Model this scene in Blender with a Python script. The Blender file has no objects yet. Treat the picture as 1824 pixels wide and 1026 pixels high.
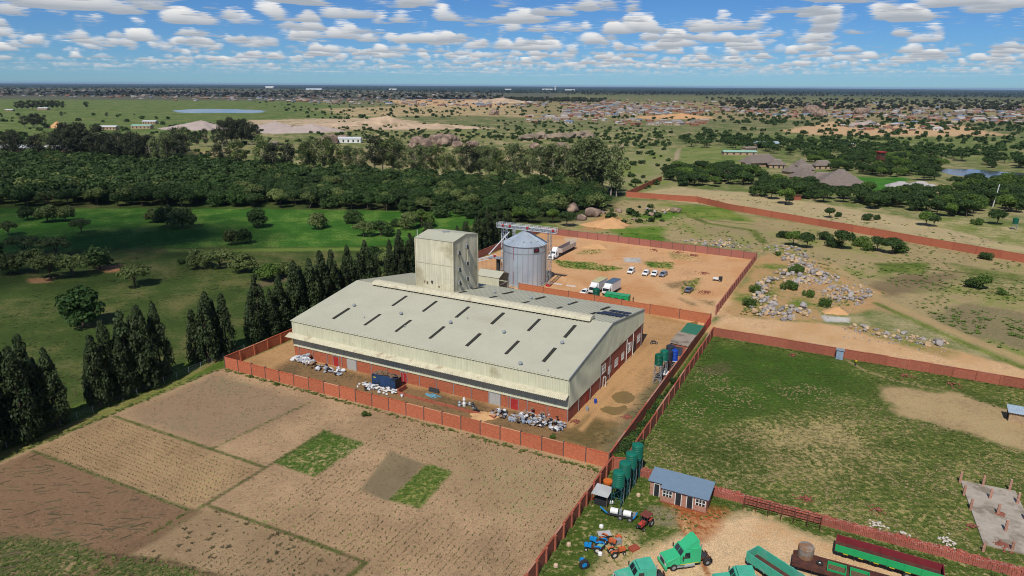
import bpy, bmesh, math, random
import numpy as np
from mathutils import Vector, Matrix
random.seed(7); rng = np.random.default_rng(7)
sc = bpy.context.scene
col = sc.collection

# ------------------------------------------------------------------ camera
F = 1216.0; CAMH = 60.0
PITCH = math.atan(361 / 1216.0); ROLL = math.radians(0.377)
fw = np.array([0, math.cos(PITCH), -math.sin(PITCH)])
r0 = np.array([1.0, 0, 0]); u0 = np.cross(r0, fw)
rt = math.cos(ROLL) * r0 + math.sin(ROLL) * u0
up = math.cos(ROLL) * u0 - math.sin(ROLL) * r0
cam = bpy.data.cameras.new('camera'); cam.lens = 24.0; cam.sensor_width = 36.0
cam.clip_start = 0.5; cam.clip_end = 120000
cam_ob = bpy.data.objects.new('camera', cam); col.objects.link(cam_ob)
m = Matrix.Identity(4)
for i in range(3):
    m[i][0] = rt[i]; m[i][1] = up[i]; m[i][2] = -fw[i]
m[2][3] = CAMH
cam_ob.matrix_world = m
sc.camera = cam_ob

# ------------------------------------------------------------------ light
SUN_AZ = 199.5      # heading of the sun, clockwise from +Y
SUN_EL = 52.0
SKY_STRENGTH = 0.15
EXPOSURE = 0.32
SKY_TINT = (0.165, 0.285, 0.435)
CLOUD_SEED = 11.0
sun = bpy.data.lights.new('sun', 'SUN'); sun.energy = 3.6; sun.angle = math.radians(0.5)
sun.color = (1.0, 0.95, 0.87)
sun_ob = bpy.data.objects.new('sun', sun); col.objects.link(sun_ob)
SUND = Vector((math.sin(math.radians(SUN_AZ)) * math.cos(math.radians(SUN_EL)),
               math.cos(math.radians(SUN_AZ)) * math.cos(math.radians(SUN_EL)),
               math.sin(math.radians(SUN_EL))))
sun_ob.rotation_euler = SUND.to_track_quat('Z', 'Y').to_euler()
sun_ob.location = (-60, -60, 200)

world = bpy.data.worlds.new('World'); sc.world = world; world.use_nodes = True
nt = world.node_tree; nt.nodes.clear()
def N(t, kind, **kw):
    n = t.nodes.new(kind)
    for k, v in kw.items():
        if k.startswith('i_'):
            n.inputs[k[2:].replace('_', ' ')].default_value = v
        else:
            setattr(n, k, v)
    return n
def math_n(t, op, a, b=None, clamp=False, c=None):
    n = t.nodes.new('ShaderNodeMath'); n.operation = op; n.use_clamp = clamp
    for i, x in enumerate((a, b, c)):
        if x is None: continue
        if isinstance(x, (int, float)): n.inputs[i].default_value = x
        else: t.links.new(x, n.inputs[i])
    return n.outputs[0]
def mixc(t, fac, a, b, mode='MIX'):
    n = t.nodes.new('ShaderNodeMix'); n.data_type = 'RGBA'; n.blend_type = mode; n.clamp_factor = True
    for s, x in ((n.inputs[0], fac), (n.inputs[6], a), (n.inputs[7], b)):
        if isinstance(x, (int, float)): s.default_value = x
        elif isinstance(x, tuple): s.default_value = x if len(x) == 4 else (*x, 1)
        else: t.links.new(x, s)
    return n.outputs[2]
def ramp01(t, x, lo, hi, smooth=True, to=(0, 1)):
    n = t.nodes.new('ShaderNodeMapRange'); n.interpolation_type = 'SMOOTHSTEP' if smooth else 'LINEAR'
    for i, v in ((0, x), (1, lo), (2, hi), (3, to[0]), (4, to[1])):
        if isinstance(v, (int, float)): n.inputs[i].default_value = v
        else: t.links.new(v, n.inputs[i])
    return n.outputs[0]

def build_world():
    t = nt
    sky = N(t, 'ShaderNodeTexSky', sky_type='NISHITA', sun_disc=False)
    sky.sun_elevation = math.radians(SUN_EL); sky.sun_rotation = math.radians(SUN_AZ)
    sky.altitude = 1400; sky.air_density = 1.0; sky.dust_density = 0.1; sky.ozone_density = 4.0
    tc = N(t, 'ShaderNodeTexCoord')
    sp = N(t, 'ShaderNodeSeparateXYZ'); t.links.new(tc.outputs['Generated'], sp.inputs[0])
    x, y, z = sp.outputs
    zc = math_n(t, 'MAXIMUM', z, 0.006)
    px = math_n(t, 'DIVIDE', x, zc); py = math_n(t, 'DIVIDE', y, zc)
    skyc = mixc(t, 1.0, sky.outputs[0], SKY_TINT, 'MULTIPLY')
    K = 16
    top = (4.9, 4.85, 4.75); base = (1.75, 2.0, 2.35)
    fade = ramp01(t, z, 0.009, 0.035, True, (0.0, 0.92))
    cv = N(t, 'ShaderNodeCombineXYZ')
    t.links.new(px, cv.inputs[0]); t.links.new(py, cv.inputs[1]); cv.inputs[2].default_value = CLOUD_SEED + 3.3
    nb = N(t, 'ShaderNodeTexNoise'); nb.inputs['Scale'].default_value = 0.13; nb.inputs['Detail'].default_value = 2.0
    t.links.new(cv.outputs[0], nb.inputs['Vector'])
    bank = math_n(t, 'MULTIPLY', math_n(t, 'SUBTRACT', nb.outputs[0], 0.5), 0.30)
    nh = N(t, 'ShaderNodeTexNoise'); nh.inputs['Scale'].default_value = 5.2; nh.inputs['Detail'].default_value = 3.0; nh.inputs['Roughness'].default_value = 0.6
    t.links.new(cv.outputs[0], nh.inputs['Vector'])
    bank = math_n(t, 'ADD', bank, math_n(t, 'MULTIPLY', math_n(t, 'SUBTRACT', nh.outputs[0], 0.5), 0.16))
    for k in range(K - 1, -1, -1):
        q = k / (K - 1)
        h = 1.0 + 0.25 * q
        v = N(t, 'ShaderNodeCombineXYZ')
        t.links.new(math_n(t, 'MULTIPLY', px, h), v.inputs[0]); t.links.new(math_n(t, 'MULTIPLY', py, h), v.inputs[1])
        v.inputs[2].default_value = CLOUD_SEED + 0.3 * q
        n = N(t, 'ShaderNodeTexNoise'); n.inputs['Scale'].default_value = 1.12
        n.inputs['Detail'].default_value = 1.6; n.inputs['Roughness'].default_value = 0.52
        t.links.new(v.outputs[0], n.inputs['Vector'])
        thr = 0.578 + 0.11 * q ** 1.5
        d = math_n(t, 'ADD', math_n(t, 'SUBTRACT', n.outputs[0], thr), bank)
        a = math_n(t, 'MULTIPLY', ramp01(t, d, 0.0, 0.075), fade)
        w = min(1.0, 0.05 + 1.1 * q) ** 0.8
        c = tuple(base[i] * (1 - w) + top[i] * w for i in range(3))
        skyc = mixc(t, a, skyc, c)
    bg = N(t, 'ShaderNodeBackground'); bg.inputs[1].default_value = SKY_STRENGTH
    t.links.new(skyc, bg.inputs[0])
    out = N(t, 'ShaderNodeOutputWorld'); t.links.new(bg.outputs[0], out.inputs[0])
build_world()
try:
    world.cycles.sampling_method = 'MANUAL'; world.cycles.sample_map_resolution = 512
except Exception: pass
vs = sc.view_settings
vs.view_transform = 'Standard'; vs.look = 'None'; vs.gamma = 1.0; vs.use_curve_mapping = False; vs.exposure = EXPOSURE
sc.render.engine = 'CYCLES'
cy = sc.cycles
cy.max_bounces = 5; cy.diffuse_bounces = 2; cy.glossy_bounces = 2; cy.transmission_bounces = 3; cy.transparent_max_bounces = 8
cy.volume_bounces = 0; cy.caustics_reflective = False; cy.caustics_refractive = False
cy.use_adaptive_sampling = True; cy.adaptive_threshold = 0.01
cy.use_denoising = True
try: cy.denoiser = 'OPENIMAGEDENOISE'; cy.denoising_prefilter = 'ACCURATE'
except Exception: pass
cy.sample_clamp_indirect = 4.0
cy.pixel_filter_type = 'BLACKMAN_HARRIS'; cy.filter_width = 1.05

# ------------------------------------------------------------------ coordinates
def G(px, py, z=0.0):
    d = fw * F + rt * (px - 912) - up * (py - 513)
    s = (z - CAMH) / d[2]
    return Vector((d[0] * s, d[1] * s, z))
HEAD = math.radians(117.5)
UX = np.array([math.sin(HEAD), math.cos(HEAD)]); VX = np.array([-UX[1], UX[0]])
RZ = math.atan2(UX[1], UX[0])
_o = G(1011, 753); ORG = np.array([_o.x, _o.y])
def LW(u, v, z=0.0):
    p = ORG + u * UX + v * VX
    return Vector((p[0], p[1], z))
def toL(p):
    d = np.array([p[0], p[1]]) - ORG
    return float(d @ UX), float(d @ VX)
def GL(px, py, z=0.0): return toL(G(px, py, z))

# ------------------------------------------------------------------ helpers
def S(r, g, b, k=0.8):
    def f(c):
        c /= 255.0
        return (c / 12.92 if c <= 0.04045 else ((c + 0.055) / 1.055) ** 2.4) * k
    return (f(r), f(g), f(b))
class MB:
    def __init__(s): s.v = []; s.f = []
    def add(s, vs, fs):
        o = len(s.v); s.v += [tuple(p) for p in vs]; s.f += [tuple(i + o for i in q) for q in fs]; return s
    def box(s, x0, x1, y0, y1, z0, z1):
        return s.add([(x0,y0,z0),(x1,y0,z0),(x1,y1,z0),(x0,y1,z0),(x0,y0,z1),(x1,y0,z1),(x1,y1,z1),(x0,y1,z1)],
                     [(3,2,1,0),(4,5,6,7),(0,1,5,4),(1,2,6,5),(2,3,7,6),(3,0,4,7)])
    def cbox(s, c, d): return s.box(c[0]-d[0]/2, c[0]+d[0]/2, c[1]-d[1]/2, c[1]+d[1]/2, c[2]-d[2]/2, c[2]+d[2]/2)
    def prism(s, prof, y0, y1, inset=None, belt=None):
        """profile of (x,z) counter-clockwise seen from -y, extruded along y; above belt the width shrinks by inset"""
        n = len(prof)
        def w(z): return 0 if belt is None or z <= belt else inset
        vs = [(x, y0 + w(z), z) for x, z in prof] + [(x, y1 - w(z), z) for x, z in prof]
        fs = [tuple(range(n)), tuple(range(2*n-1, n-1, -1))]
        fs += [((i+1) % n, i, n+i, n+(i+1) % n) for i in range(n)]
        return s.add(vs, fs)
    def xprism(s, prof, x0, x1):
        n = len(prof)
        vs = [(x0, y, z) for y, z in prof] + [(x1, y, z) for y, z in prof]
        fs = [tuple(range(n-1, -1, -1)), tuple(range(n, 2*n))]
        fs += [(i, (i+1) % n, n+(i+1) % n, n+i) for i in range(n)]
        return s.add(vs, fs)
    def bar(s, a, b, w, h=None):
        a = Vector(a); b = Vector(b); h = h or w
        d = (b - a).normalized(); r = Vector((0, 0, 1)) if abs(d.z) < 0.9 else Vector((1, 0, 0))
        x = d.cross(r).normalized() * w / 2; y = d.cross(x).normalized() * h / 2
        vs = [a-x-y, a+x-y, a+x+y, a-x+y, b-x-y, b+x-y, b+x+y, b-x+y]
        return s.add(vs, [(0,1,2,3),(7,6,5,4),(1,0,4,5),(2,1,5,6),(3,2,6,7),(0,3,7,4)])
    def tube(s, a, b, r0, r1=None, n=10, cap=True):
        a = Vector(a); b = Vector(b); r1 = r0 if r1 is None else r1
        d = (b - a).normalized(); r = Vector((0, 0, 1)) if abs(d.z) < 0.9 else Vector((1, 0, 0))
        x = d.cross(r).normalized(); y = d.cross(x).normalized()
        vs = []
        for i in range(n):
            t = 2 * math.pi * i / n; vs.append(a + (x * math.cos(t) + y * math.sin(t)) * r0)
        for i in range(n):
            t = 2 * math.pi * i / n; vs.append(b + (x * math.cos(t) + y * math.sin(t)) * r1)
        fs = [(i, n + i, n + (i+1) % n, (i+1) % n) for i in range(n)]
        if cap: fs += [tuple(range(n)), tuple(range(2*n-1, n-1, -1))]
        return s.add(vs, fs)
    def lathe(s, prof, n=24, c=(0, 0, 0), cap=True):
        vs = []; fs = []
        for r, z in prof:
            for i in range(n):
                t = 2 * math.pi * i / n; vs.append((c[0] + r * math.cos(t), c[1] + r * math.sin(t), c[2] + z))
        for j in range(len(prof) - 1):
            for i in range(n):
                fs.append((j*n+i, j*n+(i+1) % n, (j+1)*n+(i+1) % n, (j+1)*n+i))
        if cap:
            fs.append(tuple(range(n-1, -1, -1))); o = (len(prof)-1)*n; fs.append(tuple(o+i for i in range(n)))
        return s.add(vs, fs)
    def mesh(s, name, smooth=False):
        me = bpy.data.meshes.new(name); me.from_pydata(s.v, [], s.f); me.validate(); me.update()
        if smooth: me.shade_smooth()
        return me
    def build(s, name, mat, parent=None, loc=None, rz=0.0, smooth=False):
        return link(name, s.mesh(name, smooth), mat, parent, loc, rz)
def link(name, me, mat=None, parent=None, loc=None, rz=0.0, scale=None):
    if mat is not None and not me.materials:
        for q in (mat if isinstance(mat, (list, tuple)) else [mat]): me.materials.append(q)
    o = bpy.data.objects.new(name, me); col.objects.link(o)
    if parent is not None: o.parent = parent
    if loc is not None: o.location = loc
    o.rotation_euler = (0, 0, rz)
    if scale is not None: o.scale = scale if isinstance(scale, tuple) else (scale,)*3
    return o
def tag(o, label=None, cat=None, group=None, kind=None):
    if label: o['label'] = label
    if cat: o['category'] = cat
    if group: o['group'] = group
    if kind: o['kind'] = kind
    return o
def thing(name, label, cat, loc=(0, 0, 0), rz=0.0, group=None):
    o = bpy.data.objects.new(name, None); col.objects.link(o)
    o.empty_display_size = 0.2; o.location = loc; o.rotation_euler = (0, 0, rz)
    return tag(o, label, cat, group)
def copy_tree(o, parent=None):
    c = o.copy(); col.objects.link(c); c.parent = parent
    for ch in o.children: copy_tree(ch, c)
    return c
ORD = ['first','second','third','fourth','fifth','sixth','seventh','eighth','ninth','tenth','eleventh','twelfth','thirteenth',
       'fourteenth','fifteenth','sixteenth','seventeenth','eighteenth','nineteenth','twentieth','twenty-first','twenty-second',
       'twenty-third','twenty-fourth','twenty-fifth','twenty-sixth','twenty-seventh','twenty-eighth','twenty-ninth','thirtieth',
       'thirty-first','thirty-second','thirty-third','thirty-fourth','thirty-fifth','thirty-sixth','thirty-seventh','thirty-eighth',
       'thirty-ninth','fortieth']

# ------------------------------------------------------------------ materials
_mats = {}
def M(name, rgb, rough=0.8, metal=0.0, var=0.18, vs=0.8, bump=0.0, bs=3.0, streak=0.0, dirt=None, dirt_amt=0.0, spec=0.3, two=None, island=0.0):
    if name in _mats: return _mats[name]
    m = bpy.data.materials.new(name); m.use_nodes = True; t = m.node_tree; t.nodes.clear()
    out = N(t, 'ShaderNodeOutputMaterial'); b = N(t, 'ShaderNodeBsdfPrincipled')
    t.links.new(b.outputs[0], out.inputs[0])
    b.inputs['Roughness'].default_value = rough; b.inputs['Metallic'].default_value = metal
    b.inputs['Specular IOR Level'].default_value = spec
    geo = N(t, 'ShaderNodeNewGeometry')
    n1 = N(t, 'ShaderNodeTexNoise'); n1.inputs['Scale'].default_value = vs; n1.inputs['Detail'].default_value = 6; n1.inputs['Roughness'].default_value = 0.62
    t.links.new(geo.outputs['Position'], n1.inputs['Vector'])
    c = rgb if isinstance(rgb, tuple) else rgb
    if two is not None:
        f2 = ramp01(t, n1.outputs[0], 0.42, 0.58); cc = mixc(t, f2, c, two)
    else:
        rg = N(t, 'ShaderNodeRGB'); rg.outputs[0].default_value = (*c, 1); cc = rg.outputs[0]
    f = ramp01(t, n1.outputs[0], 0.25, 0.75, False, (1 - var, 1 + var))
    if island:
        f = math_n(t, 'MULTIPLY', f, ramp01(t, geo.outputs['Random Per Island'], 0, 1, False, (1 - island, 1 + island)))
    if streak:
        mp = N(t, 'ShaderNodeMapping'); mp.inputs['Scale'].default_value = (2.2, 2.2, 0.12)
        t.links.new(geo.outputs['Position'], mp.inputs[0])
        n2 = N(t, 'ShaderNodeTexNoise'); n2.inputs['Scale'].default_value = 1.0; n2.inputs['Detail'].default_value = 5
        t.links.new(mp.outputs[0], n2.inputs['Vector'])
        f = math_n(t, 'MULTIPLY', f, ramp01(t, n2.outputs[0], 0.25, 0.75, False, (1 - streak, 1 + streak)))
    v = N(t, 'ShaderNodeVectorMath', operation='SCALE'); t.links.new(cc, v.inputs[0]); t.links.new(f, v.inputs['Scale'])
    cc = v.outputs[0]
    if dirt is not None:
        n3 = N(t, 'ShaderNodeTexNoise'); n3.inputs['Scale'].default_value = vs * 0.45; n3.inputs['Detail'].default_value = 7; n3.inputs['Roughness'].default_value = 0.7
        t.links.new(geo.outputs['Position'], n3.inputs['Vector'])
        cc = mixc(t, ramp01(t, n3.outputs[0], 0.62 - dirt_amt, 0.80 - dirt_amt), cc, dirt)
    t.links.new(cc, b.inputs['Base Color'])
    if bump:
        n4 = N(t, 'ShaderNodeTexNoise'); n4.inputs['Scale'].default_value = bs; n4.inputs['Detail'].default_value = 5
        t.links.new(geo.outputs['Position'], n4.inputs['Vector'])
        bp = N(t, 'ShaderNodeBump'); bp.inputs['Strength'].default_value = bump; bp.inputs['Distance'].default_value = 0.1
        t.links.new(n4.outputs[0], bp.inputs['Height']); t.links.new(bp.outputs[0], b.inputs['Normal'])
    _mats[name] = m
    return m
def M_brick(name, c1, c2, mortar, scale=1.0, var=0.25):
    if name in _mats: return _mats[name]
    m = bpy.data.materials.new(name); m.use_nodes = True; t = m.node_tree; t.nodes.clear()
    out = N(t, 'ShaderNodeOutputMaterial'); b = N(t, 'ShaderNodeBsdfPrincipled'); t.links.new(b.outputs[0], out.inputs[0])
    b.inputs['Roughness'].default_value = 0.9; b.inputs['Specular IOR Level'].default_value = 0.2
    tc = N(t, 'ShaderNodeTexCoord'); sp = N(t, 'ShaderNodeSeparateXYZ'); t.links.new(tc.outputs['Object'], sp.inputs[0])
    cb = N(t, 'ShaderNodeCombineXYZ'); t.links.new(math_n(t, 'ADD', sp.outputs[0], sp.outputs[1]), cb.inputs[0]); t.links.new(sp.outputs[2], cb.inputs[1])
    br = N(t, 'ShaderNodeTexBrick'); t.links.new(cb.outputs[0], br.inputs['Vector'])
    br.inputs['Scale'].default_value = 1.0; br.inputs['Brick Width'].default_value = 0.24 * scale; br.inputs['Row Height'].default_value = 0.085 * scale
    br.inputs['Mortar Size'].default_value = 0.010 * scale; br.inputs['Color1'].default_value = (*c1, 1); br.inputs['Color2'].default_value = (*c2, 1); br.inputs['Mortar'].default_value = (*mortar, 1)
    geo = N(t, 'ShaderNodeNewGeometry')
    n1 = N(t, 'ShaderNodeTexNoise'); n1.inputs['Scale'].default_value = 3.4; n1.inputs['Detail'].default_value = 7; n1.inputs['Roughness'].default_value = 0.85
    t.links.new(geo.outputs['Position'], n1.inputs['Vector'])
    oi = N(t, 'ShaderNodeObjectInfo')
    f = math_n(t, 'MULTIPLY', ramp01(t, n1.outputs[0], 0.25, 0.75, False, (1 - var, 1 + var)), ramp01(t, oi.outputs['Random'], 0, 1, False, (0.88, 1.1)))
    v = N(t, 'ShaderNodeVectorMath', operation='SCALE'); t.links.new(br.outputs[0], v.inputs[0]); t.links.new(f, v.inputs['Scale'])
    # pale efflorescence and soot
    n2 = N(t, 'ShaderNodeTexNoise'); n2.inputs['Scale'].default_value = 0.5; n2.inputs['Detail'].default_value = 6
    t.links.new(geo.outputs['Position'], n2.inputs['Vector'])
    cc = mixc(t, ramp01(t, n2.outputs[0], 0.6, 0.85, True, (0, 0.35)), v.outputs[0], mortar)
    t.links.new(cc, b.inputs['Base Color'])
    _mats[name] = m; return m
def M_leaf(name, c1, c2, c3, trans=0.25):
    """foliage: colour varies per tree (object random / tint attribute) and per leaf clump (island)"""
    if name in _mats: return _mats[name]
    m = bpy.data.materials.new(name); m.use_nodes = True; t = m.node_tree; t.nodes.clear()
    out = N(t, 'ShaderNodeOutputMaterial'); b = N(t, 'ShaderNodeBsdfPrincipled')
    b.inputs['Roughness'].default_value = 0.65; b.inputs['Specular IOR Level'].default_value = 0.25
    oi = N(t, 'ShaderNodeObjectInfo'); at = N(t, 'ShaderNodeAttribute', attribute_name='tint'); geo = N(t, 'ShaderNodeNewGeometry')
    r = math_n(t, 'FRACT', math_n(t, 'ADD', oi.outputs['Random'], at.outputs['Fac']))
    cc = mixc(t, r, c1, c2)
    cc = mixc(t, ramp01(t, geo.outputs['Random Per Island'], 0.3, 1.0, False, (0, 0.8)), cc, c3)
    f = ramp01(t, math_n(t, 'FRACT', math_n(t, 'MULTIPLY', r, 7.3)), 0, 1, False, (0.8, 1.2))
    v = N(t, 'ShaderNodeVectorMath', operation='SCALE'); t.links.new(cc, v.inputs[0]); t.links.new(f, v.inputs['Scale'])
    t.links.new(v.outputs[0], b.inputs['Base Color'])
    if trans:
        tr = N(t, 'ShaderNodeBsdfTranslucent'); t.links.new(v.outputs[0], tr.inputs[0])
        mx = N(t, 'ShaderNodeMixShader'); mx.inputs[0].default_value = trans
        t.links.new(b.outputs[0], mx.inputs[1]); t.links.new(tr.outputs[0], mx.inputs[2]); t.links.new(mx.outputs[0], out.inputs[0])
    else: t.links.new(b.outputs[0], out.inputs[0])
    _mats[name] = m; return m
def M_rand(name, cols, rough=0.85, var=0.2, vs=1.5, metal=0.0, bump=0.0):
    """one of several colours by object (random / tint attribute)"""
    if name in _mats: return _mats[name]
    m = bpy.data.materials.new(name); m.use_nodes = True; t = m.node_tree; t.nodes.clear()
    out = N(t, 'ShaderNodeOutputMaterial'); b = N(t, 'ShaderNodeBsdfPrincipled'); t.links.new(b.outputs[0], out.inputs[0])
    b.inputs['Roughness'].default_value = rough; b.inputs['Metallic'].default_value = metal; b.inputs['Specular IOR Level'].default_value = 0.3
    oi = N(t, 'ShaderNodeObjectInfo'); at = N(t, 'ShaderNodeAttribute', attribute_name='tint')
    r = math_n(t, 'FRACT', math_n(t, 'ADD', oi.outputs['Random'], at.outputs['Fac']))
    cr = N(t, 'ShaderNodeValToRGB'); cr.color_ramp.interpolation = 'CONSTANT'
    e = cr.color_ramp.elements
    e[0].color = (*cols[0], 1); e[0].position = 0
    e[1].color = (*cols[min(1, len(cols)-1)], 1); e[1].position = 1.0 / len(cols)
    for i in range(2, len(cols)):
        q = e.new(i / len(cols)); q.color = (*cols[i], 1)
    t.links.new(r, cr.inputs[0])
    geo = N(t, 'ShaderNodeNewGeometry')
    n1 = N(t, 'ShaderNodeTexNoise'); n1.inputs['Scale'].default_value = vs; n1.inputs['Detail'].default_value = 6
    t.links.new(geo.outputs['Position'], n1.inputs['Vector'])
    v = N(t, 'ShaderNodeVectorMath', operation='SCALE'); t.links.new(cr.outputs[0], v.inputs[0])
    t.links.new(ramp01(t, n1.outputs[0], 0.25, 0.75, False, (1 - var, 1 + var)), v.inputs['Scale'])
    t.links.new(v.outputs[0], b.inputs['Base Color'])
    if bump:
        bp = N(t, 'ShaderNodeBump'); bp.inputs['Strength'].default_value = bump; bp.inputs['Distance'].default_value = 0.15
        t.links.new(n1.outputs[0], bp.inputs['Height']); t.links.new(bp.outputs[0], b.inputs['Normal'])
    _mats[name] = m; return m

def joined(name, templates, P, Sc, R, idx, mats, label, cat=None, kind='stuff', tilt=None, parent=None):
    """many copies of small template meshes (verts, faces as equal-size polygons) joined into one mesh"""
    P = np.asarray(P, float).reshape(-1, 3); Sc = np.asarray(Sc, float)
    if Sc.ndim == 1: Sc = np.repeat(Sc[:, None], 3, 1)
    R = np.asarray(R, float); idx = np.asarray(idx, int)
    V = []; loops = []; sizes = []; mi = []; tint = []; off = 0
    for k, (tv, tf, tm) in enumerate(templates):
        sel = np.where(idx == k)[0]
        if len(sel) == 0: continue
        tv = np.asarray(tv, float); n = len(tv)
        c, s = np.cos(R[sel]), np.sin(R[sel])
        q = tv[None] * Sc[sel][:, None, :]
        x = q[:, :, 0] * c[:, None] - q[:, :, 1] * s[:, None]; y = q[:, :, 0] * s[:, None] + q[:, :, 1] * c[:, None]
        V.append((np.stack([x, y, q[:, :, 2]], 2) + P[sel][:, None, :]).reshape(-1, 3))
        fl = np.concatenate([np.asarray(f, int) for f in tf]); fs = np.array([len(f) for f in tf])
        base = off + np.arange(len(sel)) * n
        loops.append((fl[None] + base[:, None]).ravel()); sizes.append(np.tile(fs, len(sel)))
        mi.append(np.tile(np.asarray(tm if tm is not None else [0]*len(tf)), len(sel)))
        tint.append(np.repeat(rng.random(len(sel)), n)); off += n * len(sel)
    V = np.concatenate(V); loops = np.concatenate(loops); sizes = np.concatenate(sizes); mi = np.concatenate(mi); tint = np.concatenate(tint)
    me = bpy.data.meshes.new(name)
    me.vertices.add(len(V)); me.vertices.foreach_set('co', V.ravel())
    me.loops.add(len(loops)); me.loops.foreach_set('vertex_index', loops.astype(np.int32))
    me.polygons.add(len(sizes)); st = np.concatenate([[0], np.cumsum(sizes)[:-1]])
    me.polygons.foreach_set('loop_start', st.astype(np.int32))
    me.polygons.foreach_set('material_index', mi.astype(np.int32))
    me.update(calc_edges=True)
    a = me.attributes.new('tint', 'FLOAT', 'POINT'); a.data.foreach_set('value', tint.astype(np.float32))
    for q in mats: me.materials.append(q)
    o = bpy.data.objects.new(name, me); col.objects.link(o)
    if parent is not None: o.parent = parent
    return tag(o, label, cat, None, kind)
def mesh_arrays(me):
    v = [tuple(p.co) for p in me.vertices]; f = [tuple(p.vertices) for p in me.polygons]; mi = [p.material_index for p in me.polygons]
    return v, f, mi
# ------------------------------------------------------------------ ground sheet
def wpt(p):
    if p[0] == 'L': q = LW(p[1], p[2]); return (q.x, q.y)
    q = G(p[0], p[1]); return (q.x, q.y)
def Lp(*pts): return [('L', u, v) for u, v in pts]
def sdf_poly(x, y, poly):
    d2 = np.full(x.shape, 1e18); ins = np.zeros(x.shape, bool); n = len(poly)
    for i in range(n):
        ax, ay = poly[i]; bx, by = poly[(i+1) % n]
        ex, ey = bx-ax, by-ay; t = np.clip(((x-ax)*ex+(y-ay)*ey)/max(ex*ex+ey*ey, 1e-9), 0, 1)
        d2 = np.minimum(d2, (x-ax-t*ex)**2+(y-ay-t*ey)**2)
        if abs(ey) > 1e-12:
            c = ((ay > y) != (by > y)) & (x < ex*(y-ay)/ey+ax); ins ^= c
    d = np.sqrt(d2); return np.where(ins, -d, d)
def sd_line(x, y, pts):
    d2 = np.full(x.shape, 1e18)
    for i in range(len(pts)-1):
        ax, ay = pts[i]; bx, by = pts[i+1]; ex, ey = bx-ax, by-ay
        t = np.clip(((x-ax)*ex+(y-ay)*ey)/max(ex*ex+ey*ey, 1e-9), 0, 1)
        d2 = np.minimum(d2, (x-ax-t*ex)**2+(y-ay-t*ey)**2)
    return np.sqrt(d2)
def wob(x, y, s):
    x = x/s; y = y/s
    return (np.sin(x*1.3+1.7*np.sin(y*0.9+0.4))+np.sin(y*1.7+1.3*np.sin(x*1.1+2.0))+0.6*np.sin(x*3.1+y*2.3+np.sin(y*4.0))+0.5*np.sin(5.1*y-4.3*x+1.0))/3.1
TAN=(172,143,110)
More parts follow.
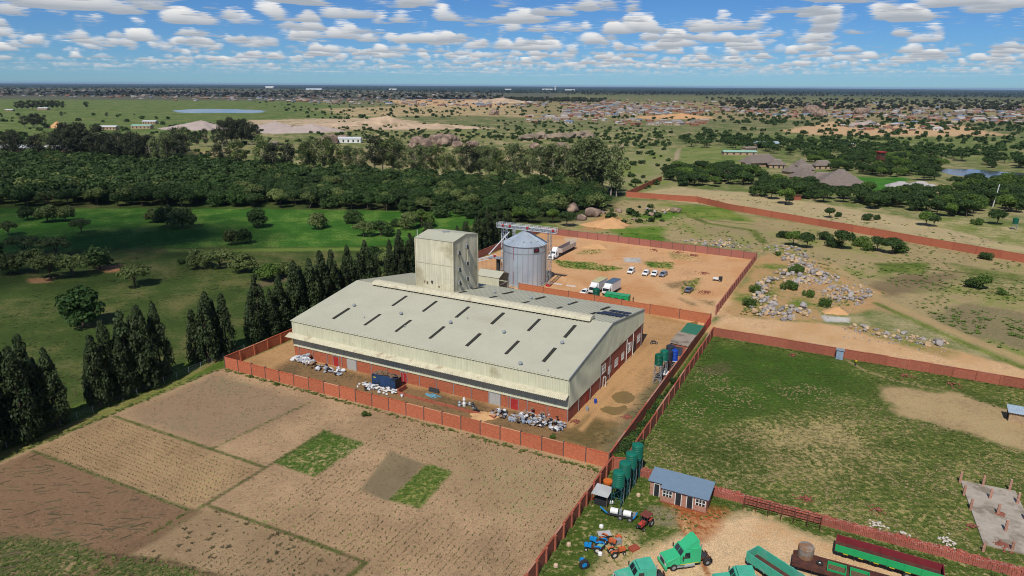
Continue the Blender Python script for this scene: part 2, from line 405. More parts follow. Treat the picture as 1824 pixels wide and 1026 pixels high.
# (points, colour A, colour B, threshold, coarse share, edge softness m, edge wobble m)
PATCHES = [
 # far land
 ([(-200,176),(300,176),(560,182),(720,205),(700,232),(400,238),(-200,256)], (88,112,52),(112,120,70),.5,1,30,30),
 ([(-200,155),(500,158),(1000,166),(1000,178),(600,180),(-200,176)], (104,100,86),(84,92,66),.5,1,60,60),
 ([(440,214),(560,211),(700,209),(800,226),(790,233),(560,233),(450,229)], (200,174,144),(118,120,74),.54,1,8,14),
 ([(560,194),(860,184),(1010,188),(1110,198),(1010,213),(860,206),(620,208)], (192,166,126),(112,116,70),.53,1,20,30),
 ([(690,178),(880,175),(970,182),(900,191),(720,189)], (205,168,124),(190,160,120),.5,1,15,20),
 ([(1390,234),(1480,216),(1720,224),(1790,240),(1600,247),(1450,241)], (206,170,128),(190,160,120),.5,1,6,12),
 ([(1150,204),(1215,204),(1235,212),(1160,215)], (200,168,116),(190,155,105),.5,1,8,8),
 ([(900,180),(1400,182),(1900,190),(1900,222),(1400,214),(950,212)], (164,144,106),(106,112,66),.52,1,30,30),
 ([(450,232),(1200,232),(1190,340),(1100,350),(560,310),(440,260)], (100,114,58),(160,146,108),.52,.9,20,20),
 ([(1290,240),(1824,244),(1824,290),(1300,262)], (104,118,62),(140,136,92),.55,.9,20,20),
 ([(1010,300),(1180,262),(1196,262),(1190,330),(1120,352),(1100,325)], (152,148,104),(112,124,62),.5,.8,6,8),
 ([(1195,262),(1335,262),(1345,302),(1205,304)], (108,126,62),(128,132,78),.5,.8,3,4),
 ([(1205,268),(1213,262),(1205,300),(1196,300)], (178,158,130),(160,145,115),.5,.5,1,1),
 ([(1528,316),(1625,316),(1600,346),(1540,346)], (58,112,34),(70,118,42),.5,.6,1.5,2),
 ([(1600,328),(1700,330),(1680,352),(1590,352)], (176,150,116),(150,130,98),.5,.6,2,3),
 ([(1118,352),(1196,332),(1340,344),(1620,388),(1824,436),(1960,470),(1824,452),(1400,384),(1180,354)], (180,162,122),(156,150,100),.56,.7,3,4),
 ([(1130,352),(1230,346),(1300,352),(1330,368),(1240,360)], (190,164,124),(170,150,108),.55,.5,3,3),
 ([(1330,350),(1460,362),(1560,384),(1700,420),(1640,412),(1420,376)], (186,166,126),(160,150,104),.55,.5,3,3),
 ([(1440,392),(1560,404),(1660,428),(1600,440),(1480,416)], (172,154,112),(140,136,88),.5,.4,2,2),
 ([(1340,408),(1400,412),(1390,440),(1352,436)], (176,150,108),(140,132,84),.5,.5,2,2),
 ([(1610,448),(1720,462),(1824,486),(1824,520),(1700,486),(1620,470)], (170,152,110),(142,136,88),.5,.5,2,2),
 ([(1440,470),(1540,470),(1560,500),(1470,480)], (176,150,106),(150,138,92),.5,.6,2,2),
 ([(1500,530),(1620,520),(1700,545),(1660,570),(1560,555)], (176,150,108),(140,130,84),.5,.6,2,2),
 ([(880,262),(1010,262),(1060,285),(900,290)], (166,150,112),(112,122,62),.5,.8,6,6),
 ([(560,268),(700,262),(840,275),(820,300),(600,298)], (168,148,112),(108,118,60),.5,.8,8,8),
 ([(330,262),(440,262),(430,282),(350,285)], (166,146,108),(110,122,58),.5,.8,6,6),
 ([(700,232),(880,232),(870,250),(720,250)], (150,142,100),(104,118,58),.5,.8,8,8),
 ([(1640,382),(1824,404),(1900,420),(1900,455),(1824,438),(1700,412)], (120,132,64),(165,152,110),.5,.8,3,4),
 ([(980,398),(1110,356),(1180,358),(1824,462),(2000,500),(2000,700),(1824,650),(1700,606),(1480,482),(1352,446),(1000,410)], (168,150,108),(116,124,62),.54,.8,3,4),
 ([(1185,364),(1300,370),(1342,396),(1230,387)], (94,124,42),(120,130,60),.5,.8,2,3),
 ([(1032,408),(1078,381),(1100,384),(1124,402),(1060,412)], (190,144,98),(170,130,88),.5,.5,2,2),
 ([(1105,386),(1215,374),(1205,386),(1180,392)], (86,126,36),(110,130,58),.5,.6,2,3),
 ([(1080,408),(1190,402),(1180,432),(1110,422)], (92,126,40),(120,130,62),.5,.8,2,3),
 ([(1230,398),(1340,402),(1400,420),(1330,432),(1240,418)], (165,148,108),(140,135,85),.5,.6,2,3),
 ([(1540,512),(1600,486),(1720,488),(1670,520),(1575,528)], (140,120,90),(118,108,76),.5,.4,2,3),
 ([(1560,470),(1660,468),(1640,488),(1570,486)], (92,112,44),(120,124,64),.5,.7,1.5,2),
 ([(1640,566),(1720,540),(1824,556),(1960,600),(1824,624),(1700,592)], (152,132,104),(116,112,74),.5,.3,2,3),
 ([(1700,470),(1830,490),(1830,530),(1730,515)], (108,118,58),(150,138,96),.5,.7,2,3),
 # woodland floor, meadow
 ([(-300,262),(330,262),(380,298),(560,306),(1110,344),(1075,378),(1000,398),(870,398),(600,376),(-300,372)], (56,66,34),(84,86,48),.55,.5,4,6),
 (Lp((-78,150),(-78,-120),(-500,-260),(-500,60),(-250,150)), (66,84,36),(94,94,54),.53,.85,6,4),
 ([(-300,371),(330,371),(850,377),(880,392),(745,424),(715,439),(440,441),(300,441),(-300,458)], (58,102,32),(100,126,54),.53,.7,1.5,1.5),
 ([(300,444),(710,440),(705,446),(300,449)], (112,128,60),(96,118,50),.5,.6,.8,.8),
 ([(170,476),(216,472),(218,484),(190,486)], (176,128,90),(160,120,84),.5,.5,.8,.8),
 ([(50,496),(95,494),(92,503),(56,505)], (165,125,88),(150,115,80),.5,.5,.6,.6),
 ([(445,505),(510,490),(520,498),(455,515)], (118,100,80),(90,90,58),.5,.4,.8,.8),
 # track between cypresses and field
 (Lp((-87,-130),(-77,-130),(-77,-13),(-77,170),(-87,170)), (84,106,38),(104,114,50),.52,.6,.8,.6),
 (Lp((-80.2,-130),(-79.0,-130),(-79.0,-20),(-82,-6),(-83.2,-6),(-80.2,-20)), (142,128,82),(118,118,62),.52,.3,.4,.3),
 (Lp((-78.5,-130),(-77.6,-130),(-77.6,-20),(-78.5,-20)), (150,134,84),(124,122,62),.52,.3,.3,.3),
 # near field
 (Lp((-77,-160),(-77,-14),(-76,-12),(12.3,-11.2),(12.3,-160)), TAN,(138,128,90),.60,.12,.5,.3),
 (Lp((-30,-45),(-3,-40),(-1,-60),(-22,-72)), (170,141,108),(118,118,68),.57,.25,3,2),
 (Lp((-20,-14),(10,-14),(11,-32),(-6,-30)), (170,142,108),(136,130,88),.53,.4,4,3),
 (Lp((-76,-37),(-50,-37),(-46,-16),(-76,-15)), (160,132,104),(126,112,86),.54,.5,1.5,1),
 (Lp((-76,-52.3),(-37.8,-51),(-37.8,-38.2),(-76,-38.2)), (166,137,102),(150,130,92),.55,.3,.4,.3),
 (Lp((-77,-130),(-37.6,-110),(-37.4,-51),(-76,-52.5)), (138,110,84),(108,86,66),.54,.55,.5,.4),
 (Lp((-37,-60),(-9,-58),(-9,-49),(-37,-50)), (158,132,100),(146,124,94),.5,.4,.5,.3),
 ([(-260,985),(60,955),(130,966),(180,984),(300,1000),(440,1045),(300,1300),(-600,1300)], (92,100,56),(138,120,86),.52,.3,1,1),
 ([(578,765),(648,790),(560,849),(486,824)], (76,106,38),(158,140,100),.53,.45,.4,.4),
 ([(762,827),(805,840),(748,907),(690,890)], (92,112,46),(132,128,74),.53,.3,.4,.4),
 ([(695,804),(757,827),(692,893),(640,874)], (140,122,94),(126,112,86),.5,.2,.3,.2),
 # warehouse yard
 (Lp((-76,-11.4),(12,-11.4),(12,69.2),(-76,69.2)), (192,152,106),(150,116,78),.53,.75,.3,.2),
 (Lp((-67,-9.5),(2,-9.5),(2,-.5),(-67,-.5)), (150,118,82),(98,82,58),.52,.6,1.2,1.0),
 (Lp((-34,-10.5),(-18,-10.5),(-18,-8),(-34,-8)), (96,112,48),(150,120,80),.5,.4,.8,.8),
 ([(985,778),(1050,738),(1100,755),(1098,792),(1050,806)], (138,112,72),(92,82,50),.5,.7,1,1),
 ([(1060,770),(1100,762),(1094,785),(1062,790)], (84,78,48),(130,108,70),.5,.7,.6,.8),
 (Lp((8.5,-9),(11.6,-9),(11.6,36),(8.5,36)), (138,122,92),(100,98,62),.5,.5,1.2,1),
 # lane between the twin walls
 (Lp((12.2,-10),(14.4,-10),(14.4,60),(12.2,60)), (74,92,38),(120,105,66),.55,.4,.2,.1),
 # north yard
 (Lp((-77,70),(11.3,70),(11.3,76),(11.3,149),(-77,152)), (216,170,124),(186,138,94),.52,.8,.4,.2),
 ([(985,463),(1060,469),(1112,478),(1080,484),(1000,476)], (94,126,44),(205,158,112),.53,.4,1,1.5),
 ([(1150,466),(1200,467),(1197,478),(1158,476)], (94,126,44),(205,158,112),.52,.4,1,1.2),
 ([(1040,446),(1075,444),(1062,452),(1030,452)], (110,130,60),(205,158,112),.5,.4,1,1),
 ([(1216,502),(1246,496),(1238,520),(1214,528)], (98,124,48),(205,158,112),.5,.4,1,1),
 ([(1190,450),(1250,456),(1246,466),(1196,462)], (140,135,80),(205,158,112),.5,.5,1,1),
 ([(1112,459),(1142,459),(1140,467),(1114,467)], (176,178,176),(190,186,178),.5,.4,.4,.6),
 ([(1006,424),(1030,424),(1026,432),(1008,431)], (206,190,168),(190,170,140),.5,.4,.6,.8),
 ([(1240,536),(1330,520),(1310,560),(1276,564),(1250,552)], (222,186,142),(205,160,116),.5,.6,2,2),
 ([(1185,505),(1230,500),(1228,512),(1190,514)], (150,124,88),(180,148,104),.5,.6,.8,1.2),
 ([(1215,531),(1270,536),(1268,548),(1230,544)], (140,118,84),(180,148,104),.5,.6,.8,1.2),
 ([(1150,555),(1190,548),(1260,560),(1230,580),(1170,570)], (184,144,92),(150,122,78),.5,.6,1,1.2),
 # east side
 ([(1285,560),(1352,455),(1400,440),(1480,478),(1570,522),(1545,556),(1440,577)], (192,154,108),(92,112,44),.53,.75,1.5,2),
 ([(1252,592),(1282,562),(1440,574),(1560,586),(1690,622),(1800,650),(2000,720),(2000,740),(1824,692),(1700,664)], (216,178,134),(186,148,104),.52,.8,1,1),
 ([(1500,582),(1560,584),(1700,628),(1690,640),(1600,612)], (180,148,100),(110,118,58),.52,.6,1,1.5),
 ([(1465,562),(1515,566),(1512,574),(1470,573)], (200,200,198),(190,184,172),.5,.4,.4,.6),
 # grass plot right
 (Lp((14.8,-10.2),(14.8,59.4),(260,59.4),(260,-10.2)), (90,104,46),(146,132,86),.54,.3,.4,.2),
 ([(1262,606),(1500,640),(1560,690),(1480,725),(1330,745),(1190,760),(1160,740)], (64,90,30),(92,104,46),.60,.4,5,3),
 ([(1320,770),(1480,735),(1570,800),(1520,860),(1370,840)], (104,108,56),(156,140,96),.49,.3,4,3),
 ([(1190,790),(1330,770),(1380,860),(1250,860)], (76,90,38),(140,128,86),.53,.3,3,3),
 ([(1556,683),(1700,700),(1824,742),(1920,780),(1920,835),(1824,806),(1720,768),(1620,746),(1588,734)], (184,158,116),(146,138,94),.53,.5,1.2,2.2),
 ([(1250,655),(1290,648),(1300,662),(1262,668)], (100,92,66),(80,84,46),.5,.3,1,1),
 # scrap yard foreground
 (Lp((12.4,-11.4),(260,-11.4),(260,-120),(12.4,-120)), (76,96,36),(158,140,100),.56,.3,.4,.3),
 ([(1140,985),(1230,950),(1290,925),(1340,912),(1420,948),(1530,978),(1700,1040),(1760,1150),(1000,1200),(1080,1010)], (220,188,146),(186,148,106),.53,.8,1.2,1.2),
 ([(1060,945),(1130,948),(1128,985),(1100,1040),(1040,1040),(1075,990)], (200,172,130),(120,120,66),.52,.3,.8,.8),
 ([(1180,884),(1262,906),(1290,912),(1270,940),(1236,962),(1206,920)], (166,96,56),(180,140,98),.52,.6,1,1),
 ([(1160,905),(1200,908),(1200,935),(1160,930)], (150,136,110),(110,112,64),.5,.3,.8,.8),
]
LINES = [
 ([(985,772),(1030,790),(1075,786),(1098,768)], .22, (84,76,50),(130,108,70),.5,.5),
 ([(990,782),(1040,797),(1085,788),(1100,778)], .22, (84,76,50),(130,108,70),.5,.5),
 ([(1000,768),(1045,780),(1090,770)], .2, (96,84,56),(130,108,70),.5,.5),
 ([(1015,760),(1060,715),(1120,655),(1160,615)], .5, (204,160,110),(180,140,96),.5,.6),
 ([(1035,765),(1080,716),(1140,655),(1180,615)], .5, (204,160,110),(180,140,96),.5,.6),
 (Lp((-37.3,-51),(-37.3,-36),(-37.2,-24)), .28, (92,82,58),(84,96,44),.5,.4),
 (Lp((-76,-38.0),(-37.5,-37.6)), .30, (84,96,46),(120,110,72),.5,.3),
 (Lp((-76,-52.4),(-37.5,-51.2)), .28, (96,102,58),(126,112,76),.5,.3),
 (Lp((-37.2,-51.5),(-37.4,-62),(-38,-80)), .9, (126,100,76),(96,92,56),.55,.4),
 (Lp((-36.5,-49.2),(-20,-48.4),(-8,-48.2)), .30, (112,98,68),(84,96,46),.5,.4),
 (Lp((-8,-48.2),(-9,-62)), .35, (92,98,52),(120,108,72),.5,.4),
 (Lp((-50,-37.5),(-48,-16)), .2, (110,112,66),(140,122,86),.5,.4),
 ([(180,990),(300,1002),(440,1042)], .5, (100,82,62),(120,100,74),.5,.4),
 ([(1352,446),(1480,470),(1560,530),(1700,592),(1824,642),(1960,700)], 1.7, (186,158,114),(170,146,104),.5,.5),
 ([(1560,540),(1700,604),(1824,656)], .9, (96,116,44),(120,126,60),.5,.5),
 ([(1200,372),(1260,398),(1340,410),(1360,432)], 1.6, (88,104,44),(112,120,56),.5,.5),
 ([(1260,392),(1340,400)], .8, (92,110,46),(112,120,56),.5,.5),
 ([(1498,636),(1540,660),(1600,680),(1680,694)], .35, (166,146,106),(120,118,70),.5,.3),
 ([(1640,500),(1720,520),(1824,528)], .6, (78,84,42),(100,104,54),.5,.5),
 ([(1560,470),(1700,484),(1824,500)], .6, (84,88,46),(100,104,54),.5,.5),
 ([(1100,470),(1200,520),(1290,560)], 1.5, (216,176,130),(205,160,116),.5,.7),
 ([(985,490),(1100,540),(1250,575)], 2.2, (216,172,124),(205,160,116),.5,.7),
 ([(1210,925),(1240,975),(1262,1026)], .35, (166,104,64),(190,150,108),.5,.5),
 ([(1824,300),(1400,290),(1330,262)], .0, (0,0,0),(0,0,0),.5,.5),
]
def build_ground():
    a = np.concatenate([np.linspace(-46, 46, 540), np.linspace(46, 314, 66)[1:-1]]); a = np.radians(a)
    r = np.concatenate([np.linspace(2, 56, 12)[:-1], np.geomspace(56, 480, 400)[:-1], np.geomspace(480, 45000, 210)])
    nr, na = len(r), len(a)
    R, A = np.meshgrid(r, a, indexing='ij'); x = (R*np.sin(A)).ravel(); y = (R*np.cos(A)).ravel(); D = R.ravel()
    lin = lambda c: np.array(S(*c))
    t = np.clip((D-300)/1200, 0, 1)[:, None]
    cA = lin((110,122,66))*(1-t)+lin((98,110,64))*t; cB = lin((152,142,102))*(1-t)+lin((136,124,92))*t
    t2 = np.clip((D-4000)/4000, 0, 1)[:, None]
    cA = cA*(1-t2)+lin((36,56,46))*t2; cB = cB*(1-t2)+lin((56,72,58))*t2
    th = np.full(len(x), .52); co = np.full(len(x), .85)
    w1, w2 = wob(x, y, 2.2), wob(x, y, 11.0)
    def apply(sel, w, pA, pB, pt, pc):
        nonlocal cA, cB, th, co
        k = w[:, None]
        cA[sel] = cA[sel]*(1-k)+lin(pA)*k; cB[sel] = cB[sel]*(1-k)+lin(pB)*k
        th[sel] = th[sel]*(1-w)+pt*w; co[sel] = co[sel]*(1-w)+pc*w
    for pts, pA, pB, pt, pc, ed, wb in PATCHES:
        poly = [wpt(p) for p in pts]; q = np.array(poly); mg = ed+2*wb+1
        sel = np.where((x > q[:, 0].min()-mg) & (x < q[:, 0].max()+mg) & (y > q[:, 1].min()-mg) & (y < q[:, 1].max()+mg))[0]
        if len(sel) == 0: continue
        d = sdf_poly(x[sel], y[sel], poly)+wb*(0.6*w1[sel]+0.8*w2[sel])
        apply(sel, np.clip(0.5-d/(2*ed), 0, 1), pA, pB, pt, pc)
    for pts, hw, pA, pB, pt, pc in LINES:
        if hw <= 0: continue
        ln = [wpt(p) for p in pts]; q = np.array(ln); mg = hw*3+1
        sel = np.where((x > q[:, 0].min()-mg) & (x < q[:, 0].max()+mg) & (y > q[:, 1].min()-mg) & (y < q[:, 1].max()+mg))[0]
        if len(sel) == 0: continue
        d = sd_line(x[sel], y[sel], ln)+0.25*hw*w1[sel]
        apply(sel, np.clip((hw*1.6-d)/(hw*1.0), 0, 1)*.9, pA, pB, pt, pc)
    z = np.zeros(len(x))
    near = (D < 420)
    z += np.where(near, 0.0, -0.0)
    co3 = np.stack([x, y, z], 1)
    V = np.concatenate([co3, [[0, 0, 0]]]); c0 = len(x)
    i = np.arange(nr-1)[:, None]; j = np.arange(na)[None]; j2 = (j+1) % na
    quads = np.stack([i*na+j, (i+1)*na+j, (i+1)*na+j2, i*na+j2], -1).reshape(-1, 4)[:, ::-1]
    tri = np.stack([np.full(na, c0), np.arange(na), (np.arange(na)+1) % na], 1)[:, ::-1]
    me = bpy.data.meshes.new('ground')
    me.vertices.add(len(V)); me.vertices.foreach_set('co', V.ravel())
    lp = np.concatenate([quads.ravel(), tri.ravel()]).astype(np.int32); sz = np.concatenate([np.full(len(quads), 4), np.full(len(tri), 3)])
    me.loops.add(len(lp)); me.loops.foreach_set('vertex_index', lp)
    me.polygons.add(len(sz)); me.polygons.foreach_set('loop_start', np.concatenate([[0], np.cumsum(sz)[:-1]]).astype(np.int32))
    me.update(calc_edges=True)
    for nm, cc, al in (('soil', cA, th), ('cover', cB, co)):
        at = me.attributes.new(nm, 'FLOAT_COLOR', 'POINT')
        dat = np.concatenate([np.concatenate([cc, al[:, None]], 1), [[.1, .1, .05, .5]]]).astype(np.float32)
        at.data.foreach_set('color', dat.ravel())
    m = bpy.data.materials.new('earth_and_grass'); m.use_nodes = True; t = m.node_tree; t.nodes.clear()
    out = N(t, 'ShaderNodeOutputMaterial'); b = N(t, 'ShaderNodeBsdfPrincipled'); t.links.new(b.outputs[0], out.inputs[0])
    b.inputs['Roughness'].default_value = 0.95; b.inputs['Specular IOR Level'].default_value = 0.1
    geo = N(t, 'ShaderNodeNewGeometry')
    A1 = N(t, 'ShaderNodeAttribute', attribute_name='soil'); A2 = N(t, 'ShaderNodeAttribute', attribute_name='cover')
    def noise(s, d, r=0.6):
        n = N(t, 'ShaderNodeTexNoise'); n.inputs['Scale'].default_value = s; n.inputs['Detail'].default_value = d; n.inputs['Roughness'].default_value = r
        t.links.new(geo.outputs['Position'], n.inputs['Vector']); return n.outputs[0]
    nf = noise(1.1, 5, 0.68); nc = noise(0.11, 7, 0.66); nb = noise(0.028, 4); nx = noise(5.5, 3, 0.7)
    mixv = N(t, 'ShaderNodeMix'); mixv.data_type = 'FLOAT'
    t.links.new(A2.outputs['Alpha'], mixv.inputs[0]); t.links.new(nf, mixv.inputs[2]); t.links.new(math_n(t, 'ADD', math_n(t, 'MULTIPLY', nc, 0.5), math_n(t, 'MULTIPLY', nb, 0.5)), mixv.inputs[3])
    n = mixv.outputs[0]
    fac = ramp01(t, math_n(t, 'SUBTRACT', n, A1.outputs['Alpha']), -0.06, 0.06)
    cc = mixc(t, fac, A1.outputs['Color'], A2.outputs['Color'])
    f = math_n(t, 'MULTIPLY', ramp01(t, nx, 0.25, 0.75, False, (0.45, 1.55)), ramp01(t, nf, 0.25, 0.75, False, (0.68, 1.32)))
    f = math_n(t, 'MULTIPLY', f, ramp01(t, nb, 0.3, 0.7, False, (0.88, 1.12)))
    f = math_n(t, 'MULTIPLY', f, ramp01(t, nc, 0.3, 0.7, False, (0.80, 1.20)))
    v = N(t, 'ShaderNodeVectorMath', operation='SCALE'); t.links.new(cc, v.inputs[0]); t.links.new(f, v.inputs['Scale'])
    t.links.new(v.outputs[0], b.inputs['Base Color'])
    bp = N(t, 'ShaderNodeBump'); bp.inputs['Strength'].default_value = 0.5; bp.inputs['Distance'].default_value = 0.25
    t.links.new(math_n(t, 'ADD', nf, math_n(t, 'MULTIPLY', nx, 0.35)), bp.inputs['Height']); t.links.new(bp.outputs[0], b.inputs['Normal'])
    me.materials.append(m)
    o = bpy.data.objects.new('ground', me); col.objects.link(o); tag(o, kind='structure')
build_ground()

def sheet(name, px_pts, z, mat, label=None, kind='structure', sub=6, jag=0.25):
    """irregular flat sheet (water, mud) with a wobbly outline"""
    pts = [np.array(wpt(p)) for p in px_pts]; n = len(pts); out = []
    for i in range(n):
        a, b, c, d = pts[i-1], pts[i], pts[(i+1) % n], pts[(i+2) % n]
        for k in range(sub):
            t = k/sub
            p = 0.5*((2*b)+(-a+c)*t+(2*a-5*b+4*c-d)*t*t+(-a+3*b-3*c+d)*t**3)
            out.append(p+rng.normal(0, jag, 2))
    cx = np.mean(out, 0)
    mb = MB(); mb.add([(p[0]-cx[0], p[1]-cx[1], 0) for p in out], [tuple(range(len(out)))])
    me = mb.mesh(name); bm = bmesh.new(); bm.from_mesh(me)
    bmesh.ops.triangulate(bm, faces=bm.faces)
    for f in bm.faces:
        if f.normal.z < 0: f.normal_flip()
    bm.to_mesh(me); bm.free()
    o = link(name, me, mat, None, (cx[0], cx[1], z)); return tag(o, label, kind=kind)
WATER = M('lake_water', S(120,125,120,.5), rough=0.12, var=0.1, vs=0.02, bump=0.25, bs=0.6, spec=0.5)
POND = M('pond_water', S(120,140,160,.6), rough=0.15, var=0.1, vs=0.01, bump=0.2, bs=0.3, spec=0.6)
MUDW = M('muddy_water', S(132,108,64,.8), rough=0.35, var=0.12, vs=0.5, spec=0.4)
sheet('lake_water', [(1672,303),(1720,301),(1790,306),(1850,312),(1860,330),(1824,328),(1770,318),(1700,312)], .02, WATER, jag=.8)
sheet('pond_water', [(312,197),(360,194),(430,195),(470,197),(455,201),(380,201),(330,201)], .02, POND, jag=5)
for pts in ([(1089,706),(1100,699),(1118,698),(1131,706),(1128,714),(1110,719),(1096,714)],
            [(1070,730),(1082,723),(1098,726),(1112,722),(1117,728),(1104,738),(1088,739)],
            [(1078,756),(1088,751),(1100,754),(1096,760),(1084,762)],
            [(1222,577),(1242,572),(1240,580),(1228,584)]):
    sheet('puddle_water', pts, .012, MUDW, jag=.12)
# ------------------------------------------------------------------ material palette
BRICK_O = M_brick('brick_orange', S(198,98,64), S(164,76,50), S(206,150,116), 1.5, .36)
BRICK_Y = M_brick('brick_orange_raw', S(204,116,76), S(172,88,56), S(206,156,118), 1.5, .34)
BRICK_P = M_brick('brick_purple', S(176,104,88), S(150,84,72), S(180,140,124))
BRICK_R = M_brick('brick_red', S(176,92,68), S(146,72,54), S(178,130,108), 1.5, .36)
BRICK_S = M_brick('brick_stacked', S(186,96,76), S(150,74,60), S(180,132,118), 1.6, .4)
BRICK_H = M_brick('brick_house', S(190,130,108), S(164,100,80), S(196,178,160), 1.3, .3)
CLAD = M('pale_cladding', S(214,214,186,.82), rough=.55, var=.09, vs=.35, streak=.10, dirt=S(176,166,132), dirt_amt=.06, spec=.35)
ROOFM = M('pale_roof_sheet', S(194,193,172,.76), rough=.55, var=.07, vs=.16, dirt=S(182,178,158), dirt_amt=.04, spec=.3)
CANO = M('canopy_sheet', S(206,200,174,.82), rough=.6, var=.14, vs=.9, dirt=S(168,152,128), dirt_amt=.10)
TOWC = M('tower_cladding', S(214,209,184,.82), rough=.6, var=.12, vs=.16, streak=.18, dirt=S(176,168,138), dirt_amt=.16)
DARKST = M('dark_translucent_strip', S(62,62,58), rough=.95, var=.2, vs=2, spec=.05)
GALV = M('galvanised_steel', S(204,218,232,.9), rough=.36, metal=.5, var=.06, vs=.4, streak=.04, spec=.5)
GALVR = M('galvanised_roof', S(200,212,222,.85), rough=.42, metal=.55, var=.10, vs=.4, spec=.5)
GALVW = M('bright_galvanised', S(216,222,226,.9), rough=.5, metal=.1, var=.08)
STEEL = M('grey_steel', S(176,182,186), rough=.5, metal=.4, var=.12)
DARKSTEEL = M('dark_steel', S(70,72,74), rough=.55, metal=.3, var=.2)
RED = M('red_paint', S(186,44,48), rough=.5, var=.12)
DOORR = M('red_door_paint', S(176,52,50), rough=.6, var=.15)
SHUT = M('grey_shutter', S(190,188,182), rough=.5, var=.08)
WHITE = M('white_paint', S(232,232,228,.85), rough=.45, var=.05)
GLASS = M('dark_glass', S(40,48,54), rough=.08, var=.1, spec=.7)
RUBBER = M('tyre_rubber', S(52,50,48), rough=.85, var=.2, vs=4)
RUST = M('rusty_steel', S(112,70,52), rough=.85, var=.3, vs=1.5, two=S(84,56,46))
BLACKM = M('black_plastic', S(48,50,54), rough=.6, var=.2)
TANKG = M('green_tank_plastic', S(24,112,92), rough=.45, var=.08)
TANKD = M('dark_green_tank_plastic', S(14,92,70), rough=.45, var=.08)
TANKB = M('blue_tank_plastic', S(30,74,176), rough=.4, var=.08)
TANKK = M('black_tank_plastic', S(50,56,66), rough=.5, var=.1)
CONC = M('concrete', S(176,166,152), rough=.9, var=.2, vs=.7, dirt=S(136,124,108), dirt_amt=.16)
BLUER = M('blue_grey_roof', S(122,144,164), rough=.45, var=.06)
GREENR = M('green_roof_sheet', S(44,108,84), rough=.55, var=.10)
GREYR = M('weathered_grey_roof', S(150,138,124), rough=.9, var=.18, dirt=S(110,98,88), dirt_amt=.15)
TIMBER = M('weathered_timber', S(122,98,76), rough=.9, var=.25, vs=2)

# ------------------------------------------------------------------ boundary walls
POSTM = M('dark_concrete_post', S(104,84,76), rough=.9, var=.2)
def brick_wall(label, a, b, h, mat, panel=3.9, side=1, group='brick boundary walls', proud=.16, thick=.22, name='brick_wall', wave=0.04, post=None, stack=False):
    A = LW(*a); B = LW(*b); d = B-A; L_ = d.length; n = max(1, round(L_/panel)); w = L_/n
    r = thing(name, label, 'wall', A, math.atan2(d.y, d.x), group)
    pms = []
    for k in range(4):
        mb = MB(); hh = h+wave*(k-1.5)
        if stack:
            nc = round(w/.23); cw = w/nc
            for i in range(nc):
                for j in range(5):
                    yy = -thick/2+j*thick/5; o1, o2 = random.uniform(-.05,.05), random.uniform(-.03,.03)
                    mb.box(i*cw+.012, (i+1)*cw-.012, yy+.01+o1*(j in (0,4)), yy+thick/5-.01+o1*(j in (0,4)), -.1, hh+random.choice([-.17,-.085,0,0,0,.085])+o2-.25*(random.random() < .05))
        else:
            mb.box(.03, w-.03, -thick/2, thick/2, -.3, hh); mb.box(.03, w-.03, -thick/2-.03, thick/2+.03, hh+.002, hh+.07)
        me = mb.mesh('wall_panel'); me.materials.append(mat); pms.append(me)
    pm = MB().box(-.17, .17, min(0, side)*(thick/2+proud) + (-.02 if side > 0 else 0), max(0, side)*(thick/2+proud) + (.02 if side < 0 else 0), -.3, h+.14).mesh('pier') if post is None else MB().box(-.09, .09, -thick/2-.05, thick/2+.2, -.3, h+.2).mesh('pier'); pm.materials.append(post or mat)
    for i in range(n):
        link('wall_panel', pms[random.randrange(4)], None, r, (i*w, random.uniform(-.015, .015), 0))
    for i in range(n+1):
        if not stack: link('pier', pm, None, r, (i*w, 0, 0))
    return r
brick_wall('orange brick wall between the ploughed field and the warehouse front', (-76.3,-12.2), (12.1,-11.2), 2.5, BRICK_O, 4.05, 1, post=POSTM)
brick_wall('shaded brick wall on the cypress side of the warehouse', (-76.5,-12.0), (-77.6,69.5), 2.5, BRICK_O, 4.1, -1)
brick_wall('inner brick wall of the twin pair right of the warehouse', (11.9,-10.9), (11.6,61.6), 2.3, BRICK_R, 4.2, 1)
brick_wall('outer brick wall of the twin pair, edging the green plot', (14.6,-9.6), (14.0,59.6), 2.3, BRICK_R, 4.2, -1)
brick_wall('bright orange wall between warehouse and the earth yard', (-46,70.2), (11.4,68.6), 2.7, BRICK_Y, 8.2, -1, post=POSTM)
brick_wall('orange wall behind the tower, left of the silo', (-77.6,70.4), (-57,70.3), 2.5, BRICK_Y, 6, -1)
brick_wall('long brick wall along the far side of the earth yard', (-77.5,151.6), (11.0,147.2), 2.6, BRICK_P, 4.4, -1, post=POSTM)
brick_wall('purple brick wall at the right end of the earth yard', (11.1,77.0), (11.0,147.0), 2.4, BRICK_P, 3.5, -1)
brick_wall('dark brick wall on the left end of the earth yard', (-77.8,71), (-77.7,151.4), 2.6, BRICK_P, 4.2, 1)
brick_wall('brick wall between the green plot and the sandy road', (14.4,59.9), (112,58.2), 2.2, BRICK_R, 4.3, -1)
brick_wall('brick wall with tall piers between field and scrap yard', (12.6,-11.4), (12.7,-60), 2.2, BRICK_R, 2.9, 1, proud=.24)
brick_wall('low wall of loosely stacked red bricks beside the blue-roofed house', (17.2,-10.7), (100,-10.8), 1.15, BRICK_S, 2.6, 1, thick=1.1, proud=.02, wave=.05, stack=True)
brick_wall('short brick end wall beside the green tanks', (12.8,-11.3), (15.0,-10.6), 2.2, BRICK_R, 2.3, 1)
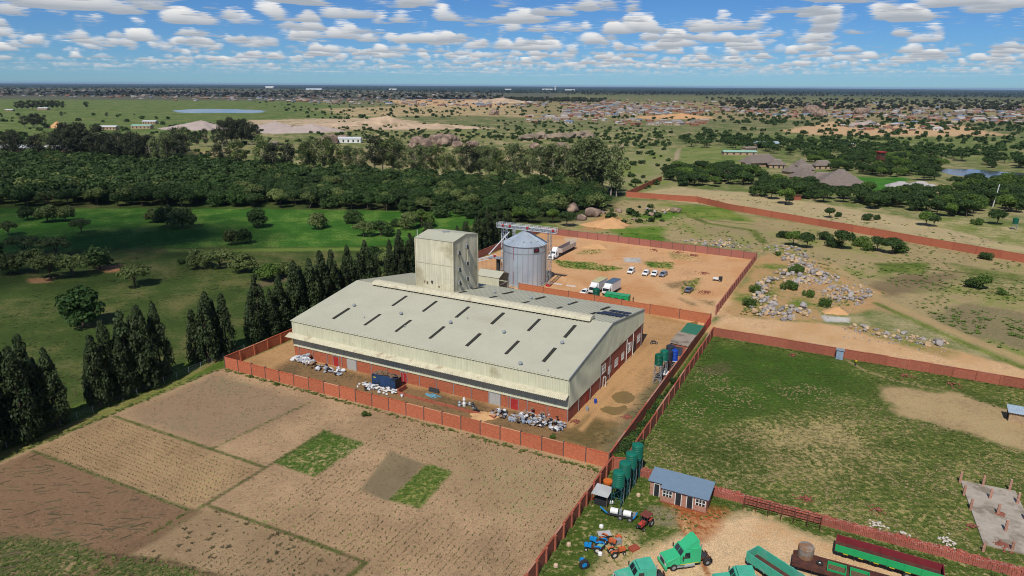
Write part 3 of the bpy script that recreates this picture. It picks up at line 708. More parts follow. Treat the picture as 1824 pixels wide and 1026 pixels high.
def far_wall(label, pts, h, mat, panel):
    for i in range(len(pts)-1):
        a = GL(*pts[i]); b = GL(*pts[i+1]); brick_wall(label[i], a, b, h, mat, panel, -1, 'long red wall across the far fields', thick=.3)
BRICK_F = M_brick('brick_far_red', S(190,106,78), S(170,90,66), S(180,124,96))
far_wall(['short leg of the far red wall running back from its corner', 'far red brick wall, first straight from its corner', 'far red brick wall, middle straight after its bend',
          'far red brick wall, last straight to the right edge'], [(1178,322),(1116,351),(1240,360),(1300,374),(1980,496)], 3.0, BRICK_F, 8)
# red steel gate between the two yards
g = thing('steel_gate', 'red steel gate leaf beside the green-roofed shed', 'gate', LW(11.6,61.8), RZ+math.radians(90))
MB().box(0,6.4,-.04,.04,.25,2.5).build('gate_sheet', RED, g)
for x in (0,2.1,4.2,6.4): MB().box(x-.05,x+.05,-.09,.09,0,2.6).build('gate_post', RED, g)

# ------------------------------------------------------------------ ribbed sheets
def ribbed(mb, org, a, La, b, lo, hi, n, pitch=.7, depth=.08, crest=.25):
    org, a, b, n = Vector(org), Vector(a), Vector(b), Vector(n)
    if not callable(lo): l0 = lo; lo = lambda s: l0
    if not callable(hi): h0 = hi; hi = lambda s: h0
    k = max(1, round(La/pitch)); p = La/k; st = []
    for i in range(k):
        s = i*p; st += [(s, 0), (s+p*(1-2*crest)*.5+p*.08, 0), (s+p*(.5), depth), (s+p*(.5+crest), depth)]
    st.append((La, 0)); o = len(mb.v)
    for s, dd in st:
        base = org+a*s+n*dd
        mb.v.append(tuple(base+b*lo(s))); mb.v.append(tuple(base+b*hi(s)))
    for i in range(len(st)-1): mb.f.append((o+2*i, o+2*i+2, o+2*i+3, o+2*i+1))
    return mb

# ------------------------------------------------------------------ warehouse
EAVE, RIDGE, W_, D_ = 8.7, 12.3, 68.0, 46.0
wh = thing('warehouse', 'huge pale ribbed-metal warehouse on low brick walls', 'warehouse', LW(0,0), RZ)
MB().box(-W_, 0, .18, .5, -.2, 2.62).build('front_brick_wall', BRICK_O, wh)
mb = MB(); mb.box(-.35, 0, .52, 16.5, -.2, 2.85); mb.box(-.35, 0, 16.5, D_-.02, -.2, 5.55); mb.build('side_brick_wall', BRICK_R, wh)
MB().box(-W_, -W_+.35, .52, D_-.02, -.2, 2.8).build('left_brick_wall', BRICK_R, wh)
MB().box(-W_, 0, D_-.3, D_, -.2, 2.8).build('back_brick_wall', BRICK_R, wh)
sl = math.hypot(RIDGE-EAVE, D_/2); sz = (RIDGE-EAVE)/sl; sy = (D_/2)/sl
ribbed(MB(), (-W_,.1,0), (1,0,0), W_, (0,0,1), 2.66, 5.6, (0,-1,0), .7, .09).build('lower_cladding', CLAD, wh)
ribbed(MB(), (-W_,-.02,0), (1,0,0), W_, (0,0,1), 5.55, EAVE+.12, (0,-1,0), .7, .11, .3).build('fascia_cladding', CLAD, wh)
ribbed(MB(), (-W_-.9,-.05,5.75), (1,0,0), W_+1.0, Vector((0,-1.55,-.6)), 0, 1, (0,0,1), .4, .09).build('canopy', CANO, wh)
mb = MB()
for i in range(18): x = -W_+.2+i*(W_-.4)/17; mb = MB(); mb.bar((x,-.12,5.1),(x,-1.45,5.05),.08); mb.bar((x,-.12,4.5),(x,-1.2,5.05),.06); mb.build('canopy_bracket', STEEL, wh)
MB().box(-W_, .0, .0, .17, 2.62, 2.78).build('sill_flashing', CLAD, wh)
for s_, nm in ((1,'front_roof'), (-1,'back_roof')):
    if s_ == 1: ribbed(MB(), (-W_-.12,-.2,EAVE+.1), (1,0,0), W_+.24, (0,sy,sz), 0, sl+.2, (0,-sz,sy), .85, .10, .12).build(nm, ROOFM, wh)
    else: ribbed(MB(), (.12,D_+.2,EAVE+.1), (-1,0,0), W_+.24, (0,-sy,sz), 0, sl+.2, (0,sz,sy), .85, .10, .12).build(nm, ROOFM, wh)
def roofz(v): return EAVE+(RIDGE-EAVE)*(1-abs(v-D_/2)/(D_/2))
for x, nx, nm in ((.02,1,'right_gable_cladding'), (-W_-.02,-1,'left_gable_cladding')):
    mb = MB()
    if nx > 0:
        ribbed(mb, (x,0,0), (0,1,0), 16.5, (0,0,1), 2.8, lambda s: roofz(s)+.1, (1,0,0), .55, .1)
        ribbed(mb, (x,16.5,0), (0,1,0), D_-16.5, (0,0,1), 5.5, lambda s: roofz(s+16.5)+.1, (1,0,0), .55, .1)
    else: ribbed(mb, (x,D_,0), (0,-1,0), D_, (0,0,1), 2.8, lambda s: roofz(s)+.1, (-1,0,0), .55, .06)
    mb.build(nm, CLAD, wh)
ribbed(MB(), (0,D_+.02,0), (-1,0,0), W_, (0,0,1), 2.7, EAVE+.12, (0,1,0), .7, .08).build('back_cladding', CLAD, wh)
mb = MB()      # barge flashing along the right gable
mb.bar((.1,-.2,EAVE+.18),(.1,D_/2,RIDGE+.2),.16,.12); mb.bar((.1,D_/2,RIDGE+.2),(.1,D_+.2,EAVE+.18),.16,.12); mb.build('barge_flashing', STEEL, wh)
MB().bar((-W_-.1,-.22,EAVE+.02),(.1,-.22,EAVE+.02),.14,.14).build('eave_trim', CLAD, wh)
# ridge ventilator: curved ribbed hood over a dark throat
def hood(x0, x1, vc, zc, hw, h, pitch=1.15):
    k = round((x1-x0)/pitch)*4; mb = MB(); m_ = 9; ring = []
    for i in range(k+1):
        x = x0+(x1-x0)*i/k; e = .09 if i % 4 in (1, 2) else 0
        ring.append(len(mb.v))
        for j in range(m_):
            t = math.pi*j/(m_-1); mb.v.append((x, vc-(hw+e)*math.cos(t), zc+(h+e)*math.sin(t)**.8))
    for i in range(k):
        for j in range(m_-1): mb.f.append((ring[i]+j, ring[i+1]+j, ring[i+1]+j+1, ring[i]+j+1))
    mb.f.append(tuple(ring[0]+j for j in range(m_))); mb.f.append(tuple(ring[k]+j for j in reversed(range(m_))))
    return mb
hood(-62, -4.4, D_/2-.2, RIDGE+.32, 1.55, .8).build('ridge_ventilator', CANO, wh)
MB().box(-61.5, -5, D_/2-1.2, D_/2+.9, RIDGE-.3, RIDGE+.5).build('ventilator_throat', DARKST, wh)
# dark rooflight strips
def roof_pt(u, v, off):
    n = Vector((0, -sz, sy)) if v < D_/2 else Vector((0, sz, sy))
    return Vector((u, v, roofz(v)+.1))+n*off
stm = {}
for fr in (True, False):
    d = Vector((0, sy, sz)) if fr else Vector((0, sy, -sz)); n = Vector((0, -sz, sy)) if fr else Vector((0, sz, sy))
    mb = MB(); vs_ = []
    for t_ in (0, 5.6):
        for x in (-.34, .34):
            for k in (-.1, .19): vs_.append(Vector((x,0,0))+d*t_+n*k)
    mb.add(vs_, [(0,1,3,2),(4,6,7,5),(0,4,5,1),(2,3,7,6),(1,5,7,3),(0,2,6,4)])
    me = mb.mesh('rooflight'); me.materials.append(DARKST); stm[fr] = me
for fr, v0, us in ((True,3.7,(-59,-50,-41.6,-32.9,-24,-15,-6.9)), (True,13.8,(-50,-41.5,-32.8,-23.9,-15.1,-6.9)),
                   (False,26.0,(-41,-32.4,-23.7,-15.2,-6.9)), (False,35.8,(-41.6,-33,-24.1,-15.4,-7.2))):
    for u in us: link('rooflight', stm[fr], None, wh, roof_pt(u, v0, 0))
tv = MB(); tv.lathe([(.16,-.2),(.16,.25),(.34,.3),(.42,.5),(.34,.72),(.12,.8)], 12)
tvm = tv.mesh('roof_turbine'); tvm.materials.append(STEEL)
for u, v in [(-58.5,10.4),(-45.4,10.7),(-32.4,10.9),(-19.4,11.1),(-6.3,11.2),(-10.5,1.1),(-35,35.3),(-25,35.3),(-15.4,36.3)]:
    link('roof_turbine', tvm, None, wh, roof_pt(u, v, 0))
pipe = MB().tube((0,0,-.2),(0,0,.5),.12,n=8).mesh('vent_pipe'); pipe.materials.append(STEEL)
for u, v in [(-52.3,6.4),(-41,6),(-30,14),(-4.6,.9),(-20,34),(-9,38)]: link('vent_pipe', pipe, None, wh, roof_pt(u, v, 0))
PANEL = M('solar_panel_glass', S(44,54,78), rough=.5, var=.1, spec=.2)
pn = MB().box(-.48,.48,-.9,.9,.14,.2).mesh('solar_panel'); pn.materials.append(PANEL)
ang = -math.atan2(RIDGE-EAVE, D_/2)
for u0_, v0, k in ((-6.0,31.2,6), (-5.4,33.2,6), (-4.8,36.4,5)):
    for i in range(k):
        p = link('solar_panel', pn, None, wh, roof_pt(u0_+i*1.0, v0, .1)); p.rotation_euler = (ang, 0, math.radians(random.uniform(-1,1)))
# front doors, shutters, downpipes
for u0_, u1, nm, mt in ((-12,-10.4,'door',DOORR), (-38,-36.5,'door',DOORR), (-56.4,-54.9,'door',DOORR), (-16.8,-14.3,'roller_shutter',SHUT), (-52.5,-50,'roller_shutter',SHUT)):
    dd = MB().box(u0_, u1, .10, .2, 0, 2.1 if nm == 'door' else 2.35).build(nm, mt, wh)
    if nm == 'door': MB().box(u1-.25, u1-.15, .03, .1, .95, 1.15).build('handle', STEEL, dd)
    else:
        mb = MB()
        for z in np.arange(.2, 2.3, .2): mb.box(u0_+.03, u1-.03, .06, .1, z, z+.13)
        mb.build('slat', SHUT, dd)
    fm = MB(); fm.box(u0_-.1, u0_, .06, .24, 0, 2.4); fm.box(u1, u1+.1, .06, .24, 0, 2.4); fm.box(u0_-.1, u1+.1, .06, .24, 2.4, 2.5); fm.build('frame', STEEL, dd)
dp = MB().tube((0,.1,0),(0,.1,2.6),.07,n=8).mesh('downpipe'); dp.materials.append(STEEL)
for i in range(17): link('downpipe', dp, None, wh, (-W_+1.5+i*4.15, 0, 0))
# right side: windows, downpipes, doors, pipes
for v0, v1, z0, z1 in ((17.0,19.6,2.9,4.7), (21.5,23.2,1.4,3.0), (25.7,27.7,1.4,3.1), (30.2,31.8,1.4,3.0), (34.2,36.8,1.6,3.6), (41.4,43.6,1.7,3.5)):
    w = MB().box(-.05,.03,v0,v1,z0,z1).build('window', GLASS, wh)
    fm = MB()
    for y in np.linspace(v0, v1, 4): fm.box(.03,.09,y-.04,y+.04,z0,z1)
    for z in (z0, (z0+z1)/2, z1): fm.box(.035,.085,v0,v1,z-.04,z+.04)
    fm.build('window_frame', WHITE, w)
for v0, v1, mt, h in ((9.0,10.4,DOORR,2.1), (20.0,21.0,BLACKM,2.2), (28.4,29.6,DOORR,2.2), (38.6,40.6,BLACKM,2.8)):
    MB().box(-.04,.05,v0,v1,0,h).build('door', mt, wh)
for v, z1 in ((5,2.8),(11,2.8),(16.6,5.4),(22.2,5.4),(33.4,5.4),(38,5.4),(44.5,5.4)): MB().tube((.12,v,0),(.12,v,z1),.07 if v < 30 else .08,n=8).build('downpipe', WHITE if v in (33.4,38) else STEEL, wh)
mb = MB(); mb.tube((.25,18,.1),(.25,18,2.2),.07,n=8); mb.tube((.25,18,2.2),(.7,18.4,2.2),.07,n=8); mb.tube((.7,18.4,2.2),(.7,18.4,0),.07,n=8); mb.build('vent_duct', WHITE, wh)
mb = MB(); mb.tube((.2,34,4.2),(.6,34,4.4),.08,n=8); mb.tube((.6,34,4.4),(.6,34,2.6),.06,n=8); mb.build('vent_duct', WHITE, wh)

# ------------------------------------------------------------------ mill tower rising through the roof
tw = thing('mill_tower', 'tall stained cream metal-clad tower rising from the warehouse roof', 'tower', LW(-53.6,28.4), RZ)
TW_, TD, TH = 11.0, 11.6, 24.0
tr = lambda v: TH+.95*(1-abs(v-TD/2)/(TD/2))
b0 = 10.0
ribbed(MB(), (0,0,0), (1,0,0), TW_, (0,0,1), b0, TH, (0,-1,0), .55, .05).build('front_cladding', TOWC, tw)
ribbed(MB(), (TW_,0,0), (0,1,0), TD, (0,0,1), b0, lambda s: tr(s), (1,0,0), .55, .05).build('right_cladding', TOWC, tw)
ribbed(MB(), (TW_,TD,0), (-1,0,0), TW_, (0,0,1), b0-6, TH, (0,1,0), .55, .05).build('back_cladding', TOWC, tw)
ribbed(MB(), (0,TD,0), (0,-1,0), TD, (0,0,1), b0, lambda s: tr(s), (-1,0,0), .55, .05).build('left_cladding', TOWC, tw)
l2 = math.hypot(TD/2, .95); y2, z2_ = TD/2/l2, .95/l2
ribbed(MB(), (-.15,-.15,TH+.02), (1,0,0), TW_+.3, (0,y2,z2_), 0, l2+.15, (0,-z2_,y2), .5, .05).build('front_roof', ROOFM, tw)
ribbed(MB(), (TW_+.15,TD+.15,TH+.02), (-1,0,0), TW_+.3, (0,-y2,z2_), 0, l2+.15, (0,z2_,y2), .5, .05).build('back_roof', ROOFM, tw)
mb = MB(); mb.box(-.09,TW_+.09,-.1,-.055,17.9,18.05); mb.build('seam_strip', CANO, tw)
for x, y in ((0,0),(TW_,0),(TW_,TD)): MB().box(x-.12,x+.12,y-.12,y+.12,b0,TH).build('corner_trim', CANO, tw)
for y, z in ((1.9,20.6),(5.6,21.4),(1.9,16.4),(5.6,17.2),(2.0,13.0),(5.6,13.2)):
    v_ = MB().box(TW_+.05,TW_+.45,y,y+.55,z,z+.9).build('vent_hood', STEEL, tw)
    MB().prism([(TW_+.46,z+.1),(TW_+.75,z-.15),(TW_+.75,z+.05),(TW_+.46,z+.8)], y-.05, y+.6).build('vent_lip', DARKSTEEL, v_)
mb = MB(); mb.bar((TW_+.4,2.3,20.4),(TW_+.4,3.4,18.0),.18); mb.bar((TW_+.4,5.9,21.3),(TW_+.4,5.9,17.6),.18); mb.build('outlet_pipe', CANO, tw)
MB().lathe([(.25,0),(.3,.3),(.1,.5)],10,(4.8,-.2,13.2)).build('wall_fan', DARKSTEEL, tw)
mb = MB(); mb.box(2.5,2.7,-.2,-.06,12.9,13.4); mb.box(3.2,3.6,-.18,-.06,12.7,13.3); mb.box(6.6,7.0,-.15,-.06,12.2,12.5); mb.build('wall_bracket', TIMBER, tw)
mb = MB()
for i in range(7): mb.bar((4+random.uniform(0,3),4.2+random.uniform(0,2),TH+.9),(4+random.uniform(0,3),4.2+random.uniform(0,2),TH+1.2),.12)
mb.build('roof_bracing', STEEL, tw)
MB().tube((0.3,0.6,TH),(0.3,.6,TH+1.9),.06,n=6).build('mast', WHITE, tw)

# ------------------------------------------------------------------ silo
SU, SV, SR, SE = -49.4, 80.9, 6.6, 12.8
si = thing('grain_silo', 'round galvanised steel grain silo with conical roof', 'silo', LW(SU,SV), RZ)
prof = []
nring = 26
for i in range(nring):
    z = .3+i*(SE-.3)/nring; dz = (SE-.3)/nring
    prof += [(SR, z), (SR+.07, z+dz*.5)]
prof.append((SR, SE))
MB().lathe(prof, 64, cap=False).build('wall', GALV, si, smooth=True)
MB().lathe([(SR+.5,-.2),(SR+.5,.3),(SR-.1,.31)], 48).build('base_pad', CONC, si)
stf = MB().box(SR+.02,SR+.14,-.07,.07,.3,SE-.1).mesh('stiffener'); stf.materials.append(STEEL)
for i in range(26): s_ = link('stiffener', stf, None, si); s_.rotation_euler = (0,0,2*math.pi*i/26)
AP = 16.6
MB().lathe([(SR+.3,SE-.05),(SR+.3,SE+.02),(.55,AP)], 60).build('roof', GALVR, si)
rb = MB().add([(SR+.32,-.07,SE-.02),(SR+.32,.07,SE-.02),(.5,.04,AP-.02),(.5,-.04,AP-.02),(SR+.30,-.05,SE+.16),(SR+.30,.05,SE+.16),(.52,.03,AP+.12),(.52,-.03,AP+.12)],
              [(0,1,5,4),(4,5,6,7),(1,2,6,5),(0,4,7,3),(2,3,7,6)]).mesh('roof_rib'); rb.materials.append(GALVR)
for i in range(30): s_ = link('roof_rib', rb, None, si); s_.rotation_euler = (0,0,2*math.pi*i/30)
MB().lathe([(.7,AP-.1),(.7,AP+.35),(.3,AP+.5)],16).build('roof_cap', GALV, si)
hv = MB().lathe([(.22,-.1),(.22,.3),(.34,.32),(.1,.5)],8).mesh('roof_vent'); hv.materials.append(STEEL)
for t_ in (-2.4,-2.0,-1.2,-.75,-.2): link('roof_vent', hv, None, si, (4.9*math.cos(t_),4.9*math.sin(t_),SE+(AP-SE)*(1-4.9/SR)))
mb = MB()       # eave ring and mid ring
mb.lathe([(SR+.16,SE-.25),(SR+.16,SE-.1)],64,cap=False); mb.lathe([(SR+.12,SE-2.3),(SR+.12,SE-2.1)],64,cap=False); mb.build('wind_ring', STEEL, si)
ta = math.radians(-144)
def sp_(r, t_, z): return (r*math.cos(t_), r*math.sin(t_), z)
mb = MB()
for dt in (-.05,.05): mb.bar(sp_(SR+.3,ta+dt,4.6), sp_(SR+.3,ta+dt,SE+.9), .07)
for z in np.arange(4.7, SE+.5, .45): mb.bar(sp_(SR+.3,ta-.05,z), sp_(SR+.3,ta+.05,z), .05)
mb.build('ladder', STEEL, si)
mb = MB()
for z in np.arange(6.2, SE+.6, .9):
    for k in range(6):
        a0, a1 = math.pi*(k/6-.5), math.pi*((k+1)/6-.5)
        f_ = lambda q: sp_(SR+.3+.55*math.cos(q), ta+.07*math.sin(q), z)
        mb.bar(f_(a0), f_(a1), .05)
mb.build('ladder_cage', STEEL, si)
mb = MB(); c_ = sp_(SR+.6,ta,4.5); mb.cbox(c_,(1.3,1.3,.08)); mb.cbox((c_[0]-.4,c_[1]-.5,5),(.05,.05,1)); mb.cbox((c_[0]+.4,c_[1]-.5,5),(.05,.05,1)); mb.bar((c_[0]-.6,c_[1]-.5,5.5),(c_[0]+.6,c_[1]-.5,5.5),.05); mb.build('landing', STEEL, si)
mb = MB()       # red gauge line on the wall
tg = math.radians(-95); mb.bar(sp_(SR+.17,tg,1),sp_(SR+.17,tg,5),.06); mb.bar(sp_(SR+.17,tg,8.5),sp_(SR+.17,tg,SE-.1),.06); mb.build('red_gauge_line', M('magenta_line', S(190,60,100)), si)
SIGN = M('dark_sign', S(52,34,44), rough=.5, var=.1); 
ts = math.radians(-32)
mb = MB(); nseg = 6; v1 = []
for i in range(nseg+1):
    a_ = ts-.14+.28*i/nseg
    v1 += [sp_(SR+.22,a_,SE-1.75), sp_(SR+.22,a_,SE-.5)]
mb.add(v1, [(2*i,2*i+2,2*i+3,2*i+1) for i in range(nseg)])
sg = mb.build('sign_panel', SIGN, si)
mb = MB(); v1 = []
for i in range(nseg+1):
    a_ = ts-.07+.14*i/nseg
    v1 += [sp_(SR+.235,a_,SE-1.3), sp_(SR+.235,a_,SE-.8)]
mb.add(v1, [(2*i,2*i+2,2*i+3,2*i+1) for i in range(nseg)]); mb.build('sign_mark', M('sign_red', S(140,34,44)), sg)

# ------------------------------------------------------------------ gantry conveyor over the silo
gz = 17.35
ga = thing('gantry_conveyor', 'grey lattice gantry conveyor with red motors spanning above the silo', 'conveyor', LW(SU,SV), RZ)
def truss(mb, a, b, w, h, step, t=.09):
    a, b = Vector(a), Vector(b); d = (b-a); L_ = d.length; d.normalize()
    s = d.cross(Vector((0,0,1)));
    if s.length < .1: s = Vector((1,0,0))
    s.normalize(); q = s.cross(d); k = max(1, round(L_/step))
    c = [(s*w/2*i+q*h/2*j) for i, j in ((-1,-1),(1,-1),(1,1),(-1,1))]
    for o in c: mb.bar(a+o, b+o, t)
    for i in range(k):
        p0 = a+d*L_*i/k; p1 = a+d*L_*(i+1)/k
        for m_ in range(4):
            o1, o2 = c[m_], c[(m_+1) % 4]
            mb.bar(p0+o1, p1+o2, t*.65) if i % 2 else mb.bar(p0+o2, p1+o1, t*.65)
            mb.bar(p0+o1, p0+o2, t*.65)
    return mb
truss(MB(), (-9.8,0,gz), (10.6,0,gz), .95, .95, 1.0, .11).build('beam', GALVW, ga)
mb = MB()
for y in (-.75,.75):
    mb.bar((-9.8,y,gz+1.15),(10.6,y,gz+1.15),.06); mb.bar((-9.8,y,gz+.7),(10.6,y,gz+.7),.05)
    for x in np.arange(-9.8,10.7,1.36): mb.bar((x,y,gz-.4),(x,y,gz+1.15),.06)
mb.build('handrail', GALVW, ga)
MB().box(-9.8,10.6,-.8,.8,gz-.56,gz-.5).build('walkway', STEEL, ga)
MB().box(-9.6,10.4,-.22,.22,gz-.2,gz+.25).build('trough', STEEL, ga)
for x in (-7.6,-5.2,1.0,9.6):
    mo = MB().lathe([(.1,-.35),(.42,-.3),(.42,.3),(.1,.35)],12,(x,-.5,gz+.35)).build('motor', RED, ga)
truss(MB(), (8.6,-.6,-.1), (8.6,-.6,gz-.5), 1.1, 1.1, 1.3, .1).build('right_tower', STEEL, ga)
truss(MB(), (-8.1,1.5,-.1), (-8.1,1.5,gz-.5), 1.5, 1.5, 1.6, .14).build('left_tower', GALVW, ga)
truss(MB(), (-5.6,3.2,-.1), (-5.6,3.2,gz-.4), .8, .8, 1.2, .1).build('elevator_leg', GALVW, ga)
MB().box(7.9,9.3,-1.3,.1,0,.5).build('tower_foot', RED, ga)
MB().tube((-5.6,.2,gz-1.6),(-11.6,-2.6,8.2),.18,n=8).build('spout', GALVW, ga)
mb = MB(); mb.box(-.25,.25,-.25,.25,AP+.3,gz-.5); mb.build('inlet_chute', STEEL, ga)
cv_ = thing('feed_conveyor', 'short sloping lattice conveyor left of the silo', 'conveyor', LW(SU,SV), RZ)
truss(MB(), (-16.5,-3.6,5.6), (-9.0,-2.4,8.0), .8, .9, .9, .1).build('beam', GALVW, cv_)
MB().box(-11.4,-7.0,-3.6,-1.0,7.3,7.5).build('platform', STEEL, cv_)
MB().lathe([(.1,-.35),(.4,-.3),(.4,.3),(.1,.35)],12,(-9.4,-2.8,8.0)).build('motor', RED, cv_)
MB().box(-9.0,-8.0,-2.4,-1.4,0,7.4).build('elevator_column', DARKSTEEL, cv_)
for x, y in ((-12.4,-3),(-10.6,-3),(-13.8,-3.2)): MB().bar((x,y,0),(x,y,7.0),.09).build('support_post', STEEL, cv_)
sh = thing('clad_shed', 'small cream metal shed with a dark open end beside the silo', 'shed', LW(-56.2,62.0), RZ)
ribbed(MB(), (0,0,0), (1,0,0), 7.8, (0,0,1), 0, 6.0, (0,-1,0), .6, .05).build('front_wall', CLAD, sh)
mb = MB(); ribbed(mb, (-.1,-.2,6.0), (1,0,0), 8.0, Vector((0,3.2,1.3)), 0, 1, (0,0,1), .5, .05); mb.build('roof', ROOFM, sh)
ribbed(MB(), (7.9,6.4,6.0), (-1,0,0), 8.0, Vector((0,-3.2,1.3)), 0, 1, (0,0,1), .5, .05).build('back_roof', ROOFM, sh)
mb = MB(); mb.box(-.05,.05,.1,6.2,0,6.0); mb.box(0,7.8,6.1,6.2,0,6.0); mb.build('back_wall', CLAD, sh)
mb = MB(); mb.box(7.6,7.8,-.02,.25,0,6.0); mb.box(7.6,7.8,5.9,6.2,0,6.0); mb.box(7.62,7.78,.25,5.9,3.6,3.75); mb.build('end_frame', STEEL, sh)
gr = thing('floor_grating', 'white slatted grating set on the ground right of the silo', 'grating', G(1001,507), RZ)
for k in range(2):
    for i in range(8): MB().box(-3+k*4.6+i*.4,-2.75+k*4.6+i*.4,-.6,.6,0,.08).build('slat', WHITE, gr)
# ------------------------------------------------------------------ small buildings and tanks
hs = thing('brick_house', 'small rough brick house with a blue-grey sheet roof', 'house', LW(20.2,-16.3), RZ)
mb = MB(); mb.box(1.9,8.7,0,.25,-.1,2.45); mb.xprism([(.25,-.1),(3.45,-.1),(3.45,2.88),(.25,2.42)],8.45,8.7); mb.xprism([(.9,-.1),(3.45,-.1),(3.45,2.85),(.9,2.48)],0,.25); mb.box(.25,1.9,.9,1.15,-.1,2.5); mb.box(1.9,2.15,.25,.9,-.1,2.5); mb.box(0,8.7,3.46,3.7,-.1,2.88)
mb.build('wall', BRICK_H, hs)
ribbed(MB(), (-.3,.55,2.5), (1,0,0), 2.2, Vector((0,3.5,.55)), 0, 1, (0,0,1), .25, .04).build('porch_roof', BLUER, hs)
ribbed(MB(), (1.9,-.4,2.42), (1,0,0), 7.15, Vector((0,4.45,.64)), 0, 1, (0,0,1), .25, .04).build('roof', BLUER, hs)
for x, w_, z0, z1, k in ((.7,.75,0,2.0,'door'),(4.2,.8,0,2.0,'door'),(5.9,.8,0,2.0,'door'),(2.3,1.3,1.0,1.9,'window'),(7.2,1.3,1.0,1.9,'window')):
    y = .86 if x < 1 else -.04
    o = MB().box(x,x+w_,y,y+.06,z0+.02,z1).build(k, GLASS if k == 'window' else BLACKM, hs)
    fm = MB(); fm.box(x-.1,x,y-.05,y+.02,z0,z1+.1); fm.box(x+w_,x+w_+.1,y-.05,y+.02,z0,z1+.1); fm.box(x-.1,x+w_+.1,y-.05,y+.02,z1+.1,z1+.18)
    if k == 'window':
        for q in (.33,.66): fm.box(x+w_*q-.05,x+w_*q+.05,y-.05,y+.02,z0,z1)
        fm.box(x,x+w_,y-.04,y+.01,(z0+z1)/2-.04,(z0+z1)/2+.04)
    fm.build('frame', WHITE, o)
MB().box(1.8,8.8,-.25,-.02,-.1,.1).build('plinth', M('red_soil', S(150,84,58), rough=.95), hs)

gd = thing('gate_shed', 'long brick shed with grey roof beside the twin walls', 'shed', LW(7.4,42.3), RZ)
mb = MB(); mb.box(.2,4.2,.2,.4,0,2.6); mb.box(.2,.4,.4,8.2,0,2.6); mb.box(4.0,4.2,.4,8.2,0,2.6); mb.box(.2,4.2,8.2,8.4,0,2.6); mb.build('wall', BRICK_R, gd)
ribbed(MB(), (0,0,2.95), (0,1,0), 8.6, Vector((4.4,0,-.25)), 0, 1, (0,0,1), .45, .05).build('roof', GREYR, gd)
d_ = MB().box(1.1,3.2,.12,.2,0,2.2).build('door', M('slate_door', S(66,78,92), rough=.6), gd)
MB().box(2.1,2.2,.06,.12,0,2.2).build('frame', DARKSTEEL, d_)
ca = thing('green_carport', 'open shelter with a dark green sheet roof by the red gate', 'shelter', LW(7.6,51.6), RZ)
ribbed(MB(), (0,0,2.6), (0,1,0), 7.8, Vector((4.1,0,-.2)), 0, 1, (0,0,1), .4, .05).build('roof', GREENR, ca)
for x, y in ((.2,.3),(.2,4),(.2,7.5),(3.9,.3),(3.9,7.5)): MB().tube((x,y,0),(x,y,2.5),.06,n=6).build('post', DARKSTEEL, ca)

def tank(parent, r, h, z, mat, name='tank'):
    prof = [(r*.97, 0)]
    k = 7
    for i in range(k):
        zz = h*.9*i/k; prof += [(r, zz+.03), (r, zz+h*.9/k*.7), (r*.965, zz+h*.9/k*.82), (r*.965, zz+h*.9/k*.94)]
    prof += [(r*.96, h*.91), (r*.6, h*.97), (r*.3, h*.985)]
    t_ = MB().lathe(prof, 24, (0,0,z)).build(name, mat, parent, smooth=False)
    MB().lathe([(.27,h*.97),(.27,h*1.03),(.2,h*1.05)],14,(0,0,z)).build('lid', mat, t_)
    return t_
def tank_stand(name, label, loc, r, h, hs_, mat, group, fr=DARKSTEEL, cat='water tank'):
    t_ = thing(name, label, cat, loc, RZ, group)
    tank(t_, r, h, hs_+.08, mat)
    e = r*.8
    MB().box(-e-.1,e+.1,-e-.1,e+.1,hs_-.06,hs_+.06).build('deck', fr, t_)
    for x in (-e,e):
        for y in (-e,e): MB().bar((x,y,0),(x,y,hs_),.1).build('leg', fr, t_)
    mb = MB()
    k = max(1, round(hs_/1.5))
    for i in range(k):
        z0, z1 = .1+i*hs_/k, (i+1)*hs_/k-.1
        for (x0,y0),(x1,y1) in (((-e,-e),(e,-e)),((e,-e),(e,e)),((e,e),(-e,e)),((-e,e),(-e,-e))):
            mb.bar((x0,y0,z0),(x1,y1,z1),.06); mb.bar((x0,y0,z1),(x1,y1,z1),.06)
    mb.build('brace', fr, t_)
    MB().tube((e+.12,e*.3,0),(e+.12,e*.3,hs_+h*.3),.035,n=6).build('pipe', STEEL, t_)
    return t_
TG = 'green tanks on stands in the scrap yard'
STG = M('green_stand_paint', S(40,92,96), rough=.6)
for i, (v, lab) in enumerate(((-20.2,'nearest green water tank on a tall stand by the tin lean-to'), (-17.3,'second green water tank of the row of four on stands'),
                              (-14.2,'third green water tank of the row of four on stands'), (-11.2,'farthest green water tank of the row, at the wall corner'))):
    tank_stand('water_tank', lab, LW(16.7,v), .92, 2.45, 3.2, TANKG, TG, STG)
tank_stand('water_tank', 'dark green tank on a tall lattice stand beside the yard wall', LW(9.7,25.2), .85, 2.4, 4.2, TANKD, 'tanks beside the twin walls', STEEL)
tank_stand('water_tank', 'lighter green tank just behind the dark green one', LW(10.0,28.2), .85, 2.3, 4.2, TANKG, 'tanks beside the twin walls', STEEL)
tank_stand('water_tank', 'nearer black tank behind the green pair', LW(9.9,32.0), 1.0, 2.2, 2.9, TANKK, 'tanks beside the twin walls', RUST)
tank_stand('water_tank', 'black tank nearest the grey-roofed shed', LW(9.6,35.2), 1.0, 2.2, 2.9, TANKK, 'tanks beside the twin walls', RUST)
tank_stand('water_tank', 'bright blue tank on a single stand by the inner wall', LW(11.0,33.4), .72, 2.6, 2.4, TANKB, 'tanks beside the twin walls', WHITE)
t_ = thing('pump_hut', 'low hut with a white sheet roof under the tanks', 'hut', LW(10.7,28.6), RZ)
MB().box(-.7,.7,-1,1,0,1.2).build('wall', BLACKM, t_); MB().box(-.95,.95,-1.2,1.2,1.2,1.28).build('roof', WHITE, t_)
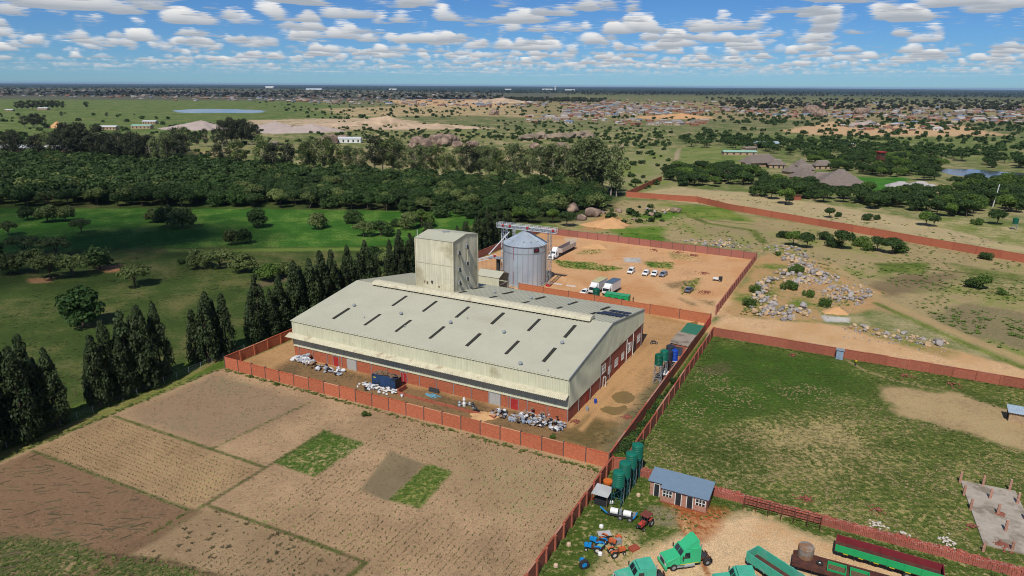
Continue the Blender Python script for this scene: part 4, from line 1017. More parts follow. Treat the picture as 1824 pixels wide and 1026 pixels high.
t_ = thing('lean_to', 'small lean-to of white corrugated tin beside the pier wall', 'shelter', LW(14.6,-21.2), RZ)
ribbed(MB(), (-1.3,-1.3,2.1), (1,0,0), 2.6, Vector((0,2.6,.3)), 0, 1, (0,0,1), .3, .05).build('roof', M('tin_sheet', S(206,206,204), rough=.4, metal=.2), t_)
for x in (-1.2,1.2):
    for y in (-1.2,1.2): MB().bar((x,y,0),(x,y,2.1),.08).build('post', TIMBER, t_)
MB().box(-1.0,1.0,-.6,1.0,0,.9).build('bench', BLACKM, t_)
t_ = thing('feed_hopper', 'small orange hopper leaning by the first green tank', 'hopper', LW(14.2,-17.6), RZ+.4)
MB().lathe([(.15,.6),(.7,1.4),(.75,1.8)],10).build('bin', M('orange_paint', S(214,110,40), rough=.6), t_)
for k in range(3): a_ = k*2.1; MB().bar((.6*math.cos(a_),.6*math.sin(a_),0),(.5*math.cos(a_),.5*math.sin(a_),1.4),.07).build('leg', DARKSTEEL, t_)
# grey hut at right edge, tin latrine
t_ = thing('stone_hut', 'stone hut with a pale blue sheet roof at the right edge', 'hut', LW(72.6,39.6), RZ)
MB().box(.2,6,.2,2.6,0,1.9).build('wall', M('stone_wall', S(176,150,118), rough=.9, var=.3, vs=1.6), t_)
ribbed(MB(), (-.1,-.2,1.95), (1,0,0), 6.5, Vector((0,3.0,.5)), 0, 1, (0,0,1), .4, .05).build('roof', M('pale_blue_sheet', S(164,182,196), rough=.5), t_)
MB().box(.02,.2,.9,1.8,0,1.7).build('door', BLACKM, t_)
t_ = thing('tin_latrine', 'upright pale blue tin box against the brick wall', 'latrine', LW(42.2,58.0), RZ)
mb = MB(); ribbed(mb, (0,0,0), (1,0,0), 1.5, (0,0,1), 0, 2.2, (0,-1,0), .25, .04); mb.build('door', M('tin_blue', S(150,170,190), rough=.45), t_)
MB().box(0,1.5,.02,1.4,0,2.15).build('wall', M('tin_blue'  , S(150,170,190), rough=.45), t_)
MB().box(-.15,1.65,-.2,1.5,2.2,2.26).build('roof', STEEL, t_)
# concrete slab with brick pillars
t_ = thing('concrete_slab', 'cracked concrete floor slab with broken brick pillars', 'slab', LW(62.9,11.6), RZ)
mb = MB(); mb.add([(0,0,.18),(7.3,.5,.18),(8.4,-17,.18),(1.3,-17.2,.18),(0,0,-.1),(7.3,.5,-.1),(8.4,-17,-.1),(1.3,-17.2,-.1)], [(3,2,1,0),(0,1,5,4),(1,2,6,5),(2,3,7,6),(3,0,4,7)])
mb.build('floor', CONC, t_)
for i, (u, v) in enumerate([(62.8,11.1),(65.9,11.6),(69.4,12.0),(63.0,7.2),(66.4,7.7),(69.9,8.2),(63.5,3.2),(66.9,3.6),(70.2,3.9),(67.3,-.7),(64.0,-7.2),(67.5,-5.2),(70.8,-.5)]):
    h = [1.9,1.9,2.0,1.7,1.9,2.0,1.8,1.8,1.7,2.0,1.2,1.4,1.8][i]
    mb = MB(); mb.box(-.16,.16,-.16,.16,-.1,h*.8); mb.box(-.13,.15,-.15,.12,h*.8,h)
    mb.build('pillar', BRICK_H, t_, (u-62.9, v-11.6, 0))
# rack of rusty posts beside the stacked-brick wall
rk = thing('steel_rack', 'rusty steel frame rack standing before the stacked-brick wall', 'rack', LW(33.6,-11.9), RZ)
for i in range(7):
    MB().bar((i*1.75,0,0),(i*1.75,0,1.9),.11).build('post', RUST, rk); MB().bar((i*1.75,-1.0,0),(i*1.75,-1.0,1.7),.08).build('post', RUST, rk)
for z in (.9,1.8): MB().bar((0,0,z),(10.5,0,z),.08).build('rail', RUST, rk)
MB().bar((0,-1,1.6),(10.5,-1,1.6),.07).build('rail', RUST, rk)
mb = MB()
for i in range(18): mb.bar((i*.6,-.05,.9),(i*.6,-.05,1.8),.04)
mb.build('bar', RUST, rk)
# low brick bund and pit in front of the warehouse, manhole ring
bd = thing('brick_bund', 'low broken brick bund in front of the warehouse wall', 'bund', LW(-33,-5.2), RZ)
mb = MB(); mb.box(0,20,0,.35,0,.45); mb.box(20,20.35,.0,3.0,0,.5); mb.box(-2.3,-1.95,.3,3,0,1.0); mb.box(-1.95,0,0,.3,0,.6); mb.build('wall', BRICK_R, bd)
mh = thing('brick_well_ring', 'broken ring of bricks around a pit near the corner', 'well', LW(7.4,-8.4), RZ)
for i in range(9): a_ = i*.7; MB().cbox((1.0*math.cos(a_),1.0*math.sin(a_),.16),(.5,.4,.35)).build('brick', BRICK_H, mh, rz=0)
# ------------------------------------------------------------------ vehicles (local x forward, y left)
_wm = {}
def wheel(p, x, y, r, w, rim=None, z=None, dual=False):
    key = (round(r,2), round(w,2), rim.name if rim else '')
    if key not in _wm:
        mb = MB(); n = 18
        pr = [(r*.55,-w/2),(r*.92,-w/2),(r,-w*.36),(r,w*.36),(r*.92,w/2),(r*.55,w/2)]
        vs_ = []; fs_ = []
        for rr, yy in pr:
            for i in range(n): a_ = 2*math.pi*i/n; vs_.append((rr*math.cos(a_), yy, rr*math.sin(a_)))
        for j in range(len(pr)-1):
            for i in range(n): fs_.append((j*n+i, (j+1)*n+i, (j+1)*n+(i+1)%n, j*n+(i+1)%n))
        mb.add(vs_, fs_); t1 = mb.mesh('tyre'); t1.materials.append(RUBBER)
        r1 = MB().tube((0,-w*.34,0),(0,w*.34,0),r*.57,n=14).tube((0,-w*.42,0),(0,w*.42,0),r*.2,n=8).mesh('rim'); r1.materials.append(rim or STEEL)
        _wm[key] = (t1, r1)
    t1, r1 = _wm[key]
    o = link('wheel', t1, None, p, (x, y, z if z is not None else r)); link('rim', r1, None, o); return o
def car(label, loc, head, paint, kind='hatch', group='cars parked in the earth yard'):
    c = thing('parked_car', label, 'car', loc, math.pi/2-math.radians(head), group)
    L_ = 4.3; hw = .86
    if kind == 'suv': L_ = 4.5; top = 1.72
    else: top = 1.48
    x0, x1 = -L_/2, L_/2
    MB().prism([(x0,.45),(x0+.1,.3),(x1-.1,.28),(x1,.5),(x1-.04,.72),(x1-1.15,.95),(x0+.1,.98),(x0,.8)][::1], -hw, hw).build('body', paint, c)
    tail = .35 if kind != 'sedan' else .9
    MB().prism([(x1-1.2,.93),(x1-1.95,top-.08),(x0+tail+.35,top-.08),(x0+tail-.15,.96)], -hw+.04, hw-.04, .16, 1.0).build('windows', GLASS, c)
    MB().prism([(x1-1.9,top-.1),(x1-1.98,top),(x0+tail+.4,top),(x0+tail+.3,top-.1)], -hw+.19, hw-.19).build('roof', paint, c)
    mb = MB()
    for sx in (x1-2.0+.0, x0+tail+1.05): 
        for s_ in (-1,1): mb.bar((sx,s_*(hw-.03),.95),(sx-.05,s_*(hw-.2),top-.05),.09)
    for s_ in (-1,1): mb.bar((x1-1.18,s_*(hw-.05),.95),(x1-1.93,s_*(hw-.2),top-.04),.08)
    mb.build('pillar', paint, c)
    for s_ in (-1,1):
        MB().cbox((x1-.04,s_*.62,.66),(.08,.34,.16)).build('headlight', WHITE, c); MB().cbox((x0+.02,s_*.66,.82),(.08,.28,.2)).build('tail_light', RED, c)
        for x in (x1-.85, x0+.8): wheel(c, x, s_*(hw-.08), .32, .22, STEEL)
    MB().cbox((x1-.02,0,.5),(.1,1.3,.22)).build('bumper', BLACKM, c)
    return c
WHITEC = M('white_car_paint', S(238,238,236,.88), rough=.25, var=.03, spec=.5)
SILVC = M('silver_car_paint', S(170,180,192), rough=.3, metal=.5, var=.04, spec=.5)
BLUEC = M('grey_blue_car_paint', S(110,124,146), rough=.3, metal=.4, var=.04, spec=.5)
car('tall white car parked alone left of the row of three', G(1124,486), 205, WHITEC, 'suv')
car('white hatchback, leftmost of the close row of three cars', G(1150.5,489.5), 207, WHITEC)
car('white hatchback in the middle of the close row of three cars', G(1165.5,490.5), 204, WHITEC)
car('silver-blue car at the right end of the row of three', G(1181,491.5), 212, SILVC)
car('grey-blue hatchback parked alone on the right of the earth yard', G(1227,519.5), 32, BLUEC, 'sedan')
car('white hatchback behind the orange wall beside the box trucks', G(1041.5,524), 215, WHITEC)

def conv_truck(name, label, loc, head, paint, group, tall=1.0, stripe=None, fairing=True, length=6.6, grille=STEEL):
    """bonneted tractor unit: bonnet, cab, sleeper, roof fairing, bare chassis behind"""
    t_ = thing(name, label, 'truck', loc, math.pi/2-math.radians(head), group)
    hw = 1.18; xf = 2.9
    bn = MB().prism([(xf-.02,.72),(xf,1.35),(xf-.25,1.62),(xf-2.0,1.98),(xf-2.0,.85)], -hw+.12, hw-.12, .16, 1.5).build('bonnet', paint, t_)
    MB().cbox((xf+.03,0,1.12),(.08,1.25,.72)).build('grille', grille, bn)
    gm = MB()
    for i in range(5): gm.cbox((xf+.08,0,.85+i*.13),(.05,1.1,.05))
    gm.build('grille_bar', DARKSTEEL, bn)
    for s_ in (-1,1): MB().cbox((xf-.03,s_*.86,.98),(.14,.3,.26)).build('headlight', WHITE, bn)
    MB().prism([(xf-.1,.38),(xf+.18,.38),(xf+.2,.72),(xf-.1,.76)], -hw-.02, hw+.02).build('bumper', paint, t_)
    xc = xf-2.0; zt = 2.75
    cab = MB().prism([(xc+.02,.8),(xc+.02,1.96),(xc-.5,zt),(xc-1.5,zt+.03),(xc-1.5,.8)], -hw, hw, .1, 2.0).build('cab', paint, t_)
    n_ = Vector((.78,0,.5)).normalized()
    mb = MB(); mb.add([(xc-.02+.03,-.92,2.03),(xc-.02+.03,.92,2.03),(xc-.43+.03,.86,2.68),(xc-.43+.03,-.86,2.68)], [(0,1,2,3)]); mb.build('windscreen', GLASS, cab)
    mb = MB(); mb.bar((xc+.02,0,2.0),(xc-.42,0,2.7),.06); mb.build('screen_bar', paint, cab)
    for s_ in (-1,1):
        mb = MB(); y = s_*(hw+.012); q = s_*(hw-.055)
        mb.add([(xc-.35,y,1.75),(xc-1.25,y,1.7),(xc-1.2,q,2.5),(xc-.55,q,2.52)], [(0,1,2,3) if s_ < 0 else (3,2,1,0)]); mb.build('side_window', GLASS, cab)
        MB().cbox((xc-.1,s_*(hw+.28),2.05),(.12,.14,.55)).build('mirror', DARKSTEEL, cab)
        MB().cbox((xc-.2,s_*(hw-.05),.62),(1.5,.35,.1)).build('step', STEEL, t_)
        MB().tube((xc-.5,s_*(hw-.12),.62),(xc-1.9,s_*(hw-.12),.62),.28,n=12).build('fuel_tank', STEEL, t_)
        if stripe: MB().cbox((xc-1.2,s_*(hw+.015),.9),(2.6,.02,.09)).build('stripe', stripe, t_)
    xs = xc-1.5
    MB().prism([(xs,.8),(xs,zt+.03),(xs-.1,zt+.2),(xs-1.25,zt+.25),(xs-1.25,.8)], -hw-.005, hw+.005, .06, 2.6).build('sleeper', paint, t_)
    if fairing:
        f = MB(); z1 = zt+1.15*tall
        f.add([(xc-.55,-.85,zt+.02),(xc-.55,.85,zt+.02),(xs-1.0,hw-.1,zt+.2),(xs-1.0,-hw+.1,zt+.2),(xs-.55,-.95,z1),(xs-.55,.95,z1),(xs-.98,-.95,z1+.05),(xs-.98,.95,z1+.05)],
              [(0,1,5,4),(4,5,7,6),(0,4,6,3),(1,2,7,5),(2,3,6,7)])
        f.build('roof_fairing', paint, t_)
    else:
        MB().cbox((xc-1.5,0,zt+.12),(1.6,2.0,.18)).build('roof_visor', paint, t_)
        for y in (-.6,-.2,.2,.6): MB().cbox((xc-.75,y,zt+.13),(.2,.14,.12)).build('marker_lamp', DARKSTEEL, t_)
    xe = xf-length
    ch = MB()
    for s_ in (-.42,.42): ch.box(xe, xf-.4, s_-.06, s_+.06, .62, .86)
    for x in np.arange(xe+.1, xs-1.2, .75): ch.box(x, x+.1, -.42, .42, .66, .8)
    ch.build('chassis', RUST if paint.name != 'white_car_paint' else DARKSTEEL, t_)
    MB().lathe([(.5,.9),(.48,1.0),(.1,1.02)],14,(xe+.9,0,0)).build('fifth_wheel', DARKSTEEL, t_)
    MB().tube((xs-1.4,.8,.7),(xs-1.4,.8,zt+.5),.08,n=8).build('exhaust_stack', STEEL, t_)
    for s_ in (-1,1):
        wheel(t_, xf-1.1, s_*(hw-.18), .5, .3, STEEL)
        for x in ((xe+.75,) if length < 7 else (xe+.75, xe+1.85)): wheel(t_, x, s_*(hw-.28), .5, .52, STEEL)
        MB().cbox((xe+.05,s_*.75,.5),(.05,.6,.6)).build('mud_flap', BLACKM, t_)
    return t_
GREENT = M('mint_green_paint', S(64,190,132), rough=.42, var=.07, vs=.9)
GREENF = M('faded_teal_paint', S(76,180,150), rough=.6, var=.14, vs=1.1, dirt=S(120,180,160), dirt_amt=.12)
YEL = M('yellow_stripe', S(220,200,60), rough=.5)
a_, b_ = G(1252,1001), G(1182,1012)
hd_ = math.degrees(math.atan2(b_.x-a_.x, b_.y-a_.y))
p_ = G(1216,1004)
conv_truck('green_truck', 'mint green bonneted truck with tall roof fairing and bare chassis', (p_.x, p_.y, 0), hd_, GREENT, 'green trucks in the scrap yard', 1.05, YEL)
p_ = G(1136,1040)
conv_truck('green_truck', 'teal bonneted truck with holed roof, cut by the bottom edge', (p_.x, p_.y, 0), hd_+4, GREENF, 'green trucks in the scrap yard', 1, None, False)
p_ = G(1312,1052)
conv_truck('green_truck', 'green truck cab roof just showing at the bottom edge', (p_.x, p_.y, 0), 275, GREENF, 'green trucks in the scrap yard', 1, None, False)
def flat_trailer(name, label, a, b, w, z, side_h, floor, sides, group=None, cat='trailer', wheels=3, posts=True):
    A, B = Vector(a), Vector(b); d = B-A; L_ = d.length
    t_ = thing(name, label, cat, (A.x, A.y, 0), math.atan2(d.y, d.x), group)
    MB().box(0,L_,-w/2,w/2,z-.12,z).build('floor', floor, t_)
    for s_ in (-1,1): MB().box(0,L_,s_*w/2-.05,s_*w/2+.05,z+.002,z+side_h).build('side_board', sides[0] if s_ < 0 else sides[1], t_)
    for x in (0,L_): MB().box(x-.05,x+.05,-w/2+.06,w/2-.06,z+.003,z+side_h).build('end_board', sides[1], t_)
    if posts:
        for x in np.linspace(.4, L_-.4, 7):
            for s_ in (-1,1): MB().box(x-.05,x+.05,s_*(w/2+.09)-.035,s_*(w/2+.09)+.035,z-.1,z+side_h+.03).build('stake', sides[0], t_)
    ch = MB(); ch.box(.5,L_-.5,-.5,-.38,z-.45,z-.13); ch.box(.5,L_-.5,.38,.5,z-.45,z-.13); ch.build('chassis', DARKSTEEL, t_)
    for k in range(wheels):
        for s_ in (-1,1): wheel(t_, L_-1.3-k*1.25, s_*(w/2-.25), .48, .45, STEEL)
    for s_ in (-1,1): MB().bar((2.4,s_*.6,0),(2.4,s_*.6,z-.12),.12).build('landing_leg', DARKSTEEL, t_)
    return t_
GREENB = M('bright_green_boards', S(40,170,100), rough=.5, var=.1)
REDB = M('dark_red_boards', S(130,44,52), rough=.7, var=.25, vs=1.2)
BROWNB = M('rust_brown_boards', S(104,64,54), rough=.8, var=.25, vs=1.0, two=S(78,50,46))
tr1 = flat_trailer('cargo_trailer', 'long open trailer with green inside boards and dark red sides', LW(46.2,-17.0), LW(58.5,-17.3), 2.4, 1.15, .95, BROWNB, (GREENB, REDB), 'trailers in the scrap yard')
for k in range(6): MB().box(1+k*1.8,1.6+k*1.8,-1.28,-1.24,1.0,1.1).build('hazard_marker', YEL, tr1)
flat_trailer('cargo_trailer', 'rusty brown flat trailer loaded with a tank and green frames', LW(41.4,-22.6), LW(56,-22.2), 2.5, 1.1, .55, BROWNB, (BROWNB, BROWNB), 'trailers in the scrap yard')
t_ = thing('rusty_drum', 'squat grey rusty tank standing upright on the brown trailer', 'tank', LW(42.8,-21.4,1.1), RZ)
MB().lathe([(.95,0),(1.0,.1),(1.0,1.5),(.9,1.75),(.3,1.85)],16).build('shell', M('rusty_grey', S(150,142,132), rough=.7, two=S(140,104,76), vs=.9), t_)
t_ = thing('spare_wheel', 'single wheel lying on the brown trailer bed', 'wheel', LW(44.6,-22.0,1.12), RZ)
MB().lathe([(.2,.0),(.42,.0),(.45,.12),(.42,.24),(.2,.24)],16,cap=False).build('tyre', RUBBER, t_); MB().lathe([(.2,.05),(.1,.2)],10).build('rim', WHITE, t_)
for k, u in enumerate((46.6, 49.2)):
    t_ = thing('steel_grid', ('left','right')[k]+' of two green steel grids lying on the brown trailer', 'grid', LW(u,-22.3,1.1), RZ)
    for q in ((-1.1,1.1,-.9,-.8),(-1.1,1.1,.8,.9),(-1.1,-1.0,-.8,.8),(1.0,1.1,-.8,.8)): MB().box(q[0],q[1],q[2],q[3],.02,.45).build('rail', GREENB, t_)
    for i in range(6): MB().box(-.95,.95,-.7+i*.26,-.55+i*.26,.05,.1).build('slat', TIMBER, t_)
flat_trailer('cargo_trailer', 'light green caged trailer at the bottom edge beside the sand', LW(36.6,-24.6), LW(43.5,-28.4), 2.3, 1.0, 1.3, BROWNB, (GREENF, GREENF), 'trailers in the scrap yard', wheels=2)

# white tractor-trailer in the earth yard
a_, b_ = G(981,463), G(1016,445)
hd2 = math.degrees(math.atan2(a_.x-b_.x, a_.y-b_.y)); dv = (b_-a_).normalized()
p_ = a_+dv*2.6
conv_truck('white_truck', 'white bonneted truck with tall sleeper in the earth yard', (p_.x, p_.y, 0), hd2, WHITEC, None, 1.0, None, True, 7.6)
q_ = a_+dv*6.9; e_ = a_+dv*20.5
CREAM = M('cream_trailer_side', S(206,192,178), rough=.7, var=.2, vs=1.2); BRN = M('brown_trailer_inside', S(110,74,62), rough=.8, var=.2)
flat_trailer('open_trailer', 'long open high-sided trailer behind the white truck', (q_.x,q_.y,0), (e_.x,e_.y,0), 2.5, 1.3, 1.6, BRN, (CREAM, CREAM), None, wheels=3)
# two cab-over box trucks
def box_truck(label, loc, head, roof):
    t_ = thing('box_truck', label, 'truck', loc, math.pi/2-math.radians(head), 'box trucks behind the orange wall')
    hw = 1.2
    cb = MB().prism([(3.9,.5),(4.0,1.4),(3.75,2.55),(2.3,2.6),(2.3,.5)], -hw+.05, hw-.05, .06, 1.6).build('cab', WHITEC, t_)
    MB().add([(4.0,-1.0,1.5),(4.0,1.0,1.5),(3.82,.98,2.35),(3.82,-.98,2.35)], [(0,1,2,3)]).build('windscreen', GLASS, cb)
    for s_ in (-1,1):
        MB().box(2.7,3.7,s_*(hw-.03)-.01,s_*(hw-.03)+.01,1.5,2.2).build('side_window', GLASS, cb); MB().cbox((4.0,s_*.85,.8),(.1,.3,.2)).build('headlight', STEEL, cb)
        MB().cbox((3.95,s_*(hw+.2),1.9),(.1,.12,.5)).build('mirror', DARKSTEEL, cb)
    MB().cbox((4.02,0,.62),(.12,2.2,.3)).build('bumper', BLACKM, cb); MB().prism([(3.3,2.62),(2.3,2.62),(2.3,3.4)][::1], -1.0, 1.0).build('wind_deflector', WHITEC, cb)
    bx = MB().box(-4.2,2.1,-hw-.05,hw+.05,1.0,3.6).build('cargo_box', WHITE, t_)
    MB().box(-4.25,2.15,-hw-.09,hw+.09,3.602,3.66).build('box_roof', roof, bx)
    mb = MB(); mb.box(-4.1,2.6,-.5,-.35,.7,.99); mb.box(-4.1,2.6,.35,.5,.7,.99); mb.build('chassis', DARKSTEEL, t_)
    for s_ in (-1,1):
        wheel(t_, 3.0, s_*(hw-.2), .46, .3, STEEL)
        wheel(t_, -2.4, s_*(hw-.28), .46, .5, STEEL)
p_ = LW(-25.2,79.4); p2_ = LW(-21.2,80.2)
box_truck('white box truck with a cream roof, left of the pair', p_+Vector((1.2,2.2,0)), 212, M('cream_box_roof', S(190,186,142), rough=.6))
box_truck('white box truck with a slate blue roof, right of the pair', p2_+Vector((1.2,2.2,0)), 212, M('slate_box_roof', S(84,104,124), rough=.6))
t_ = thing('water_tank', 'dark green tank standing behind the wall between the box trucks', 'water tank', LW(-22.7,74.2), RZ)
tank(t_, 1.05, 3.3, .3, TANKD); MB().box(-1.1,1.1,-1.1,1.1,0,.3).build('plinth', CONC, t_)
t_ = thing('green_container', 'low green container behind the orange wall', 'container', LW(-19.6,72.8), RZ)
ribbed(MB(), (0,0,0), (1,0,0), 7.0, (0,0,1), .2, 2.75, (0,-1,0), .5, .05).build('front_wall', GREENB, t_)
MB().box(0,7,.02,2.3,.2,2.72).build('body', GREENB, t_); MB().box(-.08,7.08,-.1,2.4,2.76,2.82).build('roof', M('green_container_roof', S(64,160,112), rough=.6), t_)
for i in range(3): MB().box(1+i*2.0,2+i*2.0,-.09,-.05,1.2,2.0).build('vent', DARKSTEEL, t_)
# blue container in front of the warehouse
t_ = thing('blue_container', 'dark blue steel container with junk on top before the warehouse wall', 'container', LW(-42.6,-3.8), RZ)
BLC = M('dark_blue_steel', S(44,72,112), rough=.6, var=.2, vs=.8, dirt=S(40,44,50), dirt_amt=.15)
ribbed(MB(), (0,0,0), (1,0,0), 6.0, (0,0,1), .15, 2.35, (0,-1,0), .3, .04).build('front_wall', BLC, t_)
MB().box(0,6,.02,2.2,.1,2.34).build('body', BLC, t_)
MB().box(5.99,6.06,.1,2.1,.2,2.25).build('door', BLACKM, t_); MB().box(.5,1.1,-.08,-.05,1.75,1.95).build('mark', YEL, t_)

# motorcycle by the warehouse corner
t_ = thing('motorcycle', 'small dark motorcycle parked by the far corner of the warehouse', 'motorcycle', LW(2.6,47.0), RZ+.5)
for x in (-.62,.62): wheel(t_, x, 0, .31, .12, STEEL)
MB().prism([(-.6,.6),(.35,.55),(.45,.85),(.1,.95),(-.7,.82)], -.12, .12).build('body', DARKSTEEL, t_)
mb = MB(); mb.bar((.62,0,.31),(.4,0,1.05),.06); mb.bar((.4,-.35,1.05),(.4,.35,1.05),.05); mb.build('fork', STEEL, t_); MB().box(-.65,.05,-.13,.13,.86,.96).build('seat', BLACKM, t_)

# old red tractor and scrap machines
def tractor(label, loc, head, paint, canopy=None, name='tractor', group=None, bare=False):
    t_ = thing(name, label, 'tractor', loc, math.pi/2-math.radians(head), group); t_.scale = (.84,)*3 if canopy else (.72,)*3
    MB().prism([(1.7,.75),(1.72,1.3),(.4,1.4),(.4,.7)], -.36, .36, .05, 1.2).build('bonnet', paint, t_)
    MB().box(1.72,1.78,-.3,.3,.78,1.25).build('grille', DARKSTEEL, t_)
    MB().box(-1.2,.45,-.28,.28,.55,.95).build('transmission', RUST, t_)
    MB().box(-.75,-.3,-.25,.25,1.0,1.15).build('seat', BLACKM, t_)
    MB().bar((.3,0,1.3),(.05,0,1.55),.05).build('steering_column', DARKSTEEL, t_)
    for s_ in (-1,1):
        MB().prism([(-.2,1.35),(-1.2,1.5),(-1.5,1.15),(-1.45,1.1),(-1.15,1.42),(-.25,1.28)], s_*.62-.17, s_*.62+.17).build('fender', paint, t_)
        wheel(t_, -.85, s_*.78, .68, .36, M('cream_rim', S(214,210,196), rough=.6)); wheel(t_, 1.3, s_*.62, .36, .22, M('cream_rim', S(214,210,196), rough=.6))
    MB().tube((1.0,.15,1.35),(1.0,.15,2.0),.04,n=6).build('exhaust', DARKSTEEL, t_)
    if canopy:
        MB().box(-1.3,.5,-.8,.8,2.2,2.28).build('canopy', canopy, t_)
        for x in (-1.2,.4):
            for s_ in (-1,1): MB().bar((x,s_*.6,.9),(x,s_*.7,2.2),.06).build('post', DARKSTEEL, t_)
    return t_
BLUET = M('bright_blue_paint', S(30,140,210), rough=.5, var=.08); ORT = M('faded_orange_paint', S(204,104,58), rough=.65, var=.2); REDT = M('faded_red_paint', S(190,70,56), rough=.65, var=.15)
tractor('old red tractor with a maroon canopy', G(1148,938), 222, REDT, M('maroon_canopy', S(126,66,56), rough=.7))
tractor('bright blue tractor, nearer of the two blue wrecks', G(1057,980), 285, BLUET, None, 'tractor', 'scrapped tractors')
tractor('blue tractor with its rear in pieces, farther of two', G(1066,971), 300, BLUET, None, 'tractor', 'scrapped tractors')
tractor('stripped orange tractor with one big rear tyre', G(1098,988), 70, ORT, None, 'tractor', 'scrapped tractors')
tractor('rusty orange tractor carcass beside the white tin sheet', G(1082,968), 120, ORT, None, 'tractor', 'scrapped tractors')
t_ = thing('engine_block', 'grey engine block with orange cover on the grass', 'engine', G(1099,969), .4)
MB().cbox((0,0,.45),(1.1,.6,.7)).build('block', STEEL, t_); MB().cbox((.5,.5,.5),(.7,.6,.7)).build('cover', ORT, t_); MB().tube((-.7,-.3,.35),(-.7,.3,.35),.35,n=12).build('flywheel', DARKSTEEL, t_)
t_ = thing('engine_block', 'small engine under a pale green cover', 'engine', G(1069,981), .9)
MB().cbox((0,0,.4),(.8,.5,.7)).build('block', RUST, t_); MB().cbox((0,0,.83),(.85,.6,.12)).build('cover', M('pale_green_paint', S(130,180,150), rough=.6), t_)
t_ = thing('blue_hub_wheel', 'lone tractor tyre with a blue barrel hub', 'wheel', G(1040,1013), .3)
wheel(t_, 0, 0, .68, .4, BLUET); MB().tube((0,.2,.6),(.2,1.1,.5),.38,n=14).build('barrel', BLUET, t_)
t_ = thing('tin_table', 'pale tin sheet on short legs behind the scrapped tractors', 'table', G(1076,958), .1)
MB().box(-.9,.9,-.55,.55,.7,.76).build('top', M('tin_sheet', S(206,206,204), rough=.4), t_)
for x in (-.8,.8):
    for y in (-.45,.45): MB().bar((x,y,0),(x,y,.7),.06).build('leg', DARKSTEEL, t_)
t_ = thing('red_crate', 'rusty red slatted crate lying in the grass', 'crate', G(1129,978), .6)
for i in range(5): MB().box(-.7,.7,-.45+i*.2,-.32+i*.2,.05,.3).build('slat', M('rust_red', S(170,84,64), rough=.8), t_)
MB().box(-.7,.7,-.46,.5,0,.05).build('base', M('rust_red', S(170,84,64), rough=.8), t_)
# sprayer rig with white tanks
t_ = thing('crop_sprayer', 'white-tanked crop sprayer with folded blue booms', 'sprayer', G(1106,922), -.35)
for x in (-1.0,.9): MB().tube((x-.55,0,.9),(x+.55,0,.9),.45,n=14).build('tank', WHITE, t_)
MB().box(-2.0,1.8,-.4,.4,.35,.45).build('frame', DARKSTEEL, t_)
MB().bar((-2.0,-.3,.5),(-3.1,-.1,1.2),.14).build('boom', BLUET, t_); MB().bar((1.8,-.3,.4),(2.3,.3,1.2),.14).build('boom', BLUET, t_)
for x in (-.1,1.9): MB().cbox((x,.1,.85),(.35,.35,.8)).build('pump', STEEL, t_)
for s_ in (-1,1): wheel(t_, 0, s_*.65, .38, .2, STEEL); wheel(t_, 1.4, s_*.65, .38, .2, STEEL)
for k, (px_, py_, c_, lab) in enumerate(((1071,940,WHITE,'white plastic canister standing on the grass'), (1013,972,M('sandstone', S(206,178,150), rough=.9),'pale block by the pier wall'), (1069,989,WHITE,'white sack lying before the scrapped tractors'),
                            (1089,897,WHITE,'white bucket by the tank stands'), (1137,884,M('sandstone', S(206,178,150), rough=.9),'pale lump of stone before the brick house'), (990,1010,M('sandstone', S(206,178,150), rough=.9),'small pale stone low on the left by the pier wall'))):
    t_ = tag(MB().lathe([(.22,0),(.34,.1),(.3,.42),(.12,.55)],9).build(['canister','stone','sack','bucket','stone','stone'][k], c_, None, G(px_,py_), random.random()*3), lab, ['canister','stone','sack','bucket','stone','stone'][k])
t_ = thing('red_ladder', 'short red painted frame on the ground by the lean-to', 'frame', G(1058,890), .2)
for y in (-.2,.2): MB().bar((-1,y,.15),(1,y,.35),.08).build('rail', RED, t_)
for x in np.linspace(-.8,.8,5): MB().bar((x,-.2,.15+.1*(x+1)),(x,.2,.15+.1*(x+1)),.06).build('rung', RED, t_)
t_ = thing('loader_bucket', 'dark machine with a box body parked on the earth yard', 'trailer', LW(4.0,112), RZ)
MB().box(-.9,.9,-.6,.6,.6,1.0).build('bed', WHITE, t_); MB().box(.9,1.9,-.6,.6,.4,1.5).build('engine', BLACKM, t_)
for x in (-.6,1.3):
    for s_ in (-1,1): wheel(t_, x, s_*.6, .36, .2, STEEL)
